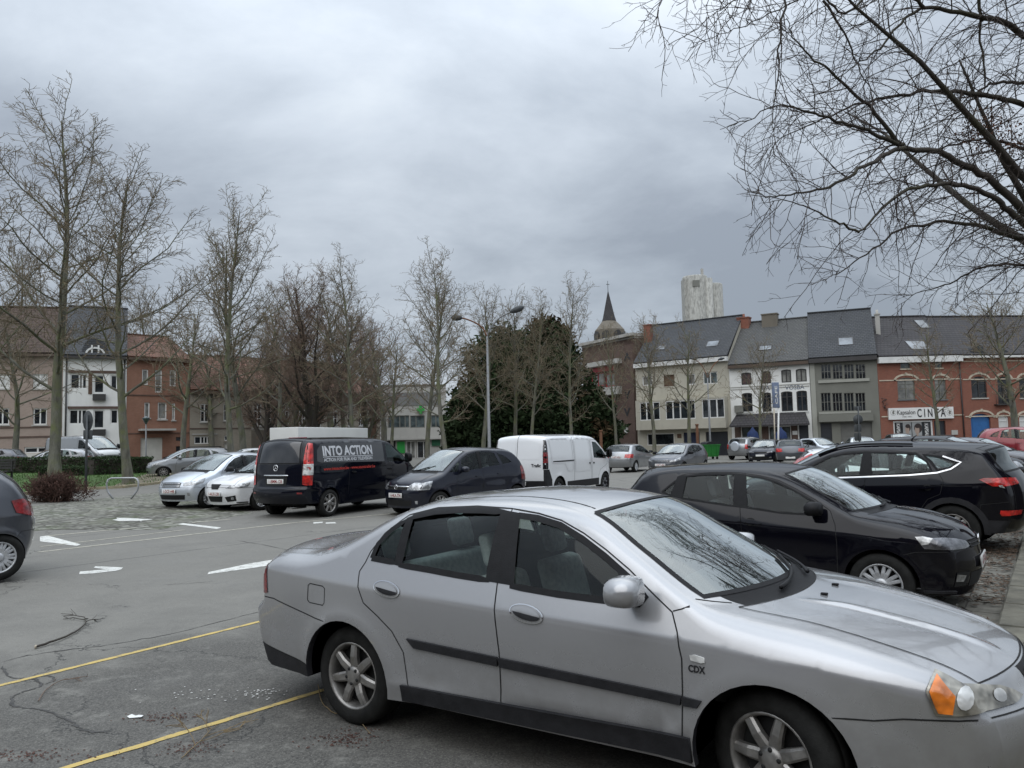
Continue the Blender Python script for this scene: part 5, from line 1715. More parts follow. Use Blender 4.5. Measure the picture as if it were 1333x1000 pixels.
def m_pane(name, col, rough=.04):
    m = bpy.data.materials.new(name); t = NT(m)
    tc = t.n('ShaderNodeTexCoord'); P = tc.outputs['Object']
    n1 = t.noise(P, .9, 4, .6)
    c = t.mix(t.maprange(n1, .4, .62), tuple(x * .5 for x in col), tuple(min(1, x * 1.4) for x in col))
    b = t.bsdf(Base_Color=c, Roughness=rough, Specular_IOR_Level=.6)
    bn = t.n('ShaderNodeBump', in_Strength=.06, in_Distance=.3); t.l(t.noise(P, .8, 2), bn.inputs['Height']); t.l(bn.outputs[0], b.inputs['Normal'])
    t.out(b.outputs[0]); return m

M_BRED = m_brick('red_brick', (.27, .085, .050), (.22, .065, .04), (.20, .13, .10), stain=.18)
M_BORG = m_brick('orange_brick', (.285, .125, .078), (.24, .10, .06), (.25, .175, .13), stain=.25)
M_BBRN = m_brick('brown_brick', (.115, .068, .05), (.085, .05, .04), (.13, .10, .085), stain=.2)
M_BPINK = m_brick('pinkish_brick', (.345, .265, .222), (.30, .228, .19), (.34, .285, .245), stain=.16)
M_BGRY = m_brick('grey_beige_brick', (.31, .275, .22), (.27, .24, .195), (.31, .285, .24), stain=.2)
M_BCREAM = m_brick('cream_brick', (.46, .42, .31), (.40, .37, .28), (.44, .41, .34), stain=.15)
M_CREAM = m_stucco('cream_render', (.46, .435, .36), .25)
M_WHT = m_stucco('white_render', (.76, .76, .73), .18)
M_WBRK = m_brick('white_painted_brick', (.50, .49, .46), (.44, .43, .40), (.40, .39, .37), stain=.22)
M_GREYR = m_stucco('grey_green_render', (.185, .185, .16), .12)
M_GREYL = m_stucco('pale_grey_render', (.34, .34, .30), .12)
M_CONC = m_stucco('pale_concrete', (.42, .41, .38), .4)
M_STONE = m_stucco('rough_stone', (.17, .15, .12), .6)
M_RORG = m_roof('orange_roof_tiles', (.165, .078, .052), (.115, .056, .040), moss=.6)
M_RBRN = m_roof('brown_roof_tiles', (.085, .055, .043), (.062, .042, .034), moss=.4)
M_RSLT = m_roof('slate_roof', (.068, .071, .077), (.052, .055, .060), .22, .3, moss=.15)
M_RGRY = m_roof('grey_slate_roof', (.105, .105, .102), (.085, .085, .085), .2, .28, moss=.25)
M_RDRK = m_roof('dark_roof_tiles', (.058, .054, .056), (.045, .042, .045), .3, .3, moss=.15)
M_FRW = simple('white_window_frame', (.66, .66, .64), .5, 0, .08, 3)
M_FRD = simple('dark_window_frame', (.035, .033, .032), .5, 0, .2, 3)
M_FRG = simple('grey_window_frame', (.16, .16, .14), .5, 0, .1, 3)
M_FRB = simple('brown_wood', (.09, .05, .03), .6, 0, .3, 5)
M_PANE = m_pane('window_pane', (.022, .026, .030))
M_PANEC = m_pane('curtained_pane', (.20, .20, .185), .12)
M_PANEB = m_pane('grey_blue_pane', (.09, .115, .12), .08)
M_BLIND = simple('white_blind', (.60, .60, .58), .6, 0, .08, 2)
M_GUTW = simple('white_fascia', (.62, .62, .60), .5, 0, .12, 2)
M_GUTD = simple('dark_gutter', (.035, .032, .032), .5, 0, .2, 2)
M_GUTB = simple('brown_gutter', (.075, .05, .035), .6, 0, .2, 2)
M_TRIMW = simple('pale_brick_trim', (.48, .42, .33), .85, 0, .2, 6)
M_SIGNW = simple('white_sign_board', (.70, .70, .68), .5, 0, .05, 1)
M_INK = simple('black_ink', (.02, .02, .022), .6)
M_BLUEG = simple('blue_gate_paint', (.02, .11, .30), .5, 0, .12, 3)
M_GDOOR = simple('white_garage_door', (.56, .55, .50), .6, 0, .08, 3)
M_DDOOR = simple('dark_door', (.018, .02, .026), .45, 0, .2, 3)
M_BLUED = simple('dark_blue_door', (.015, .022, .05), .45, 0, .2, 3)


class House:
    def __init__(s, name, label, A, B, gut, wall, depth=9, ridge=None, roof=None, cat='house', gmat=None, base=None, gh=.22, group=None, rs=1.0):
        s.A = np.array(A, float); s.B = np.array(B, float)
        e = s.B - s.A; s.w = float(np.linalg.norm(e)); s.e = e / s.w
        s.n = np.array([-s.e[1], s.e[0]])        # away from the viewer
        s.base = float(gz(*((s.A + s.B) / 2))) - .1 if base is None else base
        s.gut = gut - s.base; s.depth = depth; s.wm = wall
        s.root = thing(name, label, cat, (A[0], A[1], s.base), atan2(e[1], e[0]), group)
        s.holes = []; s.rm = roof; s.ridge = None if ridge is None else ridge - s.base; s.gm = gmat or M_GUTD; s.gh = gh
        s.rs = rs

    def uz(s, px, py, off=0.0):
        """pixel -> (u, z) on the facade plane moved off metres towards the viewer"""
        r, f, u = ray(px, py)
        d = np.array([r, f]); o = s.A - s.n * off
        t = (o @ s.n) / (d @ s.n)
        p = d * t
        return float((p - s.A) @ s.e), float(EYE + u * t - s.base)

    def rect(s, x0, x1, y0, y1, off=0.0):
        ym, xm = (y0 + y1) / 2, (x0 + x1) / 2
        return s.uz(x0, ym, off)[0], s.uz(x1, ym, off)[0], max(s.uz(xm, y1, off)[1], .05), s.uz(xm, y0, off)[1]

    def onroof(s, px, py):
        """pixel -> (u, t) on the front roof slope, t from eave to ridge"""
        r, f, u = ray(px, py)
        e0 = np.array([0, -.3, s.gut]); e1 = np.array([0, s.depth / 2, s.ridge])
        d = np.array([r * s.e[0] + f * s.e[1], r * s.n[0] + f * s.n[1], u])
        o = np.array([-(s.A @ s.e), -(s.A @ s.n), EYE - s.base])
        sl = e1 - e0; nn = np.array([0, -sl[2], sl[1]])
        t = ((e0 - o) @ nn) / (d @ nn)
        p = o + d * t
        return float(p[0]), float((p - e0) @ sl / (sl @ sl))

    def win(s, x0, x1, y0, y1, frame=M_FRW, pane=M_PANE, mull=(), bars=(), fw=.085, arch=0.0, sill=None, name='window', rec=.14, off=0.0, label=None):
        u0, u1, z0, z1 = s.rect(x0, x1, y0, y1, off) if off is not None else (x0, x1, y0, y1)
        u0 = max(u0, .05); u1 = min(u1, s.w - .05); z1 = min(z1, s.gut - .06)
        if u1 - u0 < .1: return None
        poly = [(u0, z0), (u1, z0)]
        if arch:
            n = 8; h = arch
            poly += [((u0 + u1) / 2 + (u1 - u0) / 2 * cos(a), z1 - h + h * sin(a)) for a in np.linspace(0, pi, n + 1)]
        else: poly += [(u1, z1), (u0, z1)]
        s.holes.append((poly, rec))
        mb = MB(); y0_, y1_ = rec - .07, rec
        # frame ring following the opening
        c = np.mean(poly, 0)
        inn = []
        for p in poly:
            q = np.array(p); d = c - q
            inn.append((q[0] + math.copysign(min(fw, abs(d[0])), d[0]) if abs(d[0]) > .01 else q[0], q[1] + math.copysign(min(fw, abs(d[1])), d[1]) if abs(d[1]) > .01 else q[1]))
        n = len(poly)
        V = [(p[0], y0_, p[1]) for p in poly] + [(p[0], y0_, p[1]) for p in inn] + [(p[0], y1_, p[1]) for p in inn]
        F = []
        for i in range(n):
            j = (i + 1) % n
            F += [(i, j, n + j, n + i), (n + i, n + j, 2 * n + j, 2 * n + i)]
        mb.add(V, F)
        for m in mull:
            u = u0 + (u1 - u0) * m; mb.box(u - fw * .55, u + fw * .55, y0_ - .004, y1_ - .01, z0 + fw * .8, z1 - fw * .8)
        for b in bars:
            z = z0 + (z1 - z0) * b; mb.box(u0 + fw * .8, u1 - fw * .8, y0_ + .006, y1_ - .01, z - fw * .4, z + fw * .4)
        if sill is not None:
            mb.box(u0 - .08, u1 + .08, -.08, rec - .075, z0 - .10, z0 - .003, 1)
        o = mb.build(name, [frame, sill or frame], s.root)
        if label: o['label'] = label
        P = [(p[0], rec - .02, p[1]) for p in inn]
        mesh_obj('pane', P, [tuple(range(n))], pane, o)
        return u0, u1, z0, z1

    def door(s, x0, x1, y0, y1, mat, name='door', rec=.2, ribs=0, zb=None, arch=0.0, off=0.0):
        u0, u1, z0, z1 = s.rect(x0, x1, y0, y1, off)
        z0 = .06 if zb is None else zb
        u0 = max(u0, .05); u1 = min(u1, s.w - .05)
        poly = [(u0, z0), (u1, z0)]
        if arch: poly += [((u0 + u1) / 2 + (u1 - u0) / 2 * cos(a), z1 - arch + arch * sin(a)) for a in np.linspace(0, pi, 9)]
        else: poly += [(u1, z1), (u0, z1)]
        s.holes.append((poly, rec))
        mb = MB(); mb.prism(poly, 'y', rec - .05, rec + .02)
        for k in range(1, ribs): mb.box(u0 + .05, u1 - .05, rec - .062, rec - .052, z0 + (z1 - z0) * k / ribs - .012, z0 + (z1 - z0) * k / ribs + .012)
        if not ribs: mb.box(u0 + (u1 - u0) * .12, u1 - (u1 - u0) * .12, rec - .065, rec - .052, z0 + (z1 - z0) * .55, z0 + (z1 - z0) * .92)
        return mb.build(name, mat, s.root)

    def band(s, y_or_z, h, mat, out=.05, u0=.02, u1=None, name='string_course', px=True, xm=None):
        u1 = s.w - .02 if u1 is None else u1
        z = s.uz(xm, y_or_z)[1] if px else y_or_z
        mb = MB(); mb.box(u0, u1, -out, -.002, z - h / 2, z + h / 2); return mb.build(name, mat, s.root)

    def box(s, name, x0, x1, y0, y1, out, mat, inn=-.002, label=None):
        u0, u1, z0, z1 = s.rect(x0, x1, y0, y1, out)
        mb = MB(); mb.box(u0, u1, -out, inn, z0, z1); o = mb.build(name, mat, s.root)
        if label: o['label'] = label
        return o

    def chimney(s, x0, x1, y0, y1, mat, yl=None, pots=0):
        yl = s.depth / 2 if yl is None else yl
        r, f, u = ray((x0 + x1) / 2, (y0 + y1) / 2)
        o = -yl
        u0 = s.uz(x0, y0, o)[0]; u1 = s.uz(x1, y0, o)[0]; zt = s.uz((x0 + x1) / 2, y0, o)[1]; zb = min(s.uz((x0 + x1) / 2, y1, o)[1], (s.ridge or s.gut)) - 1.2
        mb = MB(); d = max(.35, min(.8, (u1 - u0) * .6))
        mb.box(u0, u1, yl - d, yl + d * .2, zb, zt - .1); mb.box(u0 - .06, u1 + .06, yl - d - .06, yl + d * .2 + .06, zt - .1, zt)
        for k in range(pots):
            mb.lathe([(.12, 0), (.10, .35), (.07, .35)], 8, 0, 'z', (u0 + (u1 - u0) * (k + .5) / pots, yl - d * .4, zt))
        return mb.build('chimney', mat, s.root)

    def skylight(s, x0, x1, y0, y1, pane=None):
        a = s.onroof((x0 + x1) / 2, y1); b = s.onroof((x0 + x1) / 2, y0); u0 = s.onroof(x0, (y0 + y1) / 2)[0]; u1 = s.onroof(x1, (y0 + y1) / 2)[0]
        E0 = np.array([-.3, s.gut]); E1 = np.array([s.depth / 2, s.ridge]); sl = E1 - E0; nn = np.array([-sl[1], sl[0]]) / np.linalg.norm(sl)
        def pt(u, t, h): q = E0 + sl * t + nn * h; return (u, q[0], q[1])
        mb = MB(); f = .07; tf = f / np.linalg.norm(sl)
        for (ua, ub, ta, tb) in ((u0, u1, a[1], a[1] + tf), (u0, u1, b[1] - tf, b[1]), (u0, u0 + f, a[1] + tf, b[1] - tf), (u1 - f, u1, a[1] + tf, b[1] - tf)):
            V = [pt(ua, ta, .0), pt(ub, ta, .0), pt(ub, tb, .0), pt(ua, tb, .0), pt(ua, ta, .16), pt(ub, ta, .16), pt(ub, tb, .16), pt(ua, tb, .16)]
            mb.add(V, [(4, 5, 6, 7), (0, 1, 5, 4), (1, 2, 6, 5), (2, 3, 7, 6), (3, 0, 4, 7)])
        o = mb.build('skylight', M_FRD, s.root)
        mesh_obj('pane', [pt(u0 + f, a[1] + tf, .14), pt(u1 - f, a[1] + tf, .14), pt(u1 - f, b[1] - tf, .14), pt(u0 + f, b[1] - tf, .14)], [(0, 1, 2, 3)], pane or M_SKYL, o)

    def finish(s, roofname='roof', flat=False, parapet=.0, gable=True):
        w, g, d = s.w, s.gut, s.depth
        outline = [(.01, -.3), (w - .01, -.3), (w - .01, g), (.01, g)]
        VV, F = tri_poly(outline, [h[0] for h in s.holes], 1, inner=False)
        V = [(u, 0, z) for u, z in VV]; F = [tuple(f) for f in F]
        fm = [0] * len(F)
        for poly, rec in s.holes:
            n = len(poly); b = len(V)
            V += [(p[0], 0, p[1]) for p in poly] + [(p[0], rec, p[1]) for p in poly]
            for i in range(n): F.append((b + i, b + (i + 1) % n, b + n + (i + 1) % n, b + n + i)); fm.append(0)
        b = len(V)
        rz = s.ridge if (s.ridge and gable) else g
        V += [(.01, 0, -.3), (.01, d, -.3), (.01, d, g), (.01, d / 2, rz), (.01, 0, g), (w - .01, 0, -.3), (w - .01, d, -.3), (w - .01, d, g), (w - .01, d / 2, rz), (w - .01, 0, g)]
        F += [(b, b + 4, b + 3, b + 2, b + 1), (b + 5, b + 6, b + 7, b + 8, b + 9), (b + 1, b + 2, b + 7, b + 6)]; fm += [0] * 3
        mesh_obj('wall', V, F, s.wm, s.root, fm)
        # dark interior behind the openings
        mb = MB()
        if s.ridge:
            E0 = np.array([-.32, g - .02]); E1 = np.array([d / 2, s.ridge]); sl = E1 - E0; nn = np.array([-sl[1], sl[0]]) / np.linalg.norm(sl) * .14
            a, c = 0.0, w
            pf = [tuple(E0), tuple(E1), tuple(E1 + nn * [0, 1] + [0, .02]), tuple(E0 + nn)]
            mb.prism(pf, 'x', a, c)
            E2 = np.array([d + .32, g - .02]); nb = np.array([-nn[0], nn[1]])
            mb.prism([tuple(E1 + [.002, 0]), tuple(E2), tuple(E2 + nb), tuple(E1 + nn * [0, 1] + [.002, .02])], 'x', a, c)
            o = mb.build(roofname, s.rm, s.root)
            mb = MB(); mb.box(-.01, w + .01, d / 2 - .12, d / 2 + .12, s.ridge + nn[1] + .01, s.ridge + nn[1] + .10); mb.build('ridge_cap', s.rm, o)
        else:
            mb.box(0, w, -.06, d, g + .004, g + .18); mb.build(roofname, s.rm or M_CONC, s.root)
        if s.gh:
            mb = MB(); mb.box(-.01, w + .01, -.42, -.10, g - s.gh, g - .03); mb.build('gutter', s.gm, s.root)


def flat_sign_text(parent_house, txt, x0, x1, y0, y1, out, mat, name='lettering', bold=.0):
    u0, u1, z0, z1 = parent_house.rect(x0, x1, y0, y1, out)
    V, F = text_mesh(txt, 1.0, bold)
    hx = V[:, 0].max() - V[:, 0].min(); hz = V[:, 1].max() - V[:, 1].min()
    X = u0 + (V[:, 0] - V[:, 0].min()) / hx * (u1 - u0); Z = z0 + (V[:, 1] - V[:, 1].min()) / hz * (z1 - z0)
    return mesh_obj(name, np.stack([X, np.full(len(X), -out), Z], 1), F, mat, None)

M_SKYL = m_pane('skylight_pane', (.14, .155, .17), .2)
# ------------------------------------------------------------------ the houses
def FP(px, Y, y=530): return (at_y(px, y, Y)[0], Y)
def HZ(px, py, Y): return at_y(px, py, Y)[2]

# ---- right-hand row
c0, c1, c2, c3, c4, c5 = FP(828.7, 74), FP(951, 68.7), FP(1056, 65.5), FP(1145, 63.5), FP(1254, 63.5), FP(1440, 65)
# cream house
h = House('cream_house', 'cream rendered house with a white-framed first-floor oriel, left of the white café', c0, c1, HZ(948, 464, 68.8), M_CREAM, 9, HZ(976, 413, 73), M_RSLT, gmat=M_GUTW, gh=.42)
h.win(864, 878, 488, 503, M_FRB, simple('closed_shutter', (.10, .06, .035), .7, 0, .2, 4)); h.win(836, 849, 490, 502, M_FRW, M_PANEC)
h.win(894, 905, 487, 501, M_FRW, M_PANEC); h.win(915, 934, 484, 500, M_FRW, M_PANEB, (.5,))
# the oriel: a shallow box carried across the facade
zA = h.uz(890, 558.5)[1]; zB = h.uz(890, 520)[1]; w = h.w
mb = MB(); D = .75
u0, u1 = .25, w - .25
mb.box(u0, u1, -D, -.003, zA, h.uz(890, 546)[1]); mb.box(u0, u1, -D, -.003, zB - .12, zB + .06)
wl = h.uz(890, 546)[1]; wt = zB - .122
pil = [u0, u0 + .08]
segs = [h.rect(833, 859, 523, 545, D), h.rect(866.5, 905, 522, 544, D), h.rect(914, 943, 520, 542, D)]
edges = [u0] + [v for sgm in segs for v in (sgm[0], sgm[1])] + [u1]
for i in range(0, len(edges), 2):
    if edges[i + 1] - edges[i] > .03: mb.box(edges[i], edges[i + 1], -D + .003, -.003, wl + .002, wt)
mb.build('oriel', M_CREAM, h.root)
for sgm, nm in zip(segs, (3, 4, 3)):
    mb = MB(); a, b = sgm[0] + .003, sgm[1] - .003
    for k in range(nm + 1):
        u = a + (b - a) * k / nm; mb.box(max(a, u - .06), min(b, u + .06), -D + .02, -D + .09, wl + .004, wt - .002)
    mb.box(a, b, -D + .03, -D + .08, wl + .004, wl + .09); mb.box(a, b, -D + .03, -D + .08, wt - .09, wt - .002)
    o = mb.build('window', M_FRW, h.root)
    mesh_obj('pane', [(a, -D + .07, wl), (b, -D + .07, wl), (b, -D + .07, wt), (a, -D + .07, wt)], [(0, 1, 2, 3)], M_PANE, o)
h.win(842, 878, 564, 580, M_FRW, M_PANE, fw=.10); h.door(890, 911, 563, 590, M_BLUED); h.door(919, 948, 562, 592, M_DDOOR, 'garage_door', ribs=6)
h.box('wall_plaque', 881.5, 887, 565, 570.5, .03, M_FRB)
h.chimney(840, 849, 423, 441, M_BRED, 2.6); h.chimney(962, 977, 414, 437, M_BRED, pots=1)
h.skylight(856, 867, 451, 457); h.skylight(920.5, 936, 445, 452.5)
h.finish()

# white café
h = House('cafe_house', 'white painted café with a black awning roof, between cream and grey houses', c1, c2, HZ(1053, 469.5, 65.6), M_WHT, 9, HZ(1065, 415, 70), M_RGRY, gmat=M_GUTB, gh=.3, cat='café')
for (a, b, t, q) in ((965, 978, 485, 501), (991.5, 1003.5, 483, 499.5)): h.win(a, b, t, q, M_FRD, simple('dark_red_curtain', (.07, .035, .04), .4, 0, .2, 3), (.5,), arch=.12)
for (a, b, t, q) in ((1017, 1030, 481, 498), (1036, 1050, 480, 497)): h.win(a, b, t, q, M_FRD, M_PANEC, (.5,), arch=.12)
for (a, b, t, q) in ((966, 979.5, 511.5, 536), (992, 1004, 511, 536), (1017, 1032, 509.5, 535.5), (1037, 1051, 508.5, 535)): h.win(a, b, t, q, M_FRD, M_PANE, (.5,), (.72,), arch=.12, sill=M_GUTW)
h.band(500.5, .06, M_CONC, xm=1030)
h.band(505, .05, M_CONC, u0=.05, u1=h.w - .05, xm=1000, name='string_course')
# sloping dark awning roof over the ground floor
zt = h.uz(1005, 538)[1]; zb = h.uz(1005, 552.5, 1.0)[1]
mb = MB(); V = [(.5, -.003, zt), (h.w - .5, -.003, zt), (h.w - .05, -1.1, zb), (.05, -1.1, zb), (.5, -.003, zt - .12), (h.w - .5, -.003, zt - .12), (h.w - .05, -1.1, zb - .16), (.05, -1.1, zb - .16)]
mb.add(V, [(0, 3, 2, 1), (4, 5, 6, 7), (3, 7, 6, 2), (0, 4, 7, 3), (1, 2, 6, 5)]); mb.build('awning_roof', M_RDRK, h.root)
h.box('brick_pier', 957, 965, 554, 592, .05, M_BBRN); h.box('brick_pier', 991, 1001, 554, 592, .05, M_BBRN); h.box('brick_pier', 1030.5, 1039, 554, 592, .05, M_BBRN)
h.win(966, 990, 556, 580, M_FRD, M_PANEB, (.5,)); h.win(1002, 1029, 556, 580, M_FRD, M_PANEB, (.5,)); h.door(1040.5, 1053, 553, 592, M_DDOOR)
h.box('menu_board', 1031.5, 1038, 561, 566, .09, M_SIGNW, -.052)
h.box('wall_lamp_box', 956, 967, 528, 537, .35, M_FRG)
tx = flat_sign_text(h, 'KA', 992, 1002, 502.5, 507.5, .015, MATS.setdefault('blue_lettering', simple('blue_lettering', (.03, .06, .13), .6))); tx.parent = h.root
tx = flat_sign_text(h, 'VOSBA', 1022, 1047, 501.5, 507, .015, MATS['blue_lettering']); tx.parent = h.root
h.chimney(993, 1013, 409.5, 425, M_STONE); h.skylight(988, 1005, 451, 457.5)
h.finish()

# grey house
h = House('grey_house', 'grey rendered house with two long bands of small-paned windows, right of the café', c2, c3, HZ(1100, 465, 64.5), M_GREYR, 9, HZ(1100, 406, 68.5), M_RSLT, gh=.38)
for (t, q) in ((474, 493.5), (511.5, 535.5)):
    for k in range(4):
        a = 1068.5 + k * 15; h.win(a + .3, a + 13.2, t, q, M_FRG, M_PANE, (.33, .66), (.5,), fw=.045)
h.box('window_ledge', 1065, 1132, 493.8, 497.5, .12, M_GREYL); h.box('bay_ledge', 1066, 1137, 538.5, 548.5, .5, M_GREYR)
h.box('window_ledge', 1066, 1134, 535.6, 538.2, .12, M_GREYL); h.box('corner_strip', 1056.8, 1063, 471, 592, .06, M_GREYL)
h.door(1069, 1083.5, 551, 592, M_DDOOR); h.door(1095, 1136, 550, 592, simple('grey_garage_door', (.13, .13, .12), .6, 0, .1, 2), 'garage_door', ribs=7)
h.skylight(1091, 1111, 440.5, 451)
h.chimney(1138.5, 1144.5, 409, 436, M_CONC, 3.2, pots=1)
h.finish()

# red brick salon
h = House('salon_house', 'red brick hairdresser\'s house with a long white shop sign and pale arched trims', c3, c4, HZ(1195, 464, 63.5), M_BRED, 10, HZ(1200, 413.5, 68.5), M_RDRK, gmat=M_GUTW, gh=.52, cat='shop')
h.win(1172, 1184.5, 470, 480, M_FRG, M_PANEB, fw=.07, sill=M_TRIMW); h.win(1217, 1226, 469, 479, M_FRG, M_PANEB, fw=.07, sill=M_TRIMW)


def arch_trim(h, x0, x1, y1, mat, hgt, w=.16):
    u0, u1, _, z1 = h.rect(x0, x1, y1, y1 + 10)
    c = (u0 + u1) / 2; r = (u1 - u0) / 2
    aa = np.linspace(0, pi, 13)
    poly = [(c + (r + w) * cos(a), z1 - hgt + (hgt + w) * sin(a)) for a in aa] + [(c + r * cos(a), z1 - hgt + hgt * sin(a)) for a in aa[::-1]]
    mb = MB(); mb.prism(poly[::-1], 'y', -.05, -.002); mb.box(c - .09, c + .09, -.08, -.003, z1 + .01, z1 + w + .08)
    mb.build('arch_trim', mat, h.root)

for (a, b, t, q) in ((1168.5, 1191, 491.5, 520), (1217, 1231.5, 491.5, 520)):
    h.win(a, b, t, q, M_FRG, M_PANEC, (.5,), (.70,), arch=.25, sill=simple('blue_stone', (.12, .125, .13), .8, 0, .2, 3), fw=.07); arch_trim(h, a - 3, b + 3, t - 2.5, M_TRIMW, .42)
for yy in (470.8, 494.5, 541.5): h.band(yy, .09, M_TRIMW, xm=1195, u0=.1)
h.box('sign_board', 1157, 1241.5, 530.5, 545.5, .18, M_SIGNW)
for tx, a, b, t, q, mt in (('Kapsalon', 1168, 1191.5, 534, 541.5, M_INK), ('DAMES - HEREN', 1175, 1187, 542, 543.3, M_INK), ('C I N T A', 1194, 1231, 532, 543, M_INK)):
    o = flat_sign_text(h, tx, a, b, t, q, .19, mt, bold=.01 if tx[0] != 'C' else .02); o.parent = h.root
for a, b in ((1160.5, 1165.5), (1233.5, 1239)):   # small face emblems on the sign
    u0, u1, z0, z1 = h.rect(a, b, 533.5, 541, .19); c = (u0 + u1) / 2; zc = (z0 + z1) / 2; r = (z1 - z0) / 2
    mb = MB(); n_ = 20
    mb.prism([(c + r * cos(t), zc + r * sin(t)) for t in np.linspace(0, 2 * pi, n_ + 1)[:-1]], 'y', -.186, -.183, 0); mb.prism([(c + r * .9 * cos(t), zc + r * .9 * sin(t)) for t in np.linspace(0, 2 * pi, n_ + 1)[:-1]], 'y', -.189, -.187, 1)
    mb.prism([(c - r * .1, zc + r * .8), (c + r * .5, zc + r * .5), (c + r * .2, zc + r * .1), (c + r * .45, zc - r * .35), (c - r * .2, zc - r * .7), (c - r * .45, zc)], 'y', -.193, -.190, 0)
    mb.build('sign_emblem', [M_FRG, M_SIGNW], h.root)
u = h.win(1163.5, 1215, 547.5, 578, M_FRW, M_PANE, fw=.13, name='shop_window')
h.door(1217, 1232, 548, 592, M_DDOOR)
# two portrait posters and lettered side strips in the shop window
M_POST = simple('poster_grey', (.30, .31, .31), .5, 0, .1, 2); M_HAIR = simple('poster_hair', (.03, .02, .018), .6); M_SKIN = simple('poster_skin', (.36, .27, .22), .6, 0, .08, 3); M_SKIN2 = simple('poster_shirt', (.42, .42, .42), .6)
for a, b, hair in ((1176.5, 1187.5, 0), (1188.5, 1201, 1)):
    u0, u1, z0, z1 = h.rect(a, b, 549.5, 578); W_ = u1 - u0; H_ = z1 - z0; c = (u0 + u1) / 2
    mb = MB(); mb.box(u0, u1, .085, .10, z0, z1, 0)
    def el(cx, cz, rx, rz, y, m): mb.prism([(cx + rx * cos(t), cz + rz * sin(t)) for t in np.linspace(0, 2 * pi, 19)[:-1]], 'y', y, y + .004, m)
    el(c + W_ * .12, z1 - H_ * (.28 if hair else .26), W_ * (.42 if hair else .30), H_ * (.22 if hair else .17), .078, 1)
    el(c, z1 - H_ * .36, W_ * .24, H_ * .20, .072, 2); mb.box(c - W_ * .08, c + W_ * .1, .074, .079, z1 - H_ * .68, z1 - H_ * .5, 2)
    mb.prism([(u0 + .02, z0 + .02), (u1 - .02, z0 + .02), (c + W_ * .25, z0 + H_ * .36), (c - W_ * .2, z0 + H_ * .36)], 'y', .066, .071, 3)
    el(c + W_ * .05, z1 - H_ * .19, W_ * .26, H_ * .09, .064, 1)
    mb.build('portrait_poster', [M_POST, M_HAIR, M_SKIN, M_SKIN2], h.root)
for a, b in ((1167, 1174), (1203.5, 1211)):
    u0, u1, z0, z1 = h.rect(a, b, 550, 577)
    mb = MB(); mb.box(u0, u1, .085, .10, z0, z1, 0)
    V, F = text_mesh('KAPSALON', 1, .02)
    k = (z1 - z0) * .9 / V[:, 0].max(); kk = (u1 - u0) * .62 / V[:, 1].max()
    mb.add([(u0 + (u1 - u0) * .2 + (V[:, 1].max() - v[1]) * kk * 0 + v[1] * kk, .08, z1 - (z1 - z0) * .05 - v[0] * k) for v in V], [f[::-1] for f in F], 1)
    mb.build('window_lettering', [M_INK, M_SIGNW], h.root)
h.box('letter_box', 1239, 1247, 560, 566, .08, M_CONC)
h.skylight(1181, 1207, 445, 457); h.skylight(1193, 1207, 418, 429)
mb = MB(); mb.tube([(h.w - .12, -.07, .1), (h.w - .12, -.07, h.gut - .5)], .05, 8); mb.build('downpipe', M_GUTD, h.root)
mb = MB(); u, z = h.uz(1151, 528)
for k in range(7): mb.tube([(u + .1 * sin(k), -.02, z + .13 * k - .4), (u + .25 * cos(k * 2), -.12, z + .13 * k - .3), (u + .3 * sin(k * 3), -.04, z + .13 * k - .15)], .02, 5)
mb.build('iron_ornament', M_FRD, h.root)
h.finish()

# second red house
h = House('gate_house', 'red brick house with a bright blue arched gate and slate dormers, right of the hairdresser', c4, c5, HZ(1300, 463, 64), M_BRED, 10, HZ(1300, 413, 69), M_RDRK, gmat=M_GUTW, gh=.2)
for (a, b) in ((1264.5, 1284.5), (1327, 1345), (1358, 1376)): h.win(a, b, 490, 518, M_FRD, M_PANE, (.5,), (.66,), arch=.4, sill=M_CONC, fw=.08); arch_trim(h, a - 2, b + 2, 487.5, M_TRIMW, .45)
h.win(1299, 1314, 490, 526, M_FRD, M_PANE, (.5,), (.72, .3), arch=.4, sill=M_CONC, fw=.08); arch_trim(h, 1297, 1316, 487.5, M_TRIMW, .45)
mb = MB(); u0, u1, z0, z1 = h.rect(1297, 1315, 513, 526, .3)
for k in range(9): mb.tube([(u0 + (u1 - u0) * k / 8, -.3, z0), (u0 + (u1 - u0) * k / 8, -.3, z1)], .015, 5)
mb.box(u0, u1, -.34, -.002, z0 - .08, z0); mb.box(u0, u1, -.33, -.29, z1, z1 + .04); mb.build('balcony_railing', M_FRD, h.root)
h.door(1265, 1290.5, 538.5, 592, M_BLUEG, 'arched_gate', arch=.45); arch_trim(h, 1263, 1292.5, 536, M_TRIMW, .5)
for a, b in ((1300, 1313), (1327, 1346), (1362, 1380)):
    h.win(a, b, 539.5, 562, M_FRW, M_BLIND, (), (.62,), arch=.35, fw=.08); arch_trim(h, a - 2, b + 2, 537, M_TRIMW, .42)
for yy in (470, 493.5, 541.5): h.band(yy, .09, M_TRIMW, xm=1300, u0=.1)
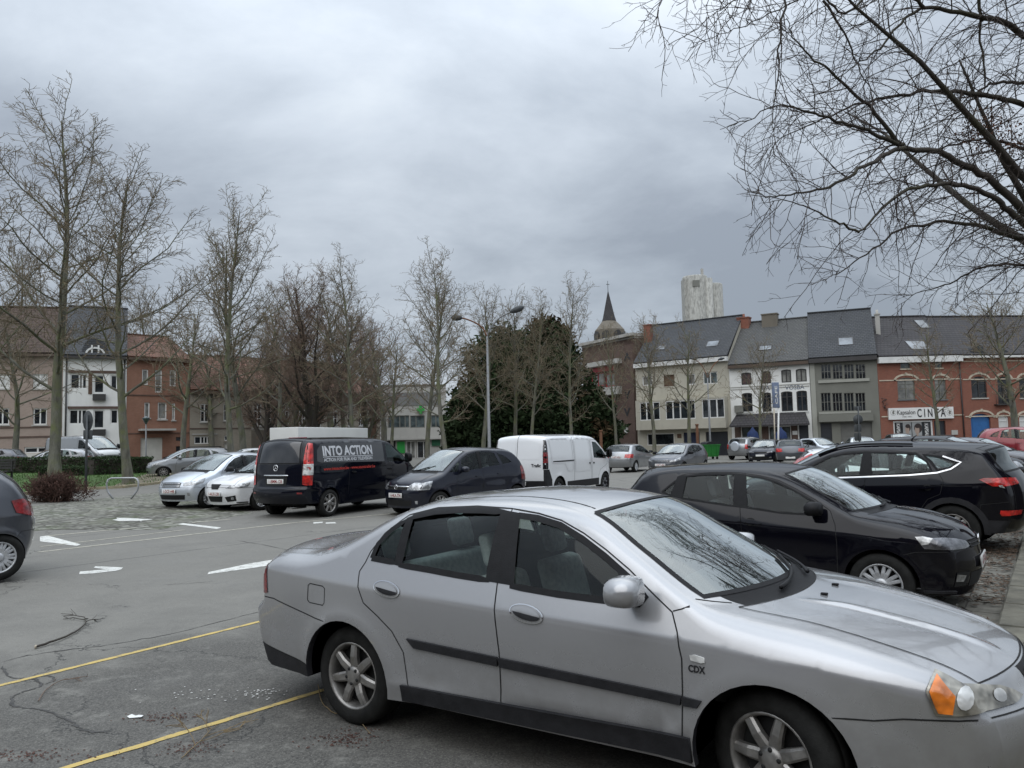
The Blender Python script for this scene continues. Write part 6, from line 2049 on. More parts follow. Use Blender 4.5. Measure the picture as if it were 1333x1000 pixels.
for (a, b, t, q) in ((1265, 1278, 451, 478), (1297, 1312, 458, 478), (1345, 1358, 456, 478)):   # dormers standing on the wall top
    u0, u1, z0, z1 = h.rect(a, b, t, q)
    z0 = max(z0, h.gut + .05); mb = MB(); n = 8; c = (u0 + u1) / 2; r = (u1 - u0) / 2
    pf = [(u0 - .14, z0), (u1 + .14, z0)] + [(c + (r + .14) * cos(x), z1 - .4 + .55 * sin(x)) for x in np.linspace(0, pi, 9)]
    mb.prism(pf, 'y', -.2, 2.2); o = mb.build('dormer', M_RSLT, h.root)
    mb = MB(); mb.prism([(u0, z0 + .1), (u1, z0 + .1)] + [(c + r * cos(x), z1 - .45 + .45 * sin(x)) for x in np.linspace(0, pi, 9)], 'y', -.23, -.203); mb.build('dormer_window', M_PANE, o)
h.finish()

# ---- brown modern building and what stands behind it
A, B = FP(760, 84), FP(829.5, 76)
h = House('brown_building', 'brown brick building with red balcony bands and dark letters on its blank wall', A, B, HZ(795, 447, 80), M_BBRN, 9, None, M_CONC, cat='building', gh=0)
for (t, q) in ((470, 476), (505, 515), (548, 556)): h.box('balcony_front', 761, 803, t, q, 1.0, M_CONC)
M_REDP = simple('red_metal_panel', (.36, .03, .035), .5, 0, .12, 2)
for (t, q) in ((477.5, 483.5), (519, 525)): h.box('red_band', 768, 803, t, q, .25, M_REDP)
for (a, b, t, q) in ((770, 786, 486, 503), (788, 802, 486, 503), (775, 786, 527, 545), (788, 801, 526, 545)): h.win(a, b, t, q, M_REDP, M_PANEC, (.5,))
h.win(776, 801, 560, 585, M_FRW, M_PANEB, (.3, .6))
u0, u1, z0, z1 = h.rect(804.5, 829.3, 455, 590)
mb = MB(); mb.box(u0, h.w + .02, -.35, -.003, .0, z1 + .4); mb.build('blank_brick_wall', M_BBRN, h.root)
for tx, y0, y1 in (('A', 459, 469), ('V', 508, 519), ('V', 531, 542)):
    o = flat_sign_text(h, tx, 812, 820.5, y0, y1, .38, M_INK, 'wall_letter', .03); o.parent = h.root
h.box('wall_lamp_box', 813, 816, 557, 564, .5, M_SIGNW)
mb = MB(); mb.box(-.1, h.w + .1, -.5, h.depth, h.gut + .2, h.gut + .5); mb.build('parapet', M_CONC, h.root)
h.finish()

r = thing('church_tower', 'stone church tower with a slender dark spire rising behind the brown building', 'church', (xat(798, 150), 150, 0))
z1 = HZ(798, 430, 150); z2 = HZ(798, 418, 150); z3 = HZ(797, 378, 150)
mb = MB(); mb.lathe([(3.1, 0), (3.0, z1), (2.8, z1 + .2), (2.2, z1 + .5 * (z2 - z1)), (1.35, z2), (1.3, z2 + .2)], 8, 0, 'z', sm=False); mb.lathe([(3.35, z1 - 3.2), (3.35, z1 - 2.8)], 8, 0, sm=False)
mb.build('tower', M_STONE, r, rotz=pi / 8)
mb = MB(); mb.lathe([(1.45, z2), (1.2, z2 + .8), (.02, z3)], 8, 0, sm=False); sp_o = mb.build('spire', M_RDRK, r, rotz=pi / 8)
mb = MB(); mb.tube([(0, 0, z3 - .1), (0, 0, z3 + 1.9)], .05, 5); mb.box(-.35, .35, -.03, .03, z3 + 1.15, z3 + 1.25); mb.build('cross', M_FRD, sp_o)
for a in (-.35, .45, 1.2, -1.15):
    mb = MB(); mb.prism([(-.8, z1 - 2.6), (.8, z1 - 2.6)] + [(.8 * cos(x), z1 - 1.1 + .8 * sin(x)) for x in np.linspace(0, pi, 9)], 'y', -3.06, -2.7); mb.build('belfry_opening', M_FRD, r, rotz=a)

r = thing('water_tower', 'tall pale weathered concrete silo tower rising behind the cream house roof', 'tower', (xat(913, 300), 300, 0))
M_SILO = m_stucco('weathered_white_paint', (.43, .425, .39), .8)
for n_ in M_SILO.node_tree.nodes:
    if n_.type == 'MAP_RANGE' and abs(n_.inputs[1].default_value - .52) < .01: n_.inputs[1].default_value = .44; n_.inputs[2].default_value = .60
zt = HZ(908, 360.5, 300); zt2 = HZ(935, 369, 300)
mb = MB(); mb.lathe([(4.9, 0), (4.9, zt - .5), (4.6, zt), (.01, zt + .2)], 28, 0); mb.box(-5.0, -3.4, -3.5, 2, 0, zt - 1.2); mb.build('main_silo', M_SILO, r)
mb = MB(); mb.lathe([(3.6, 0), (3.6, zt2 - .4), (3.3, zt2), (.01, zt2 + .1)], 24, 0, 'z', (7.6, 1.5, 0)); mb.lathe([(1.7, 0), (1.7, zt2 + 1.5), (.01, zt2 + 1.6)], 16, 0, 'z', (4.6, -2.6, 0)); mb.build('side_silo', M_SILO, r)
mb = MB(); mb.box(2.6, 3.5, -.5, .5, zt, HZ(918, 350, 300)); mb.build('roof_mast', M_CONC, r)
mb = MB(); mb.box(-1.9, .7, -5.05, -4.6, HZ(906, 376, 300), HZ(906, 368, 300)); mb.build('window', M_FRG, r)

h = House('low_shop', 'low pale shop building half hidden behind the dark evergreen tree', FP(575, 100), FP(785, 98), HZ(680, 538, 100), M_CONC, 8, None, M_CONC, cat='building', gh=0)
for k in range(8): h.win(585 + k * 24, 602 + k * 24, 548, 560, M_FRG, M_PANE); h.win(583 + k * 24, 603 + k * 24, 565, 586, M_FRW, M_PANEB, (.5,))
h.finish()

# ---- left-hand row
d0, d1, d2, d3, d4, d5, d6 = FP(-110, 57.5, 540), FP(81, 60, 540), FP(164.5, 62, 540), FP(247, 65.5, 540), FP(327, 69, 540), FP(495, 82, 540), FP(581, 83, 540)
h = House('pink_house', 'wide pinkish brick house with brown tiled roof, farthest left behind the hedge', d0, d1, HZ(40, 461, 59.5), M_BPINK, 10, HZ(40, 404, 64.5), M_RBRN, gmat=M_GUTB)
for (a, b) in ((-6, 13), (43, 62), (-62, -44)):
    h.win(a, b, 487, 506, M_FRW, M_BLIND, (.5,), sill=M_CONC); h.win(a, b - 1, 531.5, 553, M_FRW, M_PANE, (.5,), sill=M_CONC)
h.band(556.5, .10, M_BBRN, xm=30); h.band(569, .12, M_BBRN, xm=30)
h.win(31.5, 66, 582, 590, M_FRW, M_PANE, (.5,), fw=.1); h.box('garage_panel', 31.5, 66, 590.5, 606, .04, M_GDOOR); h.door(1, 6, 584, 606, M_DDOOR); h.door(9, 13, 584, 606, M_BLUED)
h.finish()

h = House('white_house', 'white rendered house with steep slate roof, arched dormer and dark downpipes', d1, d2, HZ(120, 464, 61), M_WHT, 10, HZ(120, 404, 66), M_RSLT)
def dn(a, b, t, q, **k): return h.win(a, b, t, q, M_FRW, M_PANE, fw=.10, **k)
dn(91, 113.5, 486.5, 506.5, mull=(.55, .72)); dn(122, 136, 488, 512, mull=()); dn(143.5, 153, 488, 507)
dn(89.5, 113.5, 533, 552.5, mull=(.5, .7)); dn(121.5, 136, 533.5, 558, mull=()); dn(143.5, 154, 533, 552)
h.box('balcony_panel', 120.5, 137.5, 513, 521, .3, M_FRD); h.box('balcony_panel', 120.5, 137.5, 559, 567, .3, M_FRD)
h.box('lintel_band', 89, 156, 482.5, 485.8, .06, M_BBRN); h.box('lintel_band', 88, 157, 529, 532.3, .06, M_BBRN); h.box('brown_panel', 115, 120, 486, 513, .05, M_FRB)
for x in (85.6, 161.4):
    u, z = h.uz(x, 540); mb = MB(); mb.tube([(u, -.08, .1), (u, -.08, h.gut - .1)], .06, 8); mb.build('downpipe', M_FRD, h.root)
u0, u1, z0, z1 = h.rect(111, 137, 445, 470); c = (u0 + u1) / 2; r_ = (u1 - u0) / 2; z0 = h.gut - .2
mb = MB(); mb.prism([(u0 - .25, z0), (u1 + .25, z0)] + [(c + (r_ + .25) * cos(x), z1 - 1 + 1.3 * sin(x)) for x in np.linspace(0, pi, 11)], 'y', -.15, 3.2); o = mb.build('dormer', M_RSLT, h.root)
mb = MB(); aa = np.linspace(0, pi, 13)
mb.prism([(c + r_ * cos(x), z1 - 1 + r_ * .8 * sin(x)) for x in aa] + [(u0, z0 + .1), (u0 + .14, z0 + .1)] + [(c + (r_ - .14) * cos(x), z1 - 1 + (r_ * .8 - .14) * sin(x)) for x in aa[::-1]] + [(u1 - .14, z0 + .1), (u1, z0 + .1)], 'y', -.24, -.153)
for k in (-.33, .33): mb.box(c + k * r_ - .06, c + k * r_ + .06, -.22, -.155, z0 + .1, z1 - .3)
mb.build('arched_window', M_FRW, o)
mb = MB(); mb.prism([(u0 + .1, z0 + .1), (u1 - .1, z0 + .1)] + [(c + (r_ - .1) * cos(x), z1 - 1 + (r_ * .8 - .1) * sin(x)) for x in aa], 'y', -.17, -.152); mb.build('pane', M_PANE, o)
h.door(92, 104, 575, 606, M_GDOOR)
h.finish()

h = House('orange_house', 'orange brick house with a white garage door and canopy slab', d2, d3, HZ(205, 467.5, 63.8), M_BORG, 10, HZ(205, 441, 68.8), M_RORG, gmat=M_GUTB)
for (a, b, t, q) in ((185, 193, 481, 501), (221, 229, 482, 503)): h.win(a, b, t, q, M_FRW, M_PANEC)
h.win(202, 211, 482, 511, M_FRW, M_PANEC, bars=(.3,)); h.win(188, 195, 524, 544, M_FRW, M_PANEC, sill=M_CONC); h.win(205.5, 217, 524, 546, M_FRW, M_PANEC, sill=M_CONC); h.win(224, 228, 525, 547, M_FRW, M_PANEC, sill=M_CONC)
h.box('canopy_slab', 185, 229.5, 558, 560.5, .9, M_CONC); h.band(515, .08, M_BBRN, xm=205); h.band(564, .06, M_BBRN, xm=205)
h.door(183, 212, 570, 610, M_GDOOR, 'garage_door', ribs=5); h.win(229, 236, 569, 574, M_FRD, M_PANE); h.door(229, 237, 581, 610, M_DDOOR)
h.finish()

h = House('beige_house', 'grey beige brick house with orange tiled roof, right of the orange brick house', d3, d4, HZ(285, 509, 67), M_BGRY, 10, HZ(290, 466, 72), M_RORG, gmat=M_GUTB, gh=.3)
h.win(261, 272, 526, 549.5, M_FRW, M_PANE, (.5,), (.6,), sill=M_CONC); h.win(291, 300, 526, 548, M_FRW, M_PANE, (.5,), (.6,), sill=M_CONC)
h.win(253, 279, 568, 578, M_FRW, M_PANE, (.33, .5, .66)); h.win(292, 298, 567, 574, M_FRW, M_PANE); h.band(557.8, .08, M_BBRN, xm=285); h.box('lintel_band', 250, 283, 564.5, 566, .05, M_CONC); h.door(292, 299, 576, 610, M_GDOOR)
h.finish()

h = House('long_house', 'long low stone-based house with orange tiled roof behind the dense bare trees', d4, d5, HZ(410, 512, 75.5), M_BGRY, 11, HZ(410, 474, 81), M_RORG, gmat=M_GUTB, gh=.3)
for (a, b) in ((330.5, 341), (349, 358), (368, 376.5), (390, 398), (411.5, 418.5), (430, 440), (453, 460), (467, 473)): h.win(a, b, 526, 555, M_FRW, M_PANE, (.5,), (.35, .68), sill=M_CONC)
h.door(482, 491, 523, 585, M_FRB); h.box('stone_base', 328, 480, 561, 600, .08, M_STONE); h.band(558.5, .14, M_CONC, xm=410, u1=h.w - 3)
h.finish()

h = House('pharmacy', 'pale flat-roofed pharmacy with a green cross sign above its window band', d5, d6, HZ(540, 503, 82.5), M_CONC, 10, None, M_FRG, cat='pharmacy', gh=0)
h.box('grey_panel_band', 504, 573, 511, 528, .06, simple('grey_cladding', (.17, .17, .165), .7, 0, .2, 2)); h.win(505, 533, 541, 557, M_FRG, M_PANEB, (.25, .55, .8)); h.win(534, 553, 541, 557, M_FRG, M_PANEB, (.4,)); h.win(561, 574, 540.5, 556.5, M_FRG, M_PANEB, (.5,))
M_GRN = simple('green_sign', (.02, .30, .05), .5, 0, .1, 2); M_GRN2 = simple('dark_green_sign', (.01, .09, .04), .5, 0, .1, 2)
u0, u1, z0, z1 = h.rect(543.5, 551.5, 528.5, 538.5, .3); c = (u0 + u1) / 2; z = (z0 + z1) / 2; q = (z1 - z0) / 2
mb = MB(); mb.prism([(c - q * .35, z - q), (c + q * .35, z - q), (c + q * .35, z - q * .35), (c + q, z - q * .35), (c + q, z + q * .35), (c + q * .35, z + q * .35), (c + q * .35, z + q), (c - q * .35, z + q), (c - q * .35, z + q * .35), (c - q, z + q * .35), (c - q, z - q * .35), (c - q * .35, z - q * .35)], 'y', -.4, -.1); mb.build('green_cross_sign', M_GRN, h.root)
h.box('fascia_ledge', 496, 580, 570.5, 572.5, .6, M_CONC); h.box('shop_sign', 562, 573, 573, 580.5, .15, M_GRN2); h.box('shop_sign', 517, 527, 575, 590, .12, M_GRN)
h.win(498, 515, 574, 600, M_FRD, M_PANE, (.5,)); h.win(529, 541, 574, 600, M_FRW, M_PANEC, (.5,)); h.win(543, 560, 574, 600, M_FRW, M_PANE, (.5,))
h.finish()

# unseen terrace added behind the viewer so the cars mirror something dark
h = House('added_terrace', 'dark brick terrace added unseen behind the viewer to darken car reflections', (60, -17), (-70, -19), 9.5, M_BBRN, 9, 13.5, M_RDRK)
for k in range(26):
    for z in (1.0, 4.2, 7.0): h.win(3 + k * 4.9, 4.5 + k * 4.9, z, z + 1.9, M_FRD, M_PANE, off=None)
h.finish()
# ------------------------------------------------------------------ all the vehicles
car('sedan_car', 'silver sedan in the foreground with black side mouldings and amber front indicator', SEDAN, M_SILVER, .486, 5.02, -33.14)
car('hatchback_car', 'black hatchback with silver ten-spoke wheel covers beside the silver sedan', HATCH, M_BLACK, 3.026, 9.044, -35.0)
car('suv', 'black SUV with a chrome window line and red tail lamps behind the black hatchback', SUV, M_BLACK, 5.90, 12.83, 140, 'car')
car('panel_van', 'black van lettered INTO ACTION, seen from its rear corner', VITO, M_VAN, -4.602, 20.774, 62.4, 'van', near=1)
car('panel_van', 'white panel van with plain sides parked beyond the dark blue people carrier', TRAFIC, M_WHITE, 1.402, 24.884, 57.2, 'van', near=1)
car('people_carrier', 'dark blue people carrier facing the camera between the black van and the white van', MPV, M_NAVY, -1.45, 20.3, 225, near=1)
car('hatchback_car', 'rounded pale silver hatchback facing forward at the left end of the row', C3, M_LSILVER, -8.631, 22.929, 243, near=1)
WH = variant(HATCH, plate=[(True, .48, '1-AUX-230')], chromegr=True,
             ends=[('grille', [(-.20, .735), (.20, .735), (.13, .60), (-.13, .60)], M_TRIM, True, .006, False, 0), ('lower_grille', [(-.30, .42), (.30, .42), (.24, .27), (-.24, .27)], M_GAP, True, .003, False, 0),
                   ('side_intake', [(.36, .40), (.66, .45), (.64, .30), (.40, .27)], M_GAP, True, .003, True, 0), ('fog_light', [(.52, .39), (.58, .40), (.58, .34), (.52, .33)], M_HEAD, True, .006, True, 0)], extra=[])
WH['lamps'] = [('headlight', [(1.55, .76), (1.66, .765), ('E', .74), ('E', .64), (1.63, .66)], [('E', .64), ('E', .74), (.50, .70), (.36, .63), (.48, .62)], M_HEAD, True, .006)] + HATCH['lamps'][1:]
car('hatchback_car', 'white hatchback with a dark pointed grille half hidden by the black van', WH, M_WHITE, -6.75, 22.3, 236, near=1, sc=(1.06, 1.04, 1.0))
LFT = variant(MPV, spokes=(10, .024, .017, 1), rimmat=M_COVER, lamps=[('tail_light', [(-1.46, 1.10), (-1.52, .93), ('E', .86), ('E', 1.07), (-1.62, 1.12)], [('E', .86), ('E', 1.07), (.45, 1.05), (.45, .88)], M_REDL, False, .012)], extra=[], plate=[(False, .75, '')])
LFT['ends'] = []
car('people_carrier', 'dark grey car cut off by the left edge, showing its red tail lamp', LFT, M_GREY, -8.2, 9.85, 228, near=2, sc=(.92, 1.0, .94))
WAG = variant(MPV, lamps=[('tail_light', [(-1.32, 1.30), (-1.25, 1.12), (-1.55, 1.02), ('E', 1.0), ('E', 1.30)], [('E', 1.0), ('E', 1.30), (.5, 1.3), (.5, 1.0)], M_REDL, False, .012)] + MPV['lamps'][:1], extra=[], plate=[])
o = car('estate_car', 'silver estate car with roof bars parked by the trees on the left', WAG, M_MIDGREY, -17.1, 41.2, 205, near=1, sc=(1.12, 1.04, .93))
for s_ in (-1, 1):
    mb = MB(); mb.tube([(-1.4, s_ * .55, 1.50), (-1.3, s_ * .55, 1.555), (.2, s_ * .55, 1.565), (.3, s_ * .55, 1.52)], .02, 5); mb.build('roof_rail', M_PLASTIC, o)
car('hatchback_car', 'silver hatchback seen from behind, right of the white panel van', variant(HATCH, extra=[]), M_MIDGREY, 6.253, 41.5, 59.5, near=1)
car('hatchback_car', 'grey hatchback facing the camera in front of the cream house', variant(HATCH, chromegr=True, lamps=[('headlight', [(1.42, .86), (1.55, .83), ('E', .74), ('E', .66), (1.6, .70)], [('E', .66), ('E', .74), (.42, .68), (.44, .62)], M_HEAD, True, .006)] + HATCH['lamps'][1:]), M_GREY, 8.0, 37.4, 233, near=1)


def spare(c):
    mb = MB(); x = c.endmap([(0, .95)], False, .0)[0][0][0]
    mb.lathe([(.0001, -.20), (.30, -.20), (.35, -.17), (.36, -.02), (.33, .0)], 26, 0, 'x', (x, 0, .98)); c.raw('spare_wheel_cover', 'spare_wheel_cover', mb, M_LSILVER)

FWD = variant(SUV, extra=[spare], lamps=[('tail_light', [(-1.90, 1.10), (-1.92, .80), ('E', .80), ('E', 1.12)], [('E', .80), ('E', 1.12), (.66, 1.1), (.66, .82)], M_REDL2, False, .008)], rimmat=M_COVER, plate=[])
car('off_road_car', 'silver off-road car with a spare wheel on its back door, by the green waste container', FWD, M_MIDGREY, 17.317, 56.7, 47, near=1, sc=(.95, .95, 1.0))
car('sedan_car', 'dark blue car facing forward between the off-road car and the dark grey hatchback', variant(HATCH, extra=[], plate=[(True, .5, '')]), M_NAVY, 16.2, 49.5, 242, near=1, sc=(1.05, 1, 1))
car('hatchback_car', 'dark grey hatchback with red tail lamps, seen from behind, overlapping the dark blue car', variant(HATCH, extra=[], plate=[(False, .42, '')]), M_GREY, 16.6, 46.2, 69, near=1)
car('hatchback_car', 'pale silver hatchback to the right of the dark grey hatchback', variant(HATCH, extra=[], plate=[]), M_LSILVER, 20.8, 52.5, 285, near=0)
car('sedan_car', 'light silver sedan seen from behind in front of the grey house door', variant(SEDAN, extra=[], plate=[(False, .85, '')], steer=0), M_LSILVER, 24.2, 54.0, 76, near=0)
car('people_carrier', 'dark people carrier facing forward in front of the grey garage', variant(MPV, extra=[], plate=[]), M_GREY, 26.6, 53.0, 255, near=0)
car('hatchback_car', 'small black hatchback in front of the hairdresser\'s window', variant(HATCH, extra=[], plate=[]), M_BLACK, 28.2, 50.5, 240, near=0)
WRD = variant(HATCH, extra=[], lamps=[('tail_light', [(-1.30, 1.325), (-1.20, 1.26), (-1.46, .97), ('E', .97), ('E', 1.26)], [('E', .97), ('E', 1.26), (.40, 1.2), (.42, 1.0)], M_REDL2, False, .014)] + HATCH['lamps'][:1])
car('hatchback_car', 'white car with a large bright red tail lamp peeping out behind the black SUV', variant(WRD, plate=[]), M_WHITE, 8.45, 17.45, -33, near=1, sc=(1.15, 1, 1.0))
car('estate_car', 'black estate car with roof rails behind the black SUV', variant(MPV, extra=[], plate=[]), M_BLACK, 13.5, 24.6, -36, near=1, sc=(1.14, 1.03, .99))
car('hatchback_car', 'dark green-grey hatchback beyond the black estate car', variant(HATCH, extra=[], plate=[]), M_GREY, 17.0, 28.6, -40, near=1, sc=(1.1, 1.04, 1.02))
car('hatchback_car', 'dark red hatchback near the right edge in front of the blue gate', variant(MPV, extra=[], plate=[]), M_RED, 26.6, 40.6, -36, near=0, sc=(1.05, 1.04, 1.14))
car('hatchback_car', 'white car half hidden behind the silver estate car, between two tree trunks', variant(HATCH, extra=[], plate=[]), M_WHITE, -14.6, 42.5, 200, near=0)
car('hatchback_car', 'white hatchback behind the dark blue people carrier\'s roof', variant(HATCH, extra=[], plate=[]), M_WHITE, -9.4, 47.0, 190, near=0, sc=(1, 1, 1.08))
car('hatchback_car', 'dark red car in front of the pharmacy door', variant(HATCH, extra=[], plate=[]), M_RED, -13.4, 61, 185, near=0)
car('estate_car', 'grey car with a roof box rack parked behind the left hedge', variant(MPV, extra=[], plate=[]), M_MIDGREY, -27.5, 46.5, 200, near=0, sc=(1.05, 1, .9))
car('hatchback_car', 'dark green hatchback behind the hedge at the left edge', variant(HATCH, extra=[], plate=[]), M_GREY, -31.5, 46.5, 190, near=0)
BOX = variant(TRAFIC, extra=[], plate=[], zones=[('windscreen', 9.1, 11, .92, M_WGLASS), ('cowl', 11, 12, .84, M_PLASTIC), ('bonnet', 12, 13.6, .98, M_WHITE), ('roof_front', 8, 9.1, 1, M_WHITE), ('front_bumper', 14.5, 16, 1, None)])
car('delivery_van', 'tall grey delivery van with a white front parked behind the hedge', BOX, M_MIDGREY, -27.6, 49.5, -25, 'van', near=1, sc=(1.1, 1.05, 1.16))
# white box trailer behind the black van
pA, pB, pC = np.array(FP(388, 33.5, 565)), np.array(FP(479, 39.5, 565)), np.array(FP(357, 35.2, 565))
e = pB - pA; L = float(np.linalg.norm(e)); g = float(gz(*pA))
r = thing('box_trailer', 'plain white box trailer standing behind the black van', 'trailer', (pA[0], pA[1], g), atan2(e[1], e[0]))
wd = 1.45; zt = HZ(388, 556, 33.5) - g
mb = MB(); mb.bevbox(0, L, 0, wd, .55, zt, .03); mb.build('body', simple('trailer_panel', (.60, .60, .58), .5, 0, .06, 1), r)
mb = MB(); mb.box(.1, L - .1, .1, wd - .1, .42, .545); mb.tube([(0, wd / 2, .45), (-1.2, wd / 2, .45)], .05, 6); mb.build('chassis', M_FRD, r)
for u in (L * .45, L * .62):
    for v in (.02, wd - .02):
        mb = MB(); mb.lathe([(.0001, -.09), (.17, -.09), (.28, -.09), (.30, -.05), (.30, .07), (.28, .09), (.0001, .09)], 18, 0, 'y', (u, v, .30)); mb.build('wheel', M_TYRE, r)
# =================================================================== TREES
def m_bark(name, c1, c2, moss=(.10, .115, .03), mossk=.4):
    m = bpy.data.materials.new(name); t = NT(m)
    tc = t.n('ShaderNodeTexCoord'); P = tc.outputs['Object']
    mp = t.n('ShaderNodeMapping'); mp.inputs['Scale'].default_value = (1, 1, .22); t.l(P, mp.inputs[0])
    n1 = t.noise(mp.outputs[0], 6, 7, .75); n2 = t.noise(P, .9, 5, .6); n3 = t.noise(P, 3.5, 5)
    c = t.mix(t.maprange(n1, .35, .65), c1, c2)
    c = t.mix(t.math('MULTIPLY', t.math('MULTIPLY', t.maprange(n2, .42, .62), t.maprange(n3, .35, .6)), mossk), c, moss)
    b = t.bsdf(Base_Color=c, Roughness=.9)
    bn = t.n('ShaderNodeBump', in_Strength=.8, in_Distance=.03); t.l(n1, bn.inputs['Height']); t.l(bn.outputs[0], b.inputs['Normal'])
    t.out(b.outputs[0]); return m

M_BARK = m_bark('lime_bark', (.175, .17, .14), (.07, .066, .052), (.135, .15, .055), .85)
M_BARKD = m_bark('dark_bark', (.060, .050, .042), (.036, .030, .026), (.05, .055, .02), .5)
M_TWIG = simple('twigs', (.165, .132, .085), .9, 0, .3, .6)
M_TWIGR = simple('reddish_twigs', (.165, .115, .085), .9, 0, .3, .6)
M_TWIGD = simple('dark_twigs', (.052, .040, .034), .9, 0, .3, 1)


class Tubes:
    """many tapered branches in one mesh"""
    def __init__(s): s.V = []; s.F = []; s.n = 0
    def add(s, P, R, n):
        P = np.asarray(P, float); m = len(P)
        T = np.gradient(P, axis=0); T /= np.linalg.norm(T, axis=1)[:, None] + 1e-9
        ref = np.array([0, 0, 1.]) if abs(T[0][2]) < .9 else np.array([1., 0, 0])
        A = np.cross(T, ref); A /= np.linalg.norm(A, axis=1)[:, None] + 1e-9
        B = np.cross(T, A)
        a = np.arange(n) * 2 * pi / n
        R = np.asarray(R)[:, None, None]
        V = P[:, None, :] + (A[:, None, :] * np.cos(a)[None, :, None] + B[:, None, :] * np.sin(a)[None, :, None]) * R
        s.V.append(V.reshape(-1, 3))
        i = np.arange(m - 1)[:, None] * n; k = np.arange(n)[None]
        k2 = (k + 1) % n
        F = np.stack([i + k, i + k2, i + n + k2, i + n + k], -1).reshape(-1, 4) + s.n
        s.F.append(F); s.n += m * n
    def build(s, name, mat, parent):
        V = np.concatenate(s.V); F = np.concatenate(s.F)
        me = bpy.data.meshes.new(name)
        me.vertices.add(len(V)); me.vertices.foreach_set('co', V.ravel())
        me.loops.add(len(F) * 4); me.loops.foreach_set('vertex_index', F.ravel().astype(np.int32))
        me.polygons.add(len(F)); me.polygons.foreach_set('loop_start', np.arange(len(F), dtype=np.int32) * 4)
        me.polygons.foreach_set('use_smooth', np.ones(len(F), bool))
        me.materials.append(mat); me.update(calc_edges=True)
        o = bpy.data.objects.new(name, me); COL.objects.link(o); o.parent = parent
        return o


def norm(v): return v / (np.linalg.norm(v) + 1e-9)


def branch(p, d, L, r0, r1, R, k=5, up=.0, wob=.12):
    """a bending, tapering run of points"""
    P = [p]; d = norm(d)
    for i in range(k):
        d = norm(d + R.normal(0, wob, 3) + np.array([0, 0, up / k]))
        P.append(P[-1] + d * L / k)
    return np.array(P), np.linspace(r0, r1, k + 1)


def on(P, t):
    i = t * (len(P) - 1); a = int(min(i, len(P) - 2)); f = i - a
    return P[a] * (1 - f) + P[a + 1] * f, norm(P[a + 1] - P[a])


def perp(d, R, bias=None):
    v = R.normal(0, 1, 3)
    if bias is not None: v = v + bias
    return norm(v - d * (v @ d))


def lime_tree(seed, H=16.0, first=.24, CR=4.0, r0=.24, nl=26, fork=0, twig=1.0, spread=1.0, dens=1.0, tmin=.006):
    R = np.random.default_rng(seed)
    T = Tubes(); C = Tubes()
    top = H * .97
    P, rr = branch(np.zeros(3), np.array([R.normal(0, .015), R.normal(0, .015), 1]), top, r0, .03, R, 12, .1, .035)
    tt = np.linspace(0, 1, 13); rr = r0 * (1 - tt) ** .85 + .018; rr[0] *= 1.35
    T.add(P, rr, 9)
    limbs = []
    for i in range(nl):
        f = first + (.97 - first) * max(0, (i + R.uniform(-.3, .3)) / nl) ** .9
        f = min(max(f, first * .9), .97)
        p, d = on(P, f)
        az = i * 2.4 + R.uniform(-.5, .5)
        hf = (f - first) / (1 - first)
        el = radians(R.uniform(12, 38) + 32 * hf)
        Ls = CR * spread * (1.0 - .60 * hf ** 1.5) * R.uniform(.7, 1.15)
        if hf < .12: Ls *= .8
        dr = np.array([cos(az) * cos(el), sin(az) * cos(el), sin(el)])
        rb = np.interp(f, tt, rr) * R.uniform(.32, .5)
        Q, qr = branch(p, dr, Ls * 1.15, rb, .010, R, 7, R.uniform(.35, .8), .11)
        T.add(Q, qr, 5); limbs.append((Q, qr, Ls))
    if fork:
        for i in range(fork):
            f = first * R.uniform(.7, 1.2); p, d = on(P, f); az = R.uniform(0, 6.28); el = radians(R.uniform(55, 70))
            dr = np.array([cos(az) * cos(el), sin(az) * cos(el), sin(el)])
            Q, qr = branch(p, dr, (H - f * H) * R.uniform(.75, .95), r0 * .6, .015, R, 10, .5, .07)
            T.add(Q, qr, 6)
            for j in range(9):
                t = R.uniform(.2, .95); pp, dd = on(Q, t); a = perp(dd, R)
                X, xr = branch(pp, norm(dd * .6 + a), CR * .5 * (1.1 - t * .6), .035, .008, R, 6, .3, .12); T.add(X, xr, 4); limbs.append((X, xr, CR * .5))
            limbs.append((Q, qr, CR))
    limbs.append((P[7:], rr[7:], CR))
    for Q, qr, Ls in limbs:
        n = max(3, int(Ls * 4.2 * dens))
        for j in range(n):
            t = (j + R.uniform(.1, .9)) / n
            t = .15 + .85 * t
            p, d = on(Q, t); a = perp(d, R, np.array([0, 0, .15]))
            l2 = (.25 + .32 * Ls * (1.05 - t * .7)) * R.uniform(.6, 1.1)
            X, xr = branch(p, norm(d * .75 + a * .8), l2, max(.012, .5 * np.interp(t, np.linspace(0, 1, len(qr)), qr)), .006, R, 4, R.uniform(-.15, .35), .14)
            C.add(X, np.maximum(xr, tmin), 3)
            n3 = max(2, int(l2 * 6.5 * twig))
            for q in range(n3):
                t3 = (q + R.uniform(.2, 1)) / n3; p3, d3 = on(X, min(t3, 1)); a3 = perp(d3, R)
                l3 = R.uniform(.22, .55) * (.6 + .4 * min(l2, 1.5))
                Y, yr = branch(p3, norm(d3 * .8 + a3 * .75), l3, tmin * 1.1, tmin * .8, R, 2, .1, .15)
                C.add(Y, yr, 3)
                if R.random() < .8 * twig:
                    p4, d4 = on(Y, R.uniform(.3, .8)); Z, zr = branch(p4, norm(d4 + perp(d4, R) * .9), l3 * .6, tmin, tmin * .7, R, 2, 0, .15); C.add(Z, zr, 3)
    return T, C


VARS = {}
def tree_var(key, **k):
    T, C = lime_tree(**k)
    VARS[key] = (T, C, max(float(v[:, 2].max()) for v in C.V))

